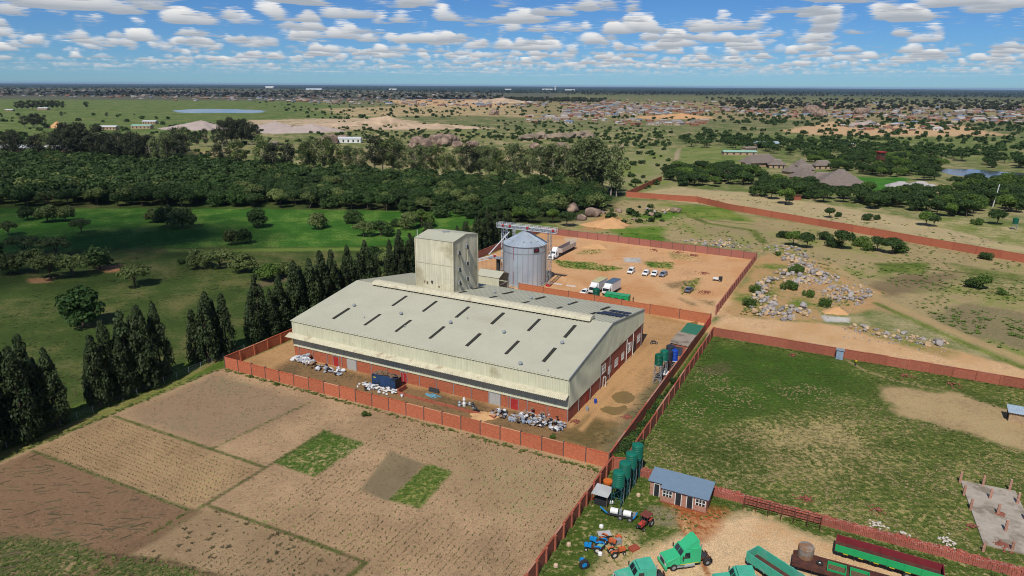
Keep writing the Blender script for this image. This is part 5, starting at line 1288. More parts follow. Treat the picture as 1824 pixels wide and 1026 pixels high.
# people, one continuous skinned body each
def person(label, loc, head, top, legs_m, h=1.72):
    V_ = [(0,0,.92),(0,0,1.15),(0,0,1.38),(0,0,1.48),(.01,0,1.63),(0,.1,.88),(.03,.11,.5),(0,.12,.06),(.13,.12,.03),(0,-.1,.88),(-.04,-.11,.5),(-.06,-.12,.06),(.07,-.12,.03),
          (0,.19,1.36),(.02,.25,1.1),(.1,.24,.86),(0,-.19,1.36),(-.02,-.25,1.1),(.06,-.24,.86)]
    E_ = [(0,1),(1,2),(2,3),(3,4),(0,5),(5,6),(6,7),(7,8),(0,9),(9,10),(10,11),(11,12),(2,13),(13,14),(14,15),(2,16),(16,17),(17,18)]
    Rr = [.13,.13,.14,.06,.1,.085,.062,.045,.04,.085,.062,.045,.04,.06,.048,.038,.06,.048,.038]
    me = bpy.data.meshes.new('person'); me.from_pydata(V_, E_, [])
    o = bpy.data.objects.new('person', me); col.objects.link(o)
    o.modifiers.new('skin', 'SKIN'); o.modifiers.new('sub', 'SUBSURF').levels = 1
    for i, sv in enumerate(me.skin_vertices[0].data): sv.radius = (Rr[i], Rr[i]); sv.use_root = (i == 0)
    m_ = bpy.data.materials.new('clothes_'+top[0]); m_.use_nodes = True; t = m_.node_tree; b = t.nodes['Principled BSDF']; b.inputs['Roughness'].default_value = .85
    tc = N(t, 'ShaderNodeTexCoord'); sp = N(t, 'ShaderNodeSeparateXYZ'); t.links.new(tc.outputs['Object'], sp.inputs[0])
    c = mixc(t, ramp01(t, sp.outputs[2], .93, .95, False), legs_m, top[1]); c = mixc(t, ramp01(t, sp.outputs[2], 1.46, 1.48, False), c, S(92,62,48)); t.links.new(c, b.inputs['Base Color'])
    o.data.materials.append(m_)
    o.location = loc; o.rotation_euler = (0,0,math.pi/2-math.radians(head)); o.scale = (h/1.74,)*3
    return tag(o, label, 'person')
person('person in a yellow shirt walking on the grass path', G(1523.5,651.5), 60, ('yellow', S(220,190,40)), S(50,48,50))
person('person in dark clothes standing left behind the green container', LW(-14.6,76.6), 200, ('dark', S(70,40,44)), S(44,46,60))
person('person in a dark jacket standing right behind the green container', LW(-12.4,77.2), 150, ('grey', S(80,80,92)), S(60,40,40))
# ------------------------------------------------------------------ vegetation
def leaf_cloud(cent, rad, per, size, aspect=1.0, up_bias=.35, r=None, inner=.45):
    r = r or rng
    cent = np.asarray(cent, float); rad = np.asarray(rad, float)
    if rad.ndim == 1: rad = np.repeat(rad[:, None], 3, 1)
    n = len(cent)*per; ci = np.repeat(np.arange(len(cent)), per)
    d = r.normal(size=(n, 3)); d[:, 2] += up_bias; d /= np.linalg.norm(d, axis=1)[:, None]
    rr = inner+(1-inner)*r.random(n)**.5
    p = cent[ci]+d*rad[ci]*rr[:, None]
    nn = d*.9+r.normal(size=(n, 3))*.45; nn[:, 2] += .25; nn /= np.linalg.norm(nn, axis=1)[:, None]
    t1 = np.cross(nn, r.normal(size=(n, 3))); t1 /= np.linalg.norm(t1, axis=1)[:, None]; t2 = np.cross(nn, t1)
    if aspect != 1.0:      # hang downwards
        dn = np.array([0, 0, -1.0])-nn*(-nn[:, 2])[:, None]; dn /= np.maximum(np.linalg.norm(dn, axis=1), 1e-6)[:, None]
        t1 = dn; t2 = np.cross(nn, t1)
    s = size*(.6+.8*r.random(n))[:, None]
    q = np.stack([p-t1*s*aspect, p+t2*s*(.5+.5*r.random(n))[:, None], p+t1*s*aspect*.8, p-t2*s*(.5+.5*r.random(n))[:, None]], 1).reshape(-1, 3)
    return q, np.arange(n*4).reshape(-1, 4)
def mesh_np(name, v, f, mat=None):
    me = bpy.data.meshes.new(name); me.vertices.add(len(v)); me.vertices.foreach_set('co', np.asarray(v, float).ravel())
    f = np.asarray(f); me.loops.add(f.size); me.loops.foreach_set('vertex_index', f.ravel().astype(np.int32))
    me.polygons.add(len(f)); me.polygons.foreach_set('loop_start', (np.arange(len(f))*f.shape[1]).astype(np.int32)); me.update(calc_edges=True)
    if mat: me.materials.append(mat)
    return me
BARK = M('brown_bark', S(96,80,66), rough=.95, var=.3, vs=2); BARKP = M('pale_bark', S(168,156,140), rough=.9, var=.25, vs=1.2)
LEAF_F = M_leaf('woodland_leaves', S(46,70,34), S(60,86,38), S(84,106,52)); LEAF_B = M_leaf('bright_leaves', S(64,96,34), S(90,116,44), S(112,134,60))
LEAF_A = M_leaf('olive_leaves', S(84,102,52), S(104,120,62), S(130,140,82)); LEAF_C = M_leaf('cypress_needles', S(44,60,32), S(54,70,38), S(74,88,48), .1)
LEAF_E = M_leaf('gum_leaves', S(88,104,62), S(108,122,74), S(134,142,94)); LEAF_D = M_leaf('dark_gum_leaves', S(50,60,40), S(62,70,46), S(86,90,62))
LEAF_G = M_leaf('deep_green_leaves', S(42,72,30), S(54,84,34), S(78,104,46))
VAR = {}
def limbs(mb, h, r, tips, base=.35):
    mb.tube((0,0,-.3),(0.04*h,.02*h,h*base),r,r*.75,7); mb.tube((0.04*h,.02*h,h*base),(.0,.05*h,h*.85),r*.75,r*.25,6)
    for t in tips:
        k = base*h*(.75+.5*random.random()); mb.tube((0.03*h,.02*h,k),(t[0]*.75,t[1]*.75,t[2]),r*.5,r*.12,5)
def make_variants():
    for s in range(5):   # round woodland tree, crown ~8.4 m
        r = np.random.default_rng(10+s); n = 22
        d = r.normal(size=(n,3)); d /= np.linalg.norm(d,axis=1)[:,None]; d[:,2] = np.abs(d[:,2])*.9-.15
        c = d*np.array([3.0,3.0,2.2])*(.55+.45*r.random(n))[:,None]+np.array([0,0,4.2]); rad = 1.15+.6*r.random(n)
        v, f = leaf_cloud(c, np.stack([rad*1.1,rad*1.1,rad*.85],1), 115, .30, r=r, inner=.6)
        tr = MB(); limbs(tr, 5.5, .22, [tuple(q) for q in c[:6]])
        VAR['round',s] = (v, f, tr)
    for s in range(4):   # flat-topped umbrella tree, crown ~9 m
        r = np.random.default_rng(30+s); n = 20
        a = r.random(n)*6.283; q = np.sqrt(r.random(n))*3.5
        c = np.stack([q*np.cos(a), q*np.sin(a), 4.2+1.2*r.random(n)-.07*q*q],1); rad = 1.1+.55*r.random(n)
        v, f = leaf_cloud(c, np.stack([rad*1.15,rad*1.15,rad*.65],1), 110, .28, r=r, inner=.55)
        tr = MB(); limbs(tr, 5.0, .2, [tuple(x) for x in c[:8]], .3)
        VAR['umbrella',s] = (v, f, tr)
    for s in range(4):   # low dense bush
        r = np.random.default_rng(50+s); n = 14
        a = r.random(n)*6.283; q = np.sqrt(r.random(n))*2.3
        c = np.stack([q*np.cos(a), q*np.sin(a), .7+1.5*r.random(n)-.12*q*q+.3],1); rad = .95+.45*r.random(n)
        v, f = leaf_cloud(c, rad, 110, .24, r=r, inner=.6)
        tr = MB(); limbs(tr, 2.2, .12, [tuple(x) for x in c[:5]], .2)
        VAR['bush',s] = (v, f, tr)
    for s in range(6):   # cypress, 17 m
        r = np.random.default_rng(70+s); n = 84; h = 17.0
        z = 1.3+(h-1.6)*np.sort(r.random(n)**1.15); pr = 2.95*(1-(z/h)**1.9)*(.86+.28*r.random(n)); pr = np.where(z < 3, pr*(.55+.15*z), pr)
        a = r.random(n)*6.283; c = np.stack([pr*.72*np.cos(a), pr*.72*np.sin(a), z],1); rad = .55+.28*pr
        v, f = leaf_cloud(c, np.stack([rad*.8,rad*.8,rad*1.2],1), 60, .20, 1.7, .2, r, .6)
        tr = MB(); tr.tube((0,0,-.3),(0,0,h*.8),.28,.06,7)
        VAR['cypress',s] = (v, f, tr)
    for s in range(5):   # gum tree, 20 m, airy crown
        r = np.random.default_rng(90+s); n = 24; h = 20.0
        z = h*(.28+.68*r.random(n)); q = 4.0*np.sin(np.clip((z/h-.25)/.75,0,1)*3.0)*(.45+.65*r.random(n))+.3; a = r.random(n)*6.283
        c = np.stack([q*np.cos(a), q*np.sin(a), z],1); rad = 1.5+1.0*r.random(n)
        v, f = leaf_cloud(c, np.stack([rad,rad,rad*1.1],1), 90, .32, 1.3, .1, r, .3)
        tr = MB(); tr.tube((0,0,-.3),(.2,.1,h*.5),.3,.2,7); tr.tube((.2,.1,h*.5),(.1,.3,h*.92),.2,.05,6)
        for t in c[:9]: tr.tube((.15,.1,t[2]*.72),tuple(t),.1,.03,5)
        VAR['gum',s] = (v, f, tr)
def make_domes():
    for s in range(5):   # domed meadow tree, foliage nearly to the ground, crown ~9 m
        r = np.random.default_rng(130+s); n = 30
        d = r.normal(size=(n,3)); d /= np.linalg.norm(d,axis=1)[:,None]; d[:,2] = np.abs(d[:,2])
        c = d*np.array([3.3,3.3,4.0])*(.6+.4*r.random(n))[:,None]+np.array([0,0,1.5]); c[:,:2] *= (1+.25*r.normal(size=2))[None]
        rad = 1.0+.5*r.random(n)
        v, f = leaf_cloud(c, np.stack([rad*1.1,rad*1.1,rad*.8],1), 105, .27, r=r, inner=.6)
        tr = MB(); limbs(tr, 5.0, .24, [tuple(q) for q in c[:7]], .25)
        VAR['dome',s] = (v, f, tr)
make_variants(); make_domes()
LEAFOF = {'dome':LEAF_A,'round':LEAF_F,'umbrella':LEAF_A,'bush':LEAF_F,'cypress':LEAF_C,'gum':LEAF_E}
_tm = {}
def tree_meshes(kind, s, leaf):
    k = (kind, s, leaf.name)
    if k not in _tm:
        v, f, tr = VAR[kind, s]; me = mesh_np('crown', v, f, leaf); t = tr.mesh('trunk'); t.materials.append(BARKP if kind == 'gum' else BARK); _tm[k] = (me, t)
    return _tm[k]
NV = {'dome':5,'round':5,'umbrella':4,'bush':4,'cypress':6,'gum':5}
def plant(kind, loc, scale, label, group, name, cat='tree', leaf=None, sc3=None):
    s = random.randrange(NV[kind]); me, t = tree_meshes(kind, s, leaf or LEAFOF[kind])
    o = thing(name, label, cat, loc, random.random()*6.283, group)
    o.scale = sc3 if sc3 else (scale*random.uniform(.92,1.08), scale*random.uniform(.92,1.08), scale*random.uniform(.94,1.06))
    link('trunk', t, None, o); link('crown', me, None, o); return o

# cypress line (local u, v, height)
CY = [('the clump at the left edge', [(-80.5,-57.5,17),(-82.5,-54.5,18),(-80.2,-51,17.5),(-82.4,-48.3,18.5),(-81.2,-45.3,15),(-83.5,-51.5,17),(-84,-46,13)]),
      ('the middle clump beside the field', [(-82.2,-36.6,14.5),(-83.6,-33.2,16),(-81.6,-31.6,13),(-83.8,-29.2,17),(-81.8,-27.0,17.5),(-82.6,-23.0,17),(-84.8,-35,13.5),(-85,-26.5,15)]),
      ('the clump by the wall corner', [(-82.6,-11.5,14.5),(-84.4,-9.2,15.5),(-82.8,-6.2,14.5),(-85.6,-6.8,13),(-84.5,-13,12.5)]),
      ('the row along the warehouse side wall', [(-83,2.0,12.5),(-84.6,5.4,16),(-82.6,7.6,12),(-83.4,11,13.5),(-85,13,14),(-83.2,16.6,17),(-84.2,19.5,15),(-82.6,21.5,16.5),(-85,24,15),(-83.4,26.4,17.5),(-82.6,29.5,15),(-84.6,32,16.5),(-83.2,35.2,12.5),(-84.6,38.6,16.5),(-83.4,41.8,14),(-84,45.5,16.5),(-83,49,12)]),
      ('the row left of the tower', [(-84,57,14.5),(-83,60.2,15.5),(-85,63.5,16.5),(-83.2,66.5,15),(-84,70,13),(-83.4,76,17),(-84.5,80,16)]),
      ('the row between tower and silo', [(-84,96,12),(-83.2,100,13),(-84.6,104,12.5),(-83.4,108,13.5),(-84.2,112.5,14.5),(-83.6,117,15),(-84.8,122,13),(-84,128,15.5),(-83.5,134,12)])]
for gname, lst in CY:
    lst = sorted(lst, key=lambda q: LW(q[0],q[1]).x/LW(q[0],q[1]).y)
    for i, (u, v, h) in enumerate(lst):
        k = h/17.0; w = k*random.uniform(.92,1.12)
        plant('cypress', LW(u,v), 1, 'dark cypress, '+ORD[i]+' from the left in '+gname, 'cypresses in '+gname, 'cypress_tree', sc3=(w,w,k))

# meadow trees by picture position of the foot: (x, y, kind, crown width m)
MT = [(85,396,'round',9.5,'wide dark tree at the far left of the meadow strip'),(50,392,'round',8,'tree left of the wide dark tree at the meadow edge'),(118,394,'round',8,'tree right of the wide dark tree at the meadow edge'),
 (298,404,'round',11,'broad tree, left half of the big pair in the bright meadow'),(325,406,'round',11,'broad rounded tree, right half of the big pair in the meadow'),(275,396,'round',8,'tree behind the big pair in the meadow'),
 (146,416,'umbrella',7,'small flat-topped tree alone in the bright strip at left'),(15,420,'umbrella',7,'flat-topped tree near the left edge in the bright strip'),
 (460,405,'umbrella',9.5,'olive flat-topped tree alone in the bright meadow'),(567,407,'round',9,'rounded olive tree in the middle of the bright meadow'),
 (630,398,'round',8,'dense tree behind the pair near the meadow middle'),(648,421,'umbrella',7,'pale thin tree in front of the meadow pair'),(679,420,'round',8,'dense rounded tree right of the pale thin tree'),
 (728,408,'round',9,'green tree, left of the pair near the tower'),(752,404,'round',9.5,'bright green tree, right of the pair near the tower'),(786,386,'bush',8,'low broad bush at the far meadow edge'),(710,404,'bush',5,'small bush left of the pair near the tower'),
 (353,476,'umbrella',7.5,'leftmost tree of the clump right of the meadow centre'),(391,478,'umbrella',8,'slim-trunked tree in the middle of the meadow clump'),(436,485,'round',8,'dense round tree at the right of the meadow clump'),
 (412,436,'umbrella',7,'far left tree of the clump by the bright strip'),(436,434,'umbrella',7,'far right tree of the clump by the bright strip'),
 (178,480,'round',10,'big dark tree at the right of the left-hand grove'),(130,494,'umbrella',9,'bare-trunked tree at the front of the left-hand grove'),(92,497,'umbrella',9,'twin-stemmed tree in the left-hand grove'),(60,485,'umbrella',9,'tree in the middle of the left-hand grove'),
 (20,488,'round',9,'dark tree at the left edge of the left-hand grove'),(45,455,'umbrella',9,'tree at the back of the left-hand grove'),(100,460,'umbrella',8.5,'second tree at the back of the left-hand grove'),(-15,470,'round',10,'tree cut by the left edge in the grove'),
 (241,510,'umbrella',8,'lone umbrella tree in the middle of the meadow'),(149,580,'bush',12,'large dark dome-shaped bush alone on the meadow'),
 (323,470,'bush',2.4,'tiny bush between grove and clump'),(478,500,'round',7,'bright green tree at the edge of the cypress row'),(507,492,'round',6.5,'grey-green tree beside the bright one near the cypresses'),
 (668,470,'round',8.5,'spreading tree left of the tower'),(640,480,'bush',6,'bush at the foot of the spreading tree'),(690,474,'round',7,'tree between the spreading tree and the tower'),(655,488,'bush',6,'low bush behind the cypress row')]
for x, y, k, w, lab in MT:
    if k == 'round' or x in (353,436,412,460) or w > 11: k = 'dome'
    base = {'round':8.4,'umbrella':9.0,'bush':5.6,'dome':9.0}[k]
    plant(k, G(x,y), w*1.28/base, lab, 'trees scattered over the meadow', 'meadow_tree', leaf={'umbrella':LEAF_A,'dome':random.choice([LEAF_A,LEAF_F,LEAF_A]),'bush':LEAF_F}[k] if x not in (752,478,149) else LEAF_G if x == 149 else LEAF_B)

def sample_poly(px_pts, spacing, jit=.45, r=None):
    poly = [wpt(p) for p in px_pts]; q = np.array(poly)
    xs = np.arange(q[:,0].min(), q[:,0].max(), spacing); ys = np.arange(q[:,1].min(), q[:,1].max(), spacing)
    X, Y = np.meshgrid(xs, ys); X = X+(rng.random(X.shape)-.5)*2*jit*spacing; Y = Y+(rng.random(Y.shape)-.5)*2*jit*spacing
    x, y = X.ravel(), Y.ravel(); ok = sdf_poly(x, y, poly) < 0
    return np.stack([x[ok], y[ok]], 1)
def px_of(p):
    v = np.array([p[0], p[1], -CAMH]); d = v @ fw; return 912+F*(v @ rt)/d, 513-F*(v @ up)/d
TEMPL = {}
def low_templates(kind, leaf_slot=0, n=3, per=9, size=.85):
    out = []
    for s in range(n):
        r = np.random.default_rng(200+s+sum(map(ord, kind)) % 50)
        v, f, tr = VAR[kind, s]
        k = r.choice(len(f), int(len(f)/per), replace=False)
        q = np.asarray(v).reshape(-1,4,3)[k]; c = q.mean(1, keepdims=True); q = c+(q-c)*(per**.5)*size
        vv = q.reshape(-1,3); ff = [tuple(x) for x in np.arange(len(vv)).reshape(-1,4)]
        tv, tf = tr.v, tr.f
        o = len(vv); vv = np.concatenate([vv, np.array(tv)]); nf = len(ff); ff += [tuple(i+o for i in t) for t in tf if len(t) == 4][:40]
        out.append((vv, ff, [leaf_slot]*nf+[1]*(len(ff)-nf)))
    return out
# dense wood
wood = sample_poly([(-260,292),(0,286),(240,286),(340,292),(420,300),(560,312),(800,326),(1000,336),(1090,350),(1080,372),(1010,378),(960,392),(870,394),(760,380),(600,372),(330,370),(-260,368)], 8.0)
wood = np.array([p for p in wood if not (toL(p)[0] > -90 and toL(p)[1] < 160)])
key = np.hypot(wood[:,0], wood[:,1]); wood = wood[np.argsort(key)]
vis = [i for i, p in enumerate(wood) if -60 < px_of(p)[0] < 1880]
near = set(vis[:290]); rest = []
for i, p in enumerate(wood):
    if i in near:
        k = random.random()
        plant('round' if k < .5 else 'dome' if k < .9 else 'umbrella', (p[0],p[1],0), random.uniform(1.0,1.55), 'dark green tree packed into the dense wood behind the meadow', 'dense wood behind the meadow', 'woodland_tree', leaf=random.choice([LEAF_F,LEAF_F,LEAF_F,LEAF_A,LEAF_G]))
    else: rest.append(p)
rest = np.array(rest); n = len(rest)
joined('woodland', low_templates('round', n=3, per=5)+low_templates('dome', 2, n=1, per=6), np.c_[rest, np.zeros(n)], np.stack([rng.uniform(1.0,1.6,n)]*2+[rng.uniform(1.0,1.5,n)],1), rng.random(n)*6.28, rng.integers(0,4,n), [LEAF_F, BARK, LEAF_A], 'dense dark green wood merging into one mass', 'wood')
# gum trees behind the wood: (x, y foot, height m)
GT = [(400,300,18),(425,303,17),(472,306,21),(488,308,16),(512,308,17),(545,308,17),(560,306,20),(578,307,20),(592,308,21),(622,308,15),(641,312,15),(668,312,22),(682,310,19),(700,312,21),(712,313,18),(742,318,18),(760,318,18),(778,317,17),(795,320,15),(820,318,17),(838,320,19),(855,320,18),(872,322,18),(893,322,17),(916,326,20),(940,324,17),(962,328,19),(985,330,20),(1005,332,21),(1022,334,20),(1040,338,24),(1055,342,25),(1072,344,25),(1088,348,23),(1098,350,18),(1030,330,20),(975,326,17)]
for i, (x, y, h) in enumerate(GT):
    k = h/20*1.22; plant('gum', G(x,y), k*1.0, 'tall pale gum tree, '+ORD[i]+' from the left in the row behind the wood', 'gum trees in the row behind the wood', 'gum_tree', leaf=random.choice([LEAF_E,LEAF_A,LEAF_D]) if x < 900 else LEAF_E, sc3=(k*1.25,k*1.25,k))
DG = [(352,262,15),(367,262,17),(385,262,16),(396,260,25),(405,260,24),(414,259,26),(423,259,27),(432,258,26),(441,258,25),(449,258,24),(457,258,21),(430,254,24),(412,256,23)]
DG.sort()
for i, (x, y, h) in enumerate(DG):
    plant('gum', G(x,y), h/20, 'tall dark gum, '+ORD[i]+' from the left in the clump by the gravel heaps', 'tall gum clump by the gravel heaps', 'gum_tree', leaf=LEAF_D)
LG = [(-10,280,18),(8,282,20),(25,282,22),(35,283,22),(62,284,18),(70,285,20),(92,284,21),(110,285,24),(128,286,28),(140,288,27),(150,288,29),(163,288,25),(175,290,22),(190,290,22),(205,292,23),(215,290,24),(232,292,22),(245,294,22),(258,294,23),(270,296,22),(285,298,21),(300,300,24),(310,300,20),(325,290,22),(330,280,24),(120,276,26),(180,278,26),(205,276,20),(240,276,20),(300,276,20),(318,270,22)]
LG.sort()
for i, (x, y, h) in enumerate(LG):
    plant('gum', G(x,y), h/20*1.05, 'big dark tree, '+ORD[i]+' from the left in the grove by white roofs', 'dark grove by the white roofs', 'grove_tree', leaf=random.choice([LEAF_D,LEAF_D,LEAF_E]), sc3=(h/20*1.35,h/20*1.35,h/20))
FL = [(32,196,20),(40,196,22),(50,196,23),(58,196,24),(66,195,23),(75,195,24),(84,195,23),(93,195,24),(102,194,22),(112,194,20),(155,193,18),(45,228,18),(60,228,20),(66,229,22),(78,228,16),(190,208,9),(110,208,10)]
FL.sort()
for i, (x, y, h) in enumerate(FL):
    plant('gum', G(x,y), h/20, 'distant tree, '+ORD[i]+' from the left on the far green plain', 'distant trees on the far green plain', 'plain_tree', leaf=LEAF_D, sc3=(h/20*1.5,h/20*1.5,h/20*.9))
# savanna trees around the lodges
sav = []
for pts, spc in (([(1182,306),(1330,304),(1345,316),(1330,330),(1240,336),(1190,328)], 8.2), ([(1345,322),(1440,336),(1560,352),(1600,364),(1560,374),(1440,358),(1350,342)], 8.2),
                 ([(1560,352),(1700,348),(1840,350),(1840,380),(1700,388),(1590,374)], 8.6), ([(1690,328),(1840,332),(1840,352),(1700,350)], 9),
                 ([(1210,244),(1420,256),(1560,264),(1720,274),(1720,292),(1560,286),(1440,280),(1320,268),(1215,262)], 15), ([(1430,284),(1540,282),(1660,290),(1684,306),(1664,324),(1540,312),(1450,302)], 11),
                 ([(1740,285),(1840,290),(1840,303),(1745,300)], 14), ([(1330,345),(1400,352),(1420,372),(1400,372)], 12)):
    for p in sample_poly(pts, spc): sav.append(p)
def near_building(p):
    for (x, y, r_) in ((1350,292,26),(1382,296,12),(1490,332,24),(1430,318,11),(1622,336,24),(1300,312,10),(1424,299,10),(1410,310,10),(1565,300,10),(1463,298,9),(1260,250,1)):
        q = G(x,y)
        if math.hypot(p[0]-q.x, p[1]-q.y) < r_: return True
    X_, Y_ = px_of(p)
    for a_, b_, c_, d_ in ((1588,1660,330,352),(1450,1535,328,352),(1412,1452,316,332),(1322,1396,284,308),(1292,1312,308,318)):
        if a_ < X_ < b_ and c_ < Y_ < d_: return True
    return False
sav = [p for p in sav if not near_building(p) and random.random() < .93]
sav.sort(key=lambda p: math.hypot(p[0],p[1]))
for i, p in enumerate(sav[:290]):
    plant(random.choice(['umbrella','round','dome']), (p[0],p[1],0), random.uniform(.9,1.4), 'spreading green savanna tree in the belt around the thatched lodges', 'savanna trees around the lodges', 'savanna_tree', leaf=random.choice([LEAF_F,LEAF_F,LEAF_B]))
rs = np.array(sav[290:]) if len(sav) > 290 else None
RT = [(1412,438,7.5,'leftmost bush tree below the far red wall'),(1396,424,5.5,'small tree behind the leftmost bush tree'),(1436,442,8,'second bush tree below the far red wall'),(1470,428,6,'tree behind the second bush tree'),(1500,444,9,'large bush tree in the middle of the row below the red wall'),
 (1484,440,6,'low tree left of the large bush tree'),(1534,438,6.5,'tree right of the large bush tree'),(1563,448,7,'fourth dense bush tree in the row'),(1588,452,8,'wide bush tree at the right end of the row'),(1604,450,6,'last small bush of the row below the red wall'),(1545,446,5,'small round bush within the row'),
 (1405,366,6,'lone tree near the start of the far red wall'),(1477,388,6,'left small tree in the pale field above the red wall'),(1493,386,4.5,'little bush in the pale field above the red wall'),(1545,392,5.5,'small umbrella tree above the red wall'),(1562,391,4.5,'bush beside the small umbrella tree'),
 (1648,402,8,'left of two trees in the green strip by the red wall'),(1662,404,7,'right of two trees in the green strip by the red wall'),(1740,400,5,'small dense tree near the green water tank'),(1775,400,9,'tree by the pole at the right'),(1720,384,9,'round tree before the lodge belt at right'),
 (1690,386,8,'tree under the right-hand lodge belt'),(1748,515,6,'dark bush in the brown scrub field'),(1732,513,4.5,'smaller bush beside the dark one in the scrub'),(1755,462,4.5,'lone round bush in the tan field at right'),(1784,525,3,'small bush at the right edge of the scrub'),
 (1010,404,9,'tree behind the gantry end'),(1132,334,7,'round tree before the start of the red wall'),(1340,345,6,'small tree beside the lodge belt'),(985,398,8,'bushy tree right of the gantry'),(950,398,9,'bushy tree above the silo'),(925,396,9,'bushy tree left above the silo'),(900,398,8,'tree behind the gantry beam')]
for x, y, w, lab in RT:
    k = 'bush' if w < 6 or 1390 < x < 1610 and y > 420 and w < 7 else 'round'
    plant(k, G(x,y), w/(5.6 if k == 'bush' else 8.4), lab, 'trees in the fields right of the yard', 'field_tree', leaf=random.choice([LEAF_F,LEAF_B,LEAF_F]))
# shrubs between the twin walls and against the scrap-yard corner
for i in range(22):
    v = [-9,-8,-7,-6.2,-5,-4.2,-3,-1.5,0,2,4,6,8,10.5,13,15,17,20,22,24,27,31][i]
    plant('bush', LW(13.2+random.uniform(-.4,.4), v), .55*random.uniform(.8,1.3) if v < 1 else .34*random.uniform(.8,1.3), 'leafy shrub between the twin brick walls, '+ORD[i]+' from the near end', 'shrubs between the twin walls', 'wall_shrub', 'shrub', LEAF_F if i % 3 else LEAF_B)
for x, y, w, lab in ((652,741,1.6,'tiny green bush in the ploughed field below the wall'),(447,672,1.0,'small weed bush at the upper left of the field'),(493,686,1.1,'weed bush near the front wall in the field'),
                     (1418,486,5,'dark bush on top of the rubble field'),(1405,515,4.5,'bush within the rubble, left'),(1335,545,4,'leafy bush at the foot of the rubble'),(1440,528,3.5,'bush on the right slope of the rubble'),(1345,520,4,'green bush on the wall side of the rubble'),(1470,545,4,'low bush by the sand pit in the rubble'),(1385,455,2.5,'bush among the rocks by the yard corner'),
                     (985,780,1.2,'tiny bush by the front wall foot')):
    plant('bush', G(x,y), w/5.6, lab, None, 'field_bush', 'bush', LEAF_B)
# far shrubs and trees, uncountable
def px_scatter(pts, n):
    q = np.array(pts, float); out = []
    while len(out) < n:
        x = rng.uniform(q[:,0].min(), q[:,0].max(), n); y = rng.uniform(q[:,1].min(), q[:,1].max(), n)
        ok = sdf_poly(x, y, [tuple(p) for p in pts]) < 0
        out += list(zip(x[ok], y[ok]))
    return np.array([tuple(G(a,b))[:2] for a, b in out[:n]])
def shrubs(name, label, groups, lo, hi, leaf, kind='bush', per=16, cat='shrubs'):
    P_ = np.concatenate([px_scatter(p, k) for p, k in groups]); n = len(P_)
    joined(name, low_templates(kind, n=3, per=per), np.c_[P_, np.zeros(n)], rng.uniform(lo, hi, n), rng.random(n)*6.28, rng.integers(0,3,n), [leaf, BARK], label, cat)
shrubs('mid_shrubs', 'low shrubs dotted over the rocky land behind the gum trees', [([(440,232),(1200,236),(1190,300),(1100,330),(560,300),(420,270)], 260), ([(880,215),(1200,225),(1190,262),(880,250)], 300), ([(320,262),(560,262),(560,300),(380,300)], 60), ([(600,216),(900,226),(900,250),(560,246)], 200), ([(1080,340),(1180,300),(1196,320),(1120,350)], 12), ([(1080,366),(1230,372),(1180,398),(1080,405)], 9), ([(1060,384),(1130,366),(1180,384),(1100,392)], 9)], .35, 1.1, LEAF_F)
shrubs('plain_shrubs', 'scattered scrub over the far right plain', [([(1230,230),(1824,238),(1824,280),(1300,262)], 260), ([(1350,196),(1824,204),(1824,236),(1300,222)], 420), ([(900,176),(1400,182),(1400,222),(900,205)], 420), ([(0,200),(320,205),(560,228),(300,262),(0,262)], 110), ([(450,180),(900,178),(900,208),(560,214)], 220), ([(-40,236),(100,246),(330,258),(330,285),(-40,270)], 160)], .6, 1.7, LEAF_F, 'bush', 22)
shrubs('far_woods', 'far dark tree belt along the horizon', [([(-100,152),(1900,163),(1900,168),(1000,168),(-100,160)], 1500), ([(1000,162),(1900,166),(1900,176),(1400,172),(1000,170)], 900), ([(900,176),(1080,178),(1070,184),(900,182)], 260), ([(0,158),(900,164),(900,178),(0,172)], 700), ([(1250,176),(1824,180),(1824,200),(1300,196)], 500)], 1.0, 2.2, LEAF_D, 'round', 42, 'wood')
if rs is not None:
    n = len(rs); joined('savanna_wood', low_templates('umbrella', n=3, per=5), np.c_[rs, np.zeros(n)], rng.uniform(.85,1.4,n), rng.random(n)*6.28, rng.integers(0,3,n), [LEAF_F, BARK], 'belt of savanna trees behind the lodges', 'wood')
# ------------------------------------------------------------------ rocks and heaps
def rock_mesh(seed, sub=2, rough=.28, flat=.75, facet=True):
    r = np.random.default_rng(seed); bm = bmesh.new(); bmesh.ops.create_icosphere(bm, subdivisions=sub, radius=1.0)
    ph = r.random((6,3))*6.28; fr = r.uniform(.8,2.4,(6,3))
    pl = r.normal(size=(7,3)); pl /= np.linalg.norm(pl,axis=1)[:,None]; off = r.uniform(.62,.9,7)
    for v in bm.verts:
        p = np.array(v.co); n = 0
        for k in range(6): n += math.sin(p[0]*fr[k,0]*2+ph[k,0])*math.sin(p[1]*fr[k,1]*2+ph[k,1])*math.sin(p[2]*fr[k,2]*2+ph[k,2])
        p = p*(1+rough*n*.5)
        if facet:
            for k in range(7):
                d = p @ pl[k]
                if d > off[k]: p = p-pl[k]*(d-off[k])
        v.co = (p[0], p[1], p[2]*flat)
    me = bpy.data.meshes.new('rock'); bm.to_mesh(me); bm.free(); return me
ROCKM = M_rand('granite_blocks', [S(172,164,158), S(154,148,144), S(190,162,128), S(198,172,136), S(166,160,156), S(138,132,128)], rough=.9, var=.2, vs=1.8, bump=.4)
rmesh = []
for s in range(7): me = rock_mesh(300+s, 2, .22, .7); me.materials.append(ROCKM); rmesh.append(me)
rk_pos = []
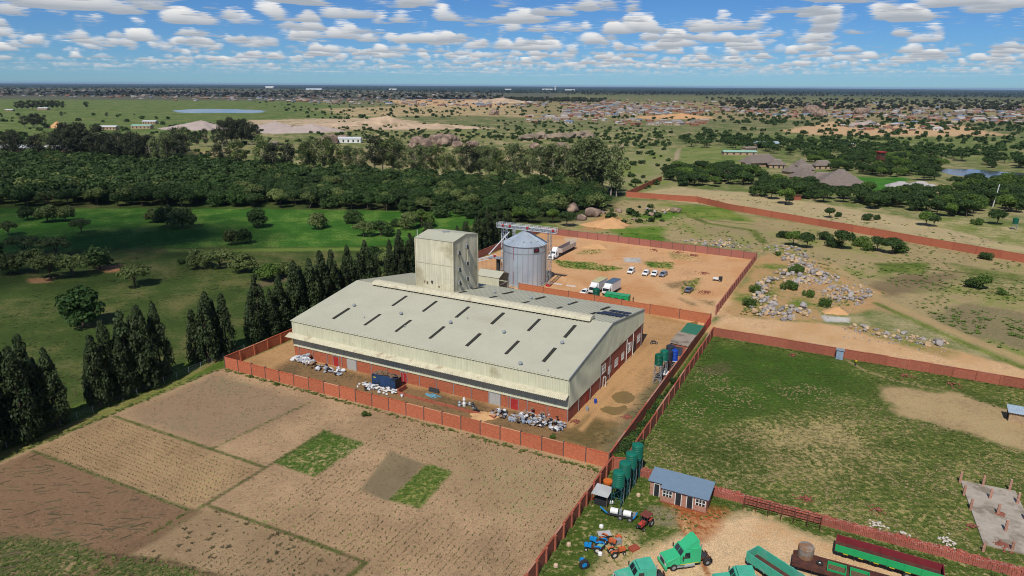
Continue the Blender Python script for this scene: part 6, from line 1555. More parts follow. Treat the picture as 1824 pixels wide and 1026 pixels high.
for pts, n_, lo, hi in (([(1326,548),(1345,505),(1395,475),(1440,468),(1462,486),(1450,500),(1420,512),(1380,500),(1365,520),(1400,545),(1440,548),(1445,562),(1400,573),(1350,563)], 330, .35, 1.05),
                        ([(1395,468),(1450,466),(1468,484),(1430,490)], 60, .4, 1.0), ([(1410,500),(1470,484),(1500,498),(1450,512)], 70, .4, 1.0), ([(1455,520),(1480,510),(1540,505),(1560,520),(1530,545),(1480,540)], 120, .35, .9),
                        ([(1205,427),(1300,428),(1335,440),(1310,444),(1240,436)], 70, .4, 1.0), ([(1345,434),(1420,440),(1445,466),(1400,470),(1370,448)], 70, .4, 1.1), ([(1505,578),(1580,584),(1690,612),(1680,622),(1600,606),(1520,592)], 75, .3, .8),
                        ([(1150,372),(1215,378),(1200,388),(1150,384)], 14, .7, 1.6)):
    for p in px_scatter(pts, n_): rk_pos.append((p[0], p[1], random.uniform(lo, hi)*.85*(1.5 if random.random() < .1 else 1)))
rk_pos.sort(key=lambda q: -q[2]/math.hypot(q[0], q[1]))
for i, (x, y, r_) in enumerate(rk_pos[:295]):
    o = link('granite_block', rmesh[i % 7], None, None, (x, y, r_*random.uniform(.2,.75)), random.random()*6.28, r_)
    o.rotation_euler = (random.uniform(-.6,.6), random.uniform(-.6,.6), random.random()*6.28)
    tag(o, 'grey or tan granite block dumped among the rubble beside the earth yard', 'rock', 'granite blocks dumped beside the earth yard')
rr = rk_pos[295:]; n = len(rr)
rt_ = []
for s in range(4): v, f, mi = mesh_arrays(rock_mesh(330+s, 1, .25, .7)); rt_.append((v, f, mi))
joined('rubble', rt_, [(x, y, r_*.3) for x, y, r_ in rr], [r_ for *_, r_ in rr], rng.random(n)*6.28, rng.integers(0,4,n), [ROCKM], 'loose small granite rubble between the larger blocks', 'rubble')
# pebbles, bricks and clods strewn about
n = 900; P_ = np.concatenate([px_scatter([(1326,548),(1395,475),(1460,486),(1560,520),(1530,560),(1400,575)], 500), px_scatter([(1500,578),(1690,612),(1680,640),(1500,600)], 150), px_scatter([(1205,427),(1440,440),(1440,470),(1350,460)], 250)])
joined('stone_scatter', rt_, np.c_[P_, np.full(n, .05)], rng.uniform(.08,.3,n), rng.random(n)*6.28, rng.integers(0,4,n), [ROCKM], 'small stones strewn around the rubble', 'stones')
BOULD = M('balancing_granite', S(128,108,96), rough=.92, var=.3, vs=.22, bump=.4, bs=1.0, two=S(156,134,116))
bmes = []
for s in range(5):
    me = rock_mesh(400+s, 3, .2, .85, s > 1)
    if s < 3: me.shade_smooth()
    me.materials.append(BOULD); bmes.append(me)
BLD = [(1018,377,6.2,'huge rounded granite boulder, left of the three above the yard'),(1055,385,6.0,'huge rounded granite boulder, right of the three above the yard'),(1035,392,4.4,'smaller boulder in front of the huge pair'),
 (1074,381,2.4,'small boulder on the orange mound'),(1102,378,3.0,'pale rounded boulder right of the orange mound'),(1160,384,3.4,'boulder cluster piece in the green patch'),(1203,378,4.0,'flat boulder at the path bend'),(1110,400,1.8,'low flat rock in the grass'),(1130,392,2.0,'flat grey rock in the green patch'),
 (588,256,10,'brown dome boulder left of the ruined house'),(578,258,7,'boulder in front of the brown dome boulder'),(610,252,7,'boulder just left of the ruined house'),
 (745,256,9,'left boulder of the big rock pile'),(760,262,8,'lower left boulder of the big rock pile'),(775,255,9,'middle boulder of the big rock pile'),(790,260,8,'front boulder of the big rock pile'),(800,254,8,'right boulder of the big rock pile'),(815,262,6,'outer right boulder of the big rock pile'),(785,246,6,'top boulder of the big rock pile'),(770,250,5,'second top boulder of the big rock pile'),(735,264,5,'small boulder at the left foot of the rock pile'),(842,262,6,'lone boulder right of the big rock pile'),(812,253,5,'back boulder of the big rock pile'),
 (954,268,7,'left tower boulder in the far green field'),(1004,270,7,'right tower boulder in the far green field'),(966,269,4,'small rock beside the left tower boulder'),(1000,266,6,'rock beside the right tower boulder'),
 (1105,264,4,'rock at the edge of the pale strip'),(880,205,12,'far boulder on the plain'),(1445,206,22,'tan dome rock, left of the far pair'),(1462,208,14,'tan dome rock, right of the far pair'),(1535,204,16,'tan rock hump in the far settlement'),(1000,268,4,'block on the far tower boulder')]
for i, (x, y, r_, lab) in enumerate(BLD):
    r_ *= .62 if y > 300 else 1.0
    o = link('boulder', bmes[i % 5], None, None, (*G(x,y)[:2], r_*.35), random.random()*6.28, (r_, r_*random.uniform(.8,1), r_*random.uniform(.75,1.05)))
    tag(o, lab, 'boulder', 'granite boulders')
CLIFF = M('cliff_rock', S(164,146,124), rough=.92, var=.35, vs=.12, bump=.4, bs=.6, two=S(116,104,90))
cm = []
for s in range(4): me = rock_mesh(430+s, 3, .3, 1.0); me.materials.append(CLIFF); cm.append(me)
for i, x in enumerate((934,948,962,978,994,1010,1024,1038,1050)):
    o = link('cliff_face', cm[i % 4], None, None, (*G(x,248-i*.5)[:2], 2), random.random()*6.28, (13, 8, 4.5+random.uniform(-1.5,2.5)))
    tag(o, 'weathered rock face, '+ORD[i]+' from the left in the far cliff', 'cliff', 'blocks of the far cliff')
def heap(label, px_, py_, w, h, mat, name='gravel_heap', d=None, cat='heap', group='heaps at the quarry'):
    r = np.random.default_rng(int(px_*7+py_)); n_, k_ = 28, 7; mb = MB(); vs_ = []; fs_ = []; d = d or w*.6
    for j in range(k_+1):
        q = j/k_
        for i in range(n_):
            a_ = 2*math.pi*i/n_; rr_ = (1-q)**.9*(1+.16*math.sin(3*a_+px_)+.08*math.sin(7*a_+1))
            vs_.append((w/2*rr_*math.cos(a_)+.12*w*q, d/2*rr_*math.sin(a_), h*(q**1.15)*(1+.08*r.normal()) if 0 < j else -.3))
    for j in range(k_):
        for i in range(n_): fs_.append((j*n_+i, j*n_+(i+1)%n_, (j+1)*n_+(i+1)%n_, (j+1)*n_+i))
    mb.add(vs_, fs_); o = mb.build(name, mat, None, G(px_,py_), 0, True); return tag(o, label, cat, group)
GRAV = M('pale_gravel', S(180,164,156), rough=.95, var=.12, vs=.1, bump=.4, bs=.5); SAND = M('quarry_sand', S(196,170,142), rough=.95, var=.3, vs=.07, bump=.6, bs=.3, dirt=S(150,134,104), dirt_amt=.12); OSAND = M('orange_sand', S(206,160,112), rough=.95, var=.15, vs=.3, bump=.4, bs=1)
heap('long pale gravel heap behind the tall gum clump', 345, 230, 95, 11, GRAV); heap('grey gravel heap right of the tall gum clump', 478, 231, 95, 10, GRAV); heap('low pink gravel ridge left of the quarry', 540, 234, 110, 9, GRAV, d=40); heap('pink gravel ridge right part', 510, 236, 80, 8, GRAV, d=40)
heap('peaked sandy spoil heap in the quarry', 675, 222, 110, 13, SAND); heap('broad sandy spoil bank left of the peak', 610, 223, 150, 5, SAND, d=60); heap('long sandy spoil bank right of the peak', 755, 228, 180, 6, SAND, d=70)
heap('thatch-coloured earth cone on the far left plain', 100, 228, 22, 9, OSAND); heap('far pale spoil bank by the settlement', 880, 183, 260, 16, SAND, d=120); heap('pale gravel pile at the building site', 1540, 222, 60, 6, GRAV); heap('wide sand bank before the settlement', 1195, 210, 160, 8, OSAND, d=90)
heap('small orange sand heap in the rubble', 1487, 556, 7, 1.6, OSAND, 'sand_heap', 6, group='sand heaps near the yard'); heap('low sand heap in the far left of the earth yard', 1060, 440, 11, 1.6, OSAND, 'sand_heap', 8, group='sand heaps near the yard'); heap('sand spread in front of the warehouse shutter', 862, 741, 6.5, .7, M('sawdust', S(206,164,116), rough=.95), 'sand_heap', 4.5, group='sand heaps near the yard')
heap('orange soil mound behind the gantry', 1080, 402, 22, 3.5, OSAND, 'sand_heap', 14, group='sand heaps near the yard')
RUBB = M('brick_rubble', S(146,88,72), rough=.95, var=.35, vs=3)
bt = []
for s in range(3): v, f, mi = mesh_arrays(rock_mesh(360+s, 1, .3, .6)); bt.append((v, f, mi))
def brick_pile(label, x, y, r_, k, name='brick_pile', mat=None, sz=(.1,.28)):
    c = G(x,y); P_ = rng.normal(size=(k,2))*r_*.5; z = np.clip(.35*(1-np.hypot(P_[:,0],P_[:,1])/r_), 0.02, 1)
    o = joined(name, bt, np.c_[P_, z], rng.uniform(sz[0],sz[1],k), rng.random(k)*6.28, rng.integers(0,3,k), [mat or RUBB], label, 'rubble'); o.location = (c.x,c.y,0)
for lab, x, y, r_, k in (('brick debris under the middle pillar of the slab', 1781,917,1.0,50),('brick debris at the front of the slab', 1785,972,1.4,70),('brick rubble patch in the green plot centre', 1435,889,1.0,40),('second brick rubble patch in the green plot', 1562,910,1.2,30),
                         ('loose bricks near the yard wall puddles', 1117,743,.9,45),('broken brick line in the earth yard', 1236,455,2.4,60),('second broken brick line in the earth yard', 1208,450,2.4,50),('brick dump in the right of the earth yard', 1254,487,1.8,50),('red brick dump at the near right of the earth yard', 1256,521,2.4,70),
                         ('brick spill behind the earth yard wall foot', 1165,446,2.2,40),('pale brick crumbs by the warehouse corner', 1025,752,.9,40),('earth clod in the green plot near the latrine', 1512,634,1.0,20),('pinkish clod heap in the green plot', 1412,633,1.2,24),('red clods along the plot path', 1616,671,1.6,24),('clods right of the plot path', 1700,686,1.8,26),('broken bricks beside the slab corner', 1735,940,1.0,20)):
    brick_pile(lab, x, y, r_, k)
PALE = M('pale_rubble', S(206,196,184), rough=.95, var=.2)
for lab, x, y, r_, k in (('pale rubble clump near the stacked-brick wall, left', 1562,935,.9,30),('pale rubble clump near the stacked-brick wall, middle', 1605,952,.9,26),('pale rubble clump near the stacked-brick wall, right', 1688,966,1.2,40),('white rubble on the grass left of the rocks', 1345,531,1.6,30)):
    brick_pile(lab, x, y, r_, k, 'rubble_pile', PALE)

# ------------------------------------------------------------------ waste sacks before the warehouse
def sack_mesh(seed):
    me = rock_mesh(seed, 2, .42, .8, True); me.name = 'sack'; return me
SK = {'white':M('white_sack', S(212,212,214,.85), rough=.6, var=.14, vs=3, bump=.5, bs=6), 'grey':M('grey_sack', S(168,172,180), rough=.6, var=.15, vs=3, bump=.5, bs=6), 'black':M('black_sack', S(46,46,50), rough=.4, var=.2, vs=3, bump=.5, bs=6), 'brown':M('tan_sack', S(146,122,102), rough=.8, var=.2, vs=3, bump=.5, bs=6), 'blue':M('blue_grey_sack', S(142,154,172), rough=.5, var=.15, vs=3, bump=.5, bs=6)}
skm = {}
for c_, m_ in SK.items():
    for s in range(3): me = sack_mesh(500+s); me.materials.append(m_); skm[c_,s] = me
def sacks(where, u0_, u1, v0, v1, k, h, mix, r_=.5):
    for i in range(k):
        u = random.uniform(u0_,u1); v = random.uniform(v0,v1); q = (1-abs(2*(u-u0_)/(u1-u0_)-1)**2)*(.35+.65*(v-v0)/(v1-v0))
        c_ = random.choice(mix); R_ = r_*random.uniform(.55,1.15)
        o = link('waste_sack', skm[c_,random.randrange(3)], None, None, LW(u,v,R_*.5+random.random()*h*q), 0, (R_*random.uniform(.8,1.3),R_*random.uniform(.6,1),R_*random.uniform(.5,.95)))
        o.rotation_euler = (random.uniform(-.5,.5), random.uniform(-.5,.5), random.random()*6.28)
        nm = {'white':'white','grey':'grey','black':'black','brown':'tan','blue':'blue-grey'}[c_]
        tag(o, nm+' sack in the '+where, 'sack', nm+' sacks in the '+where)
W = ['white']*4+['grey']*4+['black']*2+['brown']*3+['blue']
sacks('waste heap at the right corner of the warehouse front', -10.2, .2, -4.6, -.7, 190, 1.5, W, .42)
sacks('waste heap at the right corner of the warehouse front', -14.2, -11.0, -4.4, -1.6, 26, .9, ['white','grey','grey','black','brown'])
sacks('stack of bulk bags at the left end of the warehouse', -66.5, -60.6, -2.6, -.6, 34, 1.7, ['white','white','white','grey','brown'], .75)
sacks('mixed heap near the left shutter of the warehouse', -59.5, -51.5, -4.0, -1.6, 40, .9, ['white','white','grey','black','blue','black'], .55)
sacks('litter around the blue container', -45, -33.5, -6.6, -4.1, 40, .5, ['white','white','grey','black'], .45)
sacks('junk on top of the blue container', -42.2, -37, -3.4, -1.9, 1, .1, ['brown'], .3)
for i in range(16):
    o = link('scrap_pallet', MB().box(-.5,.5,-.4,.4,0,.12).mesh('scrap_pallet') if i == 0 else bpy.data.meshes['scrap_pallet'], TIMBER if i == 0 else None, None, LW(-42.2+i*.36, -3.2+random.uniform(0,1.2), 2.36+.12*(i % 3)), RZ+random.uniform(-.8,.8)); o.rotation_euler[0] = random.uniform(-.5,.5)
    tag(o, 'broken timber pallet tossed on the blue container roof', 'pallet', 'pallets on the blue container')
for i in range(14):
    me = bpy.data.meshes.get('white_board') or MB().box(-1.1,1.1,-.14,.14,0,.06).mesh('white_board')
    o = link('white_board', me, WHITE if i == 0 else None, None, LW(-43.2+i*.55+random.uniform(-.3,.3), -4.6-.12*i*.4+random.uniform(-.4,.4), .1+random.random()*.4), RZ+random.uniform(-.6,.6)); tag(o, 'white board lying in the litter before the blue container', 'board', 'white boards before the blue container')
for i in range(9):
    me = bpy.data.meshes.get('blue_pipe') or MB().tube((-1.3,0,0),(1.3,0,0),.05,n=6).mesh('blue_pipe')
    o = link('blue_pipe', me, M('cyan_pipe', S(110,176,200), rough=.5) if i == 0 else None, None, LW(-28.6+random.uniform(-.6,.8), -3.0+.14*i, .06+.03*(i % 3)), RZ+random.uniform(-.35,.2)); tag(o, 'light blue pipe lying before the warehouse wall', 'pipe', 'light blue pipes before the wall')
for i, (u, v, lab, mt) in enumerate(((-29.2,-.9,'dark tray leaning on the warehouse wall above the blue pipes',DARKSTEEL),)):
    o = MB().box(-1.2,1.2,-.1,.1,0,.9).build('metal_tray', mt, None, LW(u,v), RZ); o.rotation_euler[0] = -.25; tag(o, lab, 'tray')
for i, (u, v, c_, h, lab) in enumerate(((-20.5,-3.2,WHITE,1.9,'tall white machine part standing before the wall'),(-21.2,-3.8,STEEL,1.2,'grey machine part beside the tall white one'),(-18.9,-2.6,DARKSTEEL,.9,'black machine block before the wall'),(-17.9,-3.4,DARKSTEEL,.7,'second black machine block before the wall'),(-19.8,-2.2,STEEL,.6,'small grey machine by the wall'))):
    t_ = thing('machine_part', lab, 'machine', LW(u,v), RZ+i)
    MB().lathe([(.3,0),(.35,h*.3),(.2,h*.5),(.3,h*.7),(.12,h)],10).build('body', c_, t_); MB().cbox((.3,.1,h*.35),(.5,.3,.3)).build('motor', STEEL, t_)
for i, (u, v) in enumerate(((-17.2,-4.0),(-16.8,-4.4),(-16.4,-3.8),(-17.6,-4.6))):
    t_ = thing('rubber_ring', 'black worn rubber ring lying before the warehouse shutter', 'tyre', LW(u,v,.02+.2*(i == 1)), 0, 'rubber rings before the warehouse shutter')
    MB().lathe([(.26,.0),(.42,.0),(.46,.1),(.42,.22),(.26,.22)],14,cap=False).build('tread', RUBBER, t_)
for i, (u, v, lab) in enumerate(((1.6,10.2,'blue drum by the side wall'),(1.4,6.3,'grey drum by the side wall'),(11.2,-6.5,'white drum by the inner wall near the corner'))):
    tag(MB().lathe([(.28,0),(.3,.3),(.28,.32),(.3,.6),(.28,.85)],14).build('drum', (TANKB,STEEL,WHITE)[i], None, LW(u,v), 0), lab, 'drum')
for i in range(12):
    me = bpy.data.meshes.get('scrap_pole') or MB().bar((-1.2,0,0),(1.2,0,0),.07).mesh('scrap_pole')
    o = link('scrap_pole', me, TIMBER if i == 0 else None, None, LW(10.2+random.uniform(-.9,.8), 9+i*1.1, .06+.05*(i % 3)), random.random()*3.1); tag(o, 'weathered pole in the scrap by the inner wall', 'pole', 'scrap poles by the inner wall')

# ------------------------------------------------------------------ far buildings
THATCH = M('grey_thatch', S(126,114,106), rough=.95, var=.2, vs=.5, bump=.5, bs=2); LWALL = M('lodge_wall', S(186,160,132), rough=.9, var=.15)
def thatch_house(label, x, y, w, d, h, eave, rz, ridge=.4, mat=None, name='thatched_lodge', wall=None):
    t_ = thing(name, label, 'lodge', G(x,y), rz, 'thatched lodges')
    MB().box(-w*.42,w*.42,-d*.42,d*.42,-.2,eave+.4).build('wall', wall or LWALL, t_)
    a_, b_ = w/2, d/2; r_ = w*ridge/2
    MB().add([(-a_,-b_,eave),(a_,-b_,eave),(a_,b_,eave),(-a_,b_,eave),(-r_,0,h),(r_,0,h)], [(0,1,5,4),(2,3,4,5),(1,2,5),(3,0,4),(3,2,1,0)]).build('roof', mat or THATCH, t_)
    MB().bar((-r_-.2,0,h),(r_+.2,0,h),.5,.4).build('ridge_cap', M('ridge_cement', S(170,160,150), rough=.9), t_)
    for q in (-.25,.05,.28): MB().box(w*q,w*q+1.1,-d*.42-.06,-d*.42-.01,.1,min(2.2,eave)).build('door', BLACKM, t_)
    return t_
thatch_house('long thatched hall with a straight ridge, largest at the back', 1352,296,30,15,9,3.4,.35,.6)
thatch_house('small thatched lodge right of the long hall', 1383,299,14,9,6.5,2.6,-.2,.3); thatch_house('thatched roof in front of the long hall', 1330,304,11,8,5.5,2.4,.5,.3); thatch_house('tiny thatched roof at the left of the lodge belt', 1302,314,10,8,6,2.4,.8,.4); thatch_house('slim grey roof left of the tiny thatched one', 1268,312,5,7,5,2.4,.4,.3)
thatch_house('huge thatched hall with two peaks in the lodge centre', 1494,334,32,24,11,2.6,-.25,.12); thatch_house('left wing of the huge thatched hall', 1466,330,18,14,8,2.6,-.4,.5); thatch_house('cone thatched lodge left of the huge hall', 1432,322,17,14,9,2.4,.3,.15); thatch_house('small thatched cone behind the lodge centre', 1426,300,11,9,7,2.5,.2,.2); thatch_house('low thatched roof behind the cone lodge', 1434,307,14,8,6,2.5,-.3,.5); thatch_house('left low thatched lodge behind the cone', 1409,311,12,9,6.5,2.5,.4,.3); thatch_house('thatched roof behind trees in the lodge belt', 1464,300,15,9,6,2.5,0,.5)
GREYT = M('grey_tile_roof', S(176,170,168), rough=.8, var=.1)
t_ = thing('grey_villa', 'modern villa with pale grey hipped roofs by the lawn', 'house', G(1622,342), -.2)
MB().box(-12,12,-5,6,0,3).build('wall', LWALL, t_)
for x, y, w, d, h in ((-6,0,14,13,6.2),(5,1,15,12,6.6),(10,-2,8,9,5.4),(-11,-2,7,9,5.2)):
    MB().add([(x-w/2,y-d/2,3),(x+w/2,y-d/2,3),(x+w/2,y+d/2,3),(x-w/2,y+d/2,3),(x-w*.12,y,h),(x+w*.12,y,h)], [(0,1,5,4),(2,3,4,5),(1,2,5),(3,0,4),(3,2,1,0)]).build('roof', GREYT, t_)
for x in (-10,-7,-3,0,3,6,9): MB().box(x,x+1.6,-5.1,-5.02,.8,2.3).build('window', GLASS, t_)
t_ = thing('brick_shed', 'little red brick shed beside the villa', 'shed', G(1611,347), 0); MB().box(-2,2,-1.5,1.5,0,2.6).build('wall', BRICK_R, t_); MB().box(-2.3,2.3,-1.8,1.8,2.61,2.75).build('roof', STEEL, t_)
t_ = thing('brick_shed', 'low brick hut at the front of the lodge belt', 'shed', G(1415,356), .2); MB().box(-3,3,-1.5,1.5,0,2.4).build('wall', BRICK_R, t_); MB().box(-3.3,3.3,-1.8,1.8,2.41,2.55).build('roof', RUST, t_)
t_ = thing('lookout_tower', 'red-topped lookout tower on a rocky base behind the lodges', 'tower', G(1565,302), .2)
link('rock', cm[1], None, t_, (0,0,2), 0, (5,4,6)); MB().box(-2.2,2.2,-2,2,7.5,13).build('room', RUST, t_); MB().box(-2.8,2.8,-2.6,2.6,13.01,13.6).build('roof', DOORR, t_); MB().box(-1.6,1.6,-2.04,-2.0,10.5,12.3).build('window', GLASS, t_)
for x in (-2,2):
    for y in (-1.8,1.8): MB().bar((x,y,0),(x,y,7.5),.35).build('leg', RUST, t_)
t_ = thing('utility_pole', 'white leaning pole at the right of the lodge belt', 'pole', G(1768,369), 0); MB().bar((0,0,0),(1.2,0,12),.3).build('shaft', WHITE, t_); MB().bar((.6,-.4,11),(1.8,.4,11.2),.2).build('crossarm', WHITE, t_)
tank_stand('water_tank', 'small green tank on a stand at the far right field', G(1806,409), 1.1, 2.6, 2.6, TANKD, 'tanks in the fields', STEEL)
LR = M('light_sheet_roof', S(210,216,216), rough=.5, var=.08); GRR = M('green_tin_roof', S(150,190,170), rough=.6)
def long_shed(label, x, y, w, d, h, rz, roof, wall=None, name='long_shed', group=None):
    t_ = thing(name, label, 'shed', G(x,y), rz, group)
    MB().box(-w/2,w/2,-d/2,d/2,-.2,h).build('wall', wall or LWALL, t_)
    MB().add([(-w/2-.5,-d/2-.5,h+.01),(w/2+.5,-d/2-.5,h+.01),(w/2+.5,d/2+.5,h+.01),(-w/2-.5,d/2+.5,h+.01),(-w/2-.5,0,h+d*.16),(w/2+.5,0,h+d*.16)], [(0,1,5,4),(2,3,4,5),(1,2,5),(3,0,4),(3,2,1,0)]).build('roof', roof, t_)
    for q in np.linspace(-.4,.4,5): MB().box(w*q-.8,w*q+.8,-d/2-.06,-d/2-.01,.8,h*.75).build('window', BLACKM, t_)
    return t_
long_shed('white-roofed shed at the left edge behind dark trees', 20,270,34,14,4,0,LR); long_shed('white-roofed shed in the middle behind dark trees', 86,271,30,12,4,.1,LR); long_shed('white-roofed shed at the right behind dark trees', 122,274,26,12,4,-.05,LR); long_shed('low white building on the far left plain', 78,196,22,12,4,0,LR); long_shed('far white hut beside the left plain trees', 18,198,16,9,3,0,LR); long_shed('green-roofed shed before the gravel heaps', 254,229,26,10,4,0,GRR); long_shed('pale roof left of the green-roofed shed', 195,231,22,10,4,0,LR); long_shed('pale shed by the gravel heap', 268,221,20,10,4,0,LR)
long_shed('unfinished white house with empty openings by the boulders', 622,254,26,10,4.5,.05,LR, WHITE, 'ruined_house'); long_shed('grey hut left of the ruined house', 488,259,8,6,3,0,GREYR)
long_shed('pale blue roofed hall in the lodge belt', 1365,262,24,12,4,.2,M('pale_blue_sheet', S(164,182,196), rough=.5)); long_shed('low greenish roof at the left of the lodges', 1316,276,30,9,3,0,GRR); long_shed('small tin roofed house behind the lodges', 1508,261,14,9,3,0,LR); long_shed('house left behind the long hall', 1334,270,12,9,3.5,.3,GREYR)
long_shed('bright white hall on the horizon, left', 481,157,120,60,16,0,LR, WHITE, 'far_hall', 'halls on the horizon'); long_shed('long blue-white hall on the horizon', 560,160,170,60,9,0,M('pale_blue_sheet', S(164,182,196), rough=.5), WHITE, 'far_hall', 'halls on the horizon'); long_shed('long white terminal on the horizon, centre', 975,160,150,40,9,0,LR, WHITE, 'far_hall', 'halls on the horizon'); long_shed('low white hall right of the terminal', 1015,161,130,40,7,0,LR, WHITE, 'far_hall', 'halls on the horizon'); long_shed('white hall left of the terminal', 905,160,90,40,7,0,LR, WHITE, 'far_hall', 'halls on the horizon'); long_shed('faint white hall at the middle left horizon', 700,160,90,40,7,0,LR, WHITE, 'far_hall', 'halls on the horizon')
t_ = thing('control_tower', 'white tower rising from the terminal on the horizon', 'tower', G(989,160), 0)
MB().lathe([(11,0),(9,34),(15,38),(15,48),(8,50)],10).build('shaft', WHITE, t_)
# building site and white ruins mid right
HOUSE = {}
WALLS = M_rand('house_walls', [S(190,172,148), S(174,148,122), S(158,130,106), S(196,188,176), S(160,110,84)], var=.12, vs=.2)
ROOFS = M_rand('house_roofs', [S(150,150,150), S(130,124,120), S(176,172,166), S(150,100,82), S(122,128,136), S(164,154,142), S(136,116,100), S(112,130,152), S(190,188,184), S(140,112,92), S(170,150,128)], rough=.6, var=.12, vs=.2)
def house_template(w, d, h):
    mb = MB(); mb.box(-w/2,w/2,-d/2,d/2,0,h); nb = len(mb.f)
    a_, b_ = w/2+.4, d/2+.4; mb.add([(-a_,-b_,h+.02),(a_,-b_,h+.02),(a_,b_,h+.02),(-a_,b_,h+.02),(-a_*.7,0,h+d*.22),(a_*.7,0,h+d*.22)], [(0,1,5,4),(2,3,4,5),(1,2,5),(3,0,4)])
    nr = len(mb.f)-nb; mb.box(-w*.3,-w*.15,-d/2-.05,-d/2-.01,.9,2.1); mb.box(w*.1,w*.3,-d/2-.05,-d/2-.01,.9,2.1); nw = len(mb.f)-nb-nr
    return mb.v, mb.f, [0]*nb+[1]*nr+[2]*nw
HT = [house_template(11,8,3), house_template(14,9,3.2), house_template(8,7,2.8), house_template(18,10,4)]
hm = []
for v, f, mi in HT:
    me = bpy.data.meshes.new('far_house'); me.from_pydata(v, [], f); me.polygons.foreach_set('material_index', mi); me.update()
    for q in (WALLS, ROOFS, GLASS): me.materials.append(q)
    hm.append(me)
hp = []
for pts, k, tagn in (([(0,160),(900,166),(900,179),(450,177),(0,172)], 430, 0), ([(450,178),(900,176),(1000,180),(960,192),(600,186)], 160, 0), ([(1000,178),(1400,182),(1824,186),(1824,206),(1400,202),(1050,200)], 420, 0), ([(1000,186),(1200,190),(1260,204),(1000,210)], 200, 0), ([(1300,200),(1824,206),(1824,222),(1720,218),(1400,210)], 120, 0), ([(1090,214),(1260,217),(1260,224),(1100,224)], 38, 1), ([(1480,216),(1690,220),(1700,234),(1500,232)], 34, 2), ([(930,205),(1100,210),(1090,222),(940,218)], 26, 0), ([(130,168),(560,174),(700,182),(300,180)], 60, 0)):
    for p in px_scatter(pts, k): hp.append((p[0], p[1], tagn))
hp.sort(key=lambda q: math.hypot(q[0], q[1]))
for i, (x, y, tg_) in enumerate(hp[:295]):
    s_ = random.uniform(.8,1.25)*(.8 if tg_ else 1)
    o = link('far_house', hm[random.randrange(4)], None, None, (x,y,0), random.choice([0,.2,1.57,-.3,.8]), s_)
    lab = ('small pale-walled house scattered over the far plain', 'small block hut in the pale yard mid right', 'hut or machine shed on the sandy building site')[tg_]
    tag(o, lab, 'house', ('houses of the far settlement', 'huts of the pale yard', 'huts of the building site')[tg_])
hr = hp[295:]; n = len(hr)
joined('far_settlement', HT, [(x,y,0) for x, y, _ in hr], rng.uniform(.8,1.3,n), rng.choice([0,.2,1.57,-.3,.8],n), rng.integers(0,4,n), [WALLS, ROOFS, GLASS], 'hundreds of tiny roofs merging towards the horizon', 'settlement')

# ------------------------------------------------------------------ wire fence along the track
fc = thing('wire_fence', 'thin post and wire fence along the cypress track', 'fence', LW(-80.8,-72), RZ+math.radians(90))
for i in range(24): MB().tube((i*3,0,0),(i*3,0,1.5),.05,n=5).build('post', STEEL, fc)
for z in (.5,.95,1.4): MB().bar((0,0,z),(69,0,z),.018).build('wire', STEEL, fc)
for i in range(3):
    q = [(135,706),(160,698),(341,630)][i]; tag(MB().tube((0,0,0),(0,0,1.5),.09,n=6).build('fence_post', TIMBER, None, G(*q)), ('left','middle','right')[i]+' of three old timber posts on the meadow edge', 'post', 'old posts on the meadow edge')

# ------------------------------------------------------------------ crops, weeds and grass tufts
def tuft(seed, n_=5, spread=.5, h=1.0, w=.3):
    r = np.random.default_rng(seed); v = []; f = []
    for i in range(n_):
        a_ = r.random()*6.28; l = spread*(.4+.6*r.random()); hh = h*(.6+.4*r.random()); x, y = math.cos(a_), math.sin(a_); o = len(v)
        v += [(-y*w*.5,x*w*.5,0),(y*w*.5,-x*w*.5,0),(x*l+y*w*.4,y*l-x*w*.4,hh),(x*l-y*w*.4,y*l+x*w*.4,hh*.85)]; f.append((o,o+1,o+2,o+3))
    return v, f, [0]*n_
TF = [tuft(600+i) for i in range(4)]; TW = [tuft(620+i, 7, .9, .38, .3) for i in range(4)]
CROP = M_leaf('crop_leaves', S(70,88,44), S(90,104,54), S(112,120,68)); WEED = M_leaf('weed_leaves', S(76,112,40), S(96,124,48), S(120,140,64)); DRY = M_leaf('dry_grass', S(166,150,108), S(150,140,92), S(186,170,126)); GRS = M_leaf('green_grass', S(76,100,40), S(96,114,50), S(118,130,64)); DARKW = M_leaf('dark_weed', S(84,76,52), S(100,88,62), S(112,104,72))
def nz(u, v, s, o=0): return wob(u+o*17.3, v-o*9.1, s)
def scatter(name, label, cat, P_, lo, hi, mats, templ=TF, z=0.0):
    n = len(P_)
    if n == 0: return
    joined(name, templ, np.c_[P_, np.full(n, z)], rng.uniform(lo,hi,n), rng.random(n)*6.28, rng.integers(0,len(templ),n), mats, label, cat)
def toW(uv): return ORG+uv[:,:1]*UX+uv[:,1:]*VX
rows = []
for u in np.arange(-28, 11.2, .92):
    v = np.arange(-78, -13.5, .42); v = v+rng.normal(0,.12,len(v)); uu = u+rng.normal(0,.07,len(v)); rows.append(np.stack([uu,v],1))
rows = np.concatenate(rows); pr = .40+.36*nz(rows[:,0],rows[:,1],6.0)+.22*nz(rows[:,0],rows[:,1],17.0,1)+.0; pr += np.where((rows[:,0] > -22) & (rows[:,1] < -38), .2, 0)
rows = rows[rng.random(len(rows)) < np.clip(pr,.06,.8)]
ok = np.ones(len(rows), bool)
W_rows = toW(rows)
for pts in ([(578,765),(648,790),(560,849),(486,824)], [(762,827),(805,840),(748,907),(690,890)], [(695,804),(757,827),(692,893),(640,874)]): ok &= sdf_poly(W_rows[:,0], W_rows[:,1], [wpt(p) for p in pts]) > 0
scatter('crop_rows', 'rows of small green seedlings across the ploughed field', 'crops', W_rows[ok], .13, .30, [CROP])
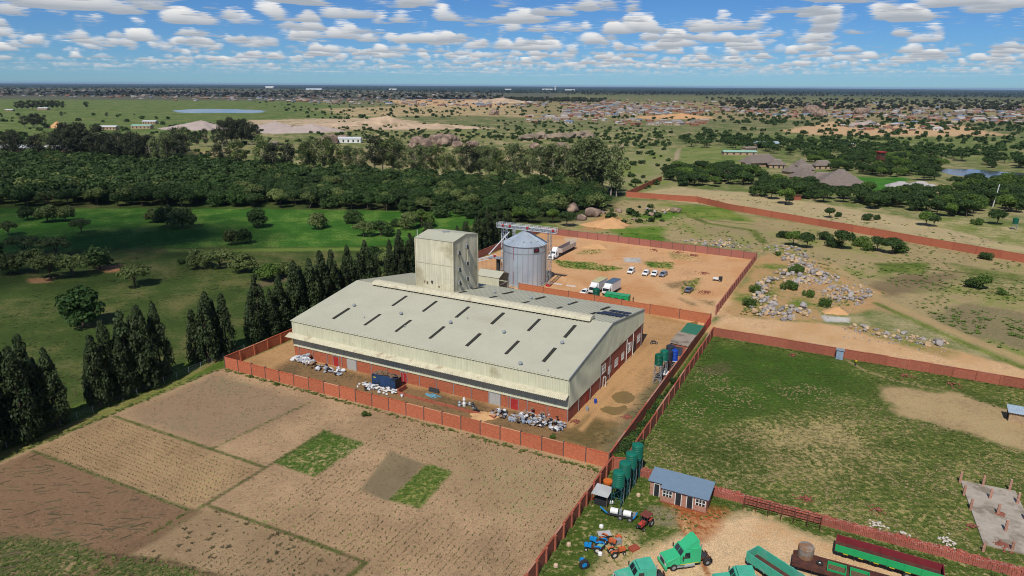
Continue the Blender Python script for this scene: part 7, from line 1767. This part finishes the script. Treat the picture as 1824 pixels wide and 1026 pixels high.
g_ = np.array([(u+rng.normal(0,.06), v+rng.normal(0,.06)) for u in np.arange(-74.6,-38.4,.78) for v in np.arange(-51.6,-38.6,.82)])
scatter('seedling_plot', 'neat dotted grid of seedlings in the left plot', 'crops', toW(g_[rng.random(len(g_)) < .85]), .16, .27, [CROP])
w_ = np.stack([rng.uniform(-76,12,9000), rng.uniform(-85,-12.5,9000)],1); scatter('field_weeds', 'sparse weeds and clods dotting the bare field', 'weeds', toW(w_[rng.random(9000) < .5+.5*nz(w_[:,0],w_[:,1],9.0)]), .07, .22, [DARKW], TW)
w_ = np.stack([rng.uniform(-37,-9,300), rng.uniform(-72,-49,300)],1); scatter('manure_heaps', 'small dark manure heaps spotted over the lower field', 'clods', toW(w_[rng.random(300) < .35]), .3, .6, [DARKW], TW)
stick = [([(-.8,-.03,.02),(.8,-.05,.02),(.8,.03,.08),(-.8,.05,.1)],[(0,1,2,3)],[0]), ([(-.5,-.05,.02),(.6,-.02,.02),(.6,.06,.1),(-.5,.03,.06)],[(0,1,2,3)],[0])]
w_ = np.stack([rng.uniform(-76,-39,420), rng.uniform(-84,-53,420)],1); n = len(w_)
joined('furrow_debris', stick, np.c_[toW(w_), np.full(n,.01)], rng.uniform(.5,1.4,n), rng.normal(RZ+.6,.35,n), rng.integers(0,2,n), [DARKW], 'dark stubble strewn over the brown plot', 'stubble')
def poly_tufts(pts, spacing, keep=1.0):
    p = sample_poly(pts, spacing); return p[rng.random(len(p)) < keep]
scatter('green_plots', 'leafy green vegetable plots in the bare field', 'vegetables', np.concatenate([poly_tufts([(578,765),(648,790),(560,849),(486,824)], .42, .55), poly_tufts([(762,827),(805,840),(748,907),(690,890)], .42, .65)]), .2, .42, [WEED], TW)
scatter('corner_grass', 'green grass in the lower left corner of the field', 'grass', poly_tufts([(-260,985),(60,955),(130,966),(180,984),(300,1000),(440,1045),(300,1120),(-300,1120)], .5, .6), .2, .5, [GRS], TW)
lines_ = []
for a_, b_, k in (((-37.3,-51),(-37.2,-24),90),((-76,-38),(-37.5,-37.7),140),((-76,-52.4),(-37.5,-51.3),130),((-36.5,-49.2),(-8,-48.2),110),((-8,-48.2),(-9.2,-64),60),((-38,-51.8),(-38,-58),80),((-50,-37.4),(-48,-16),60)):
    t_ = rng.random(k)[:,None]; lines_.append(np.array(a_)*(1-t_)+np.array(b_)*t_+rng.normal(0,.16,(k,2)))
scatter('furrow_weeds', 'lines of weeds along the plot edges', 'weeds', toW(np.concatenate(lines_)[rng.random(sum(map(len,lines_))) < .6]), .12, .3, [GRS], TW)
g_ = np.stack([rng.uniform(15,84,15000), rng.uniform(-10,59,15000)],1); q_ = nz(g_[:,0],g_[:,1],5.0)+.5*nz(g_[:,0],g_[:,1],1.7,2)
pp = np.array([px_of(p) for p in toW(g_)]); bare = (sdf_poly(toW(g_)[:,0], toW(g_)[:,1], [wpt(p) for p in [(1556,683),(1700,700),(1824,742),(1920,780),(1920,835),(1824,806),(1720,768),(1620,746),(1588,734)]]) < 0)
inslab = (g_[:,0] > 62.5) & (g_[:,0] < 72) & (g_[:,1] < 12.6) & (g_[:,1] > -6)
scatter('plot_grass', 'short green grass covering the right-hand plot', 'grass', toW(g_[(q_ > -.2) & ~bare & ~inslab]), .15, .42, [GRS], TW)
scatter('plot_dry_grass', 'dry straw tufts in the right-hand plot', 'grass', toW(g_[(q_ < .0) & (g_[:,1] < 40) & ~inslab & ~bare][:4500]), .15, .4, [DRY], TW)
g_ = np.stack([rng.uniform(13,70,4200), rng.uniform(-44,-12,4200)],1); sand = [(1140,985),(1230,950),(1290,925),(1340,912),(1420,948),(1530,978),(1700,1040),(1760,1150),(1000,1200),(1080,1010)]
gw = toW(g_); ok = sdf_poly(gw[:,0], gw[:,1], [wpt(p) for p in sand]) > .5
ok &= ~((g_[:,0] > 20) & (g_[:,0] < 29.2) & (g_[:,1] > -17) & (g_[:,1] < -12.4))
ok &= nz(g_[:,0],g_[:,1],3.0) > -.35
scatter('scrapyard_grass', 'rough grass around the scrap yard', 'grass', gw[ok], .14, .38, [GRS], TW)
P_ = np.concatenate([px_scatter([(1000,408),(1110,358),(1824,464),(1824,640),(1480,482),(1352,446)], 1500), px_scatter([(1120,352),(1340,346),(1824,440),(1824,450),(1400,384)], 350), px_scatter([(1060,384),(1130,366),(1230,378),(1100,404)], 160)])
q_ = nz(P_[:,0], P_[:,1], 14.0)
scatter('field_scrub', 'low scrub and weed lines over the fields right of the yard', 'scrub', P_[q_ > -.25], .35, 1.1, [WEED], TW)
# meadow tussocks left of the cypresses, weeds along the wall foot
g_ = np.stack([rng.uniform(-260,-88,8000), rng.uniform(-90,70,8000)],1); gw = toW(g_); scatter('meadow_tussocks', 'rough tussocks over the brownish meadow', 'grass', gw[(nz(g_[:,0],g_[:,1],7.0) > -.1) & (gw[:,1] > 40)], .25, .65, [M_leaf('meadow_tuft', S(66,82,38), S(86,92,48), S(104,104,62))], TW)
g_ = np.concatenate([np.stack([rng.uniform(-76,12,420), rng.normal(-12.9,.25,420)],1), np.stack([rng.normal(13.1,.25,220), rng.uniform(-44,-12,220)],1), np.stack([rng.normal(15.3,.3,420), rng.uniform(-9,59,420)],1), np.stack([rng.uniform(15,110,500), rng.normal(58.8,.35,500)],1), np.stack([rng.uniform(18,75,500), rng.normal(-12.0,.35,500)],1), np.stack([rng.normal(-77.4,.35,200), rng.uniform(-60,-14,200)],1)])
scatter('wall_weeds', 'fringe of weeds along the wall feet', 'weeds', toW(g_), .2, .55, [GRS], TW)
scatter('yard_weeds', 'weed patches in the earth yard', 'weeds', np.concatenate([poly_tufts([(985,463),(1060,469),(1112,478),(1080,484),(1000,476)], 1.0, .55), poly_tufts([(1150,466),(1200,467),(1197,478),(1158,476)], 1.0, .5), poly_tufts([(1216,502),(1246,496),(1238,520),(1214,528)], 1.0, .4), poly_tufts([(1040,446),(1075,444),(1062,452),(1030,452)], 1.2, .4), poly_tufts([(1320,560),(1352,500),(1380,500),(1360,565)], .9, .5), poly_tufts([(1440,545),(1500,520),(1540,530),(1500,552)], 1.2, .4)]), .4, .9, [WEED], TW)

# ------------------------------------------------------------------ clouds overhead (outside the frame) whose shadows cross the land
CLOUDM = bpy.data.materials.new('cloud'); CLOUDM.use_nodes = True
_t = CLOUDM.node_tree; _t.nodes.clear(); _o = N(_t,'ShaderNodeOutputMaterial'); _d = N(_t,'ShaderNodeBsdfDiffuse'); _d.inputs[0].default_value = (.9,.9,.9,1); _tr = N(_t,'ShaderNodeBsdfTransparent'); _mx = N(_t,'ShaderNodeMixShader'); _mx.inputs[0].default_value = .2
_t.links.new(_tr.outputs[0], _mx.inputs[1]); _t.links.new(_d.outputs[0], _mx.inputs[2]); _t.links.new(_mx.outputs[0], _o.inputs[0])
def cloud(label, gx, gy, rx, ry, alt, k, seed):
    r = np.random.default_rng(seed); bm = bmesh.new()
    for i in range(k):
        a_ = r.random()*6.28; q = r.random()**.5; s = (.22+.2*r.random())*(1.15-.5*q)
        mt = Matrix.Translation((rx*q*math.cos(a_), ry*q*math.sin(a_), 0)) @ Matrix.Diagonal((rx*s, ry*s, min(rx,ry)*s*.5, 1))
        bmesh.ops.create_icosphere(bm, subdivisions=2, radius=1.0, matrix=mt)
    me = bpy.data.meshes.new('cloud'); bm.to_mesh(me); bm.free(); me.shade_smooth(); me.materials.append(CLOUDM)
    off = SUND*(alt/SUND.z)
    o = bpy.data.objects.new('cloud', me); col.objects.link(o); o.location = (gx+off.x, gy+off.y, alt); return tag(o, label, kind='structure')
cloud('cumulus cloud drifting overhead', -300, 250, 190, 120, 1100, 26, 1)
cloud('cumulus cloud drifting overhead', -190, 60, 110, 70, 1100, 14, 5)
cloud('cumulus cloud drifting overhead', -2300, 4200, 1800, 900, 1300, 30, 2)
cloud('cumulus cloud drifting overhead', -700, 3300, 900, 350, 1300, 20, 3)
cloud('cumulus cloud drifting overhead', 900, 6400, 1600, 900, 1300, 26, 4)

# ------------------------------------------------------------------ haze
hz = MB().box(-46000,46000,-46000,46000,-1.5,72).build('haze', None); tag(hz, 'faint blue haze over the land', 'haze', kind='stuff')
hm_ = bpy.data.materials.new('haze'); hm_.use_nodes = True; _t = hm_.node_tree; _t.nodes.clear()
_o = N(_t,'ShaderNodeOutputMaterial'); _v = N(_t,'ShaderNodeVolumePrincipled'); _v.inputs['Color'].default_value = (.50,.70,1,1); _v.inputs['Density'].default_value = 2.4e-5; _v.inputs['Anisotropy'].default_value = .1
_t.links.new(_v.outputs[0], _o.inputs['Volume']); hz.data.materials.append(hm_)
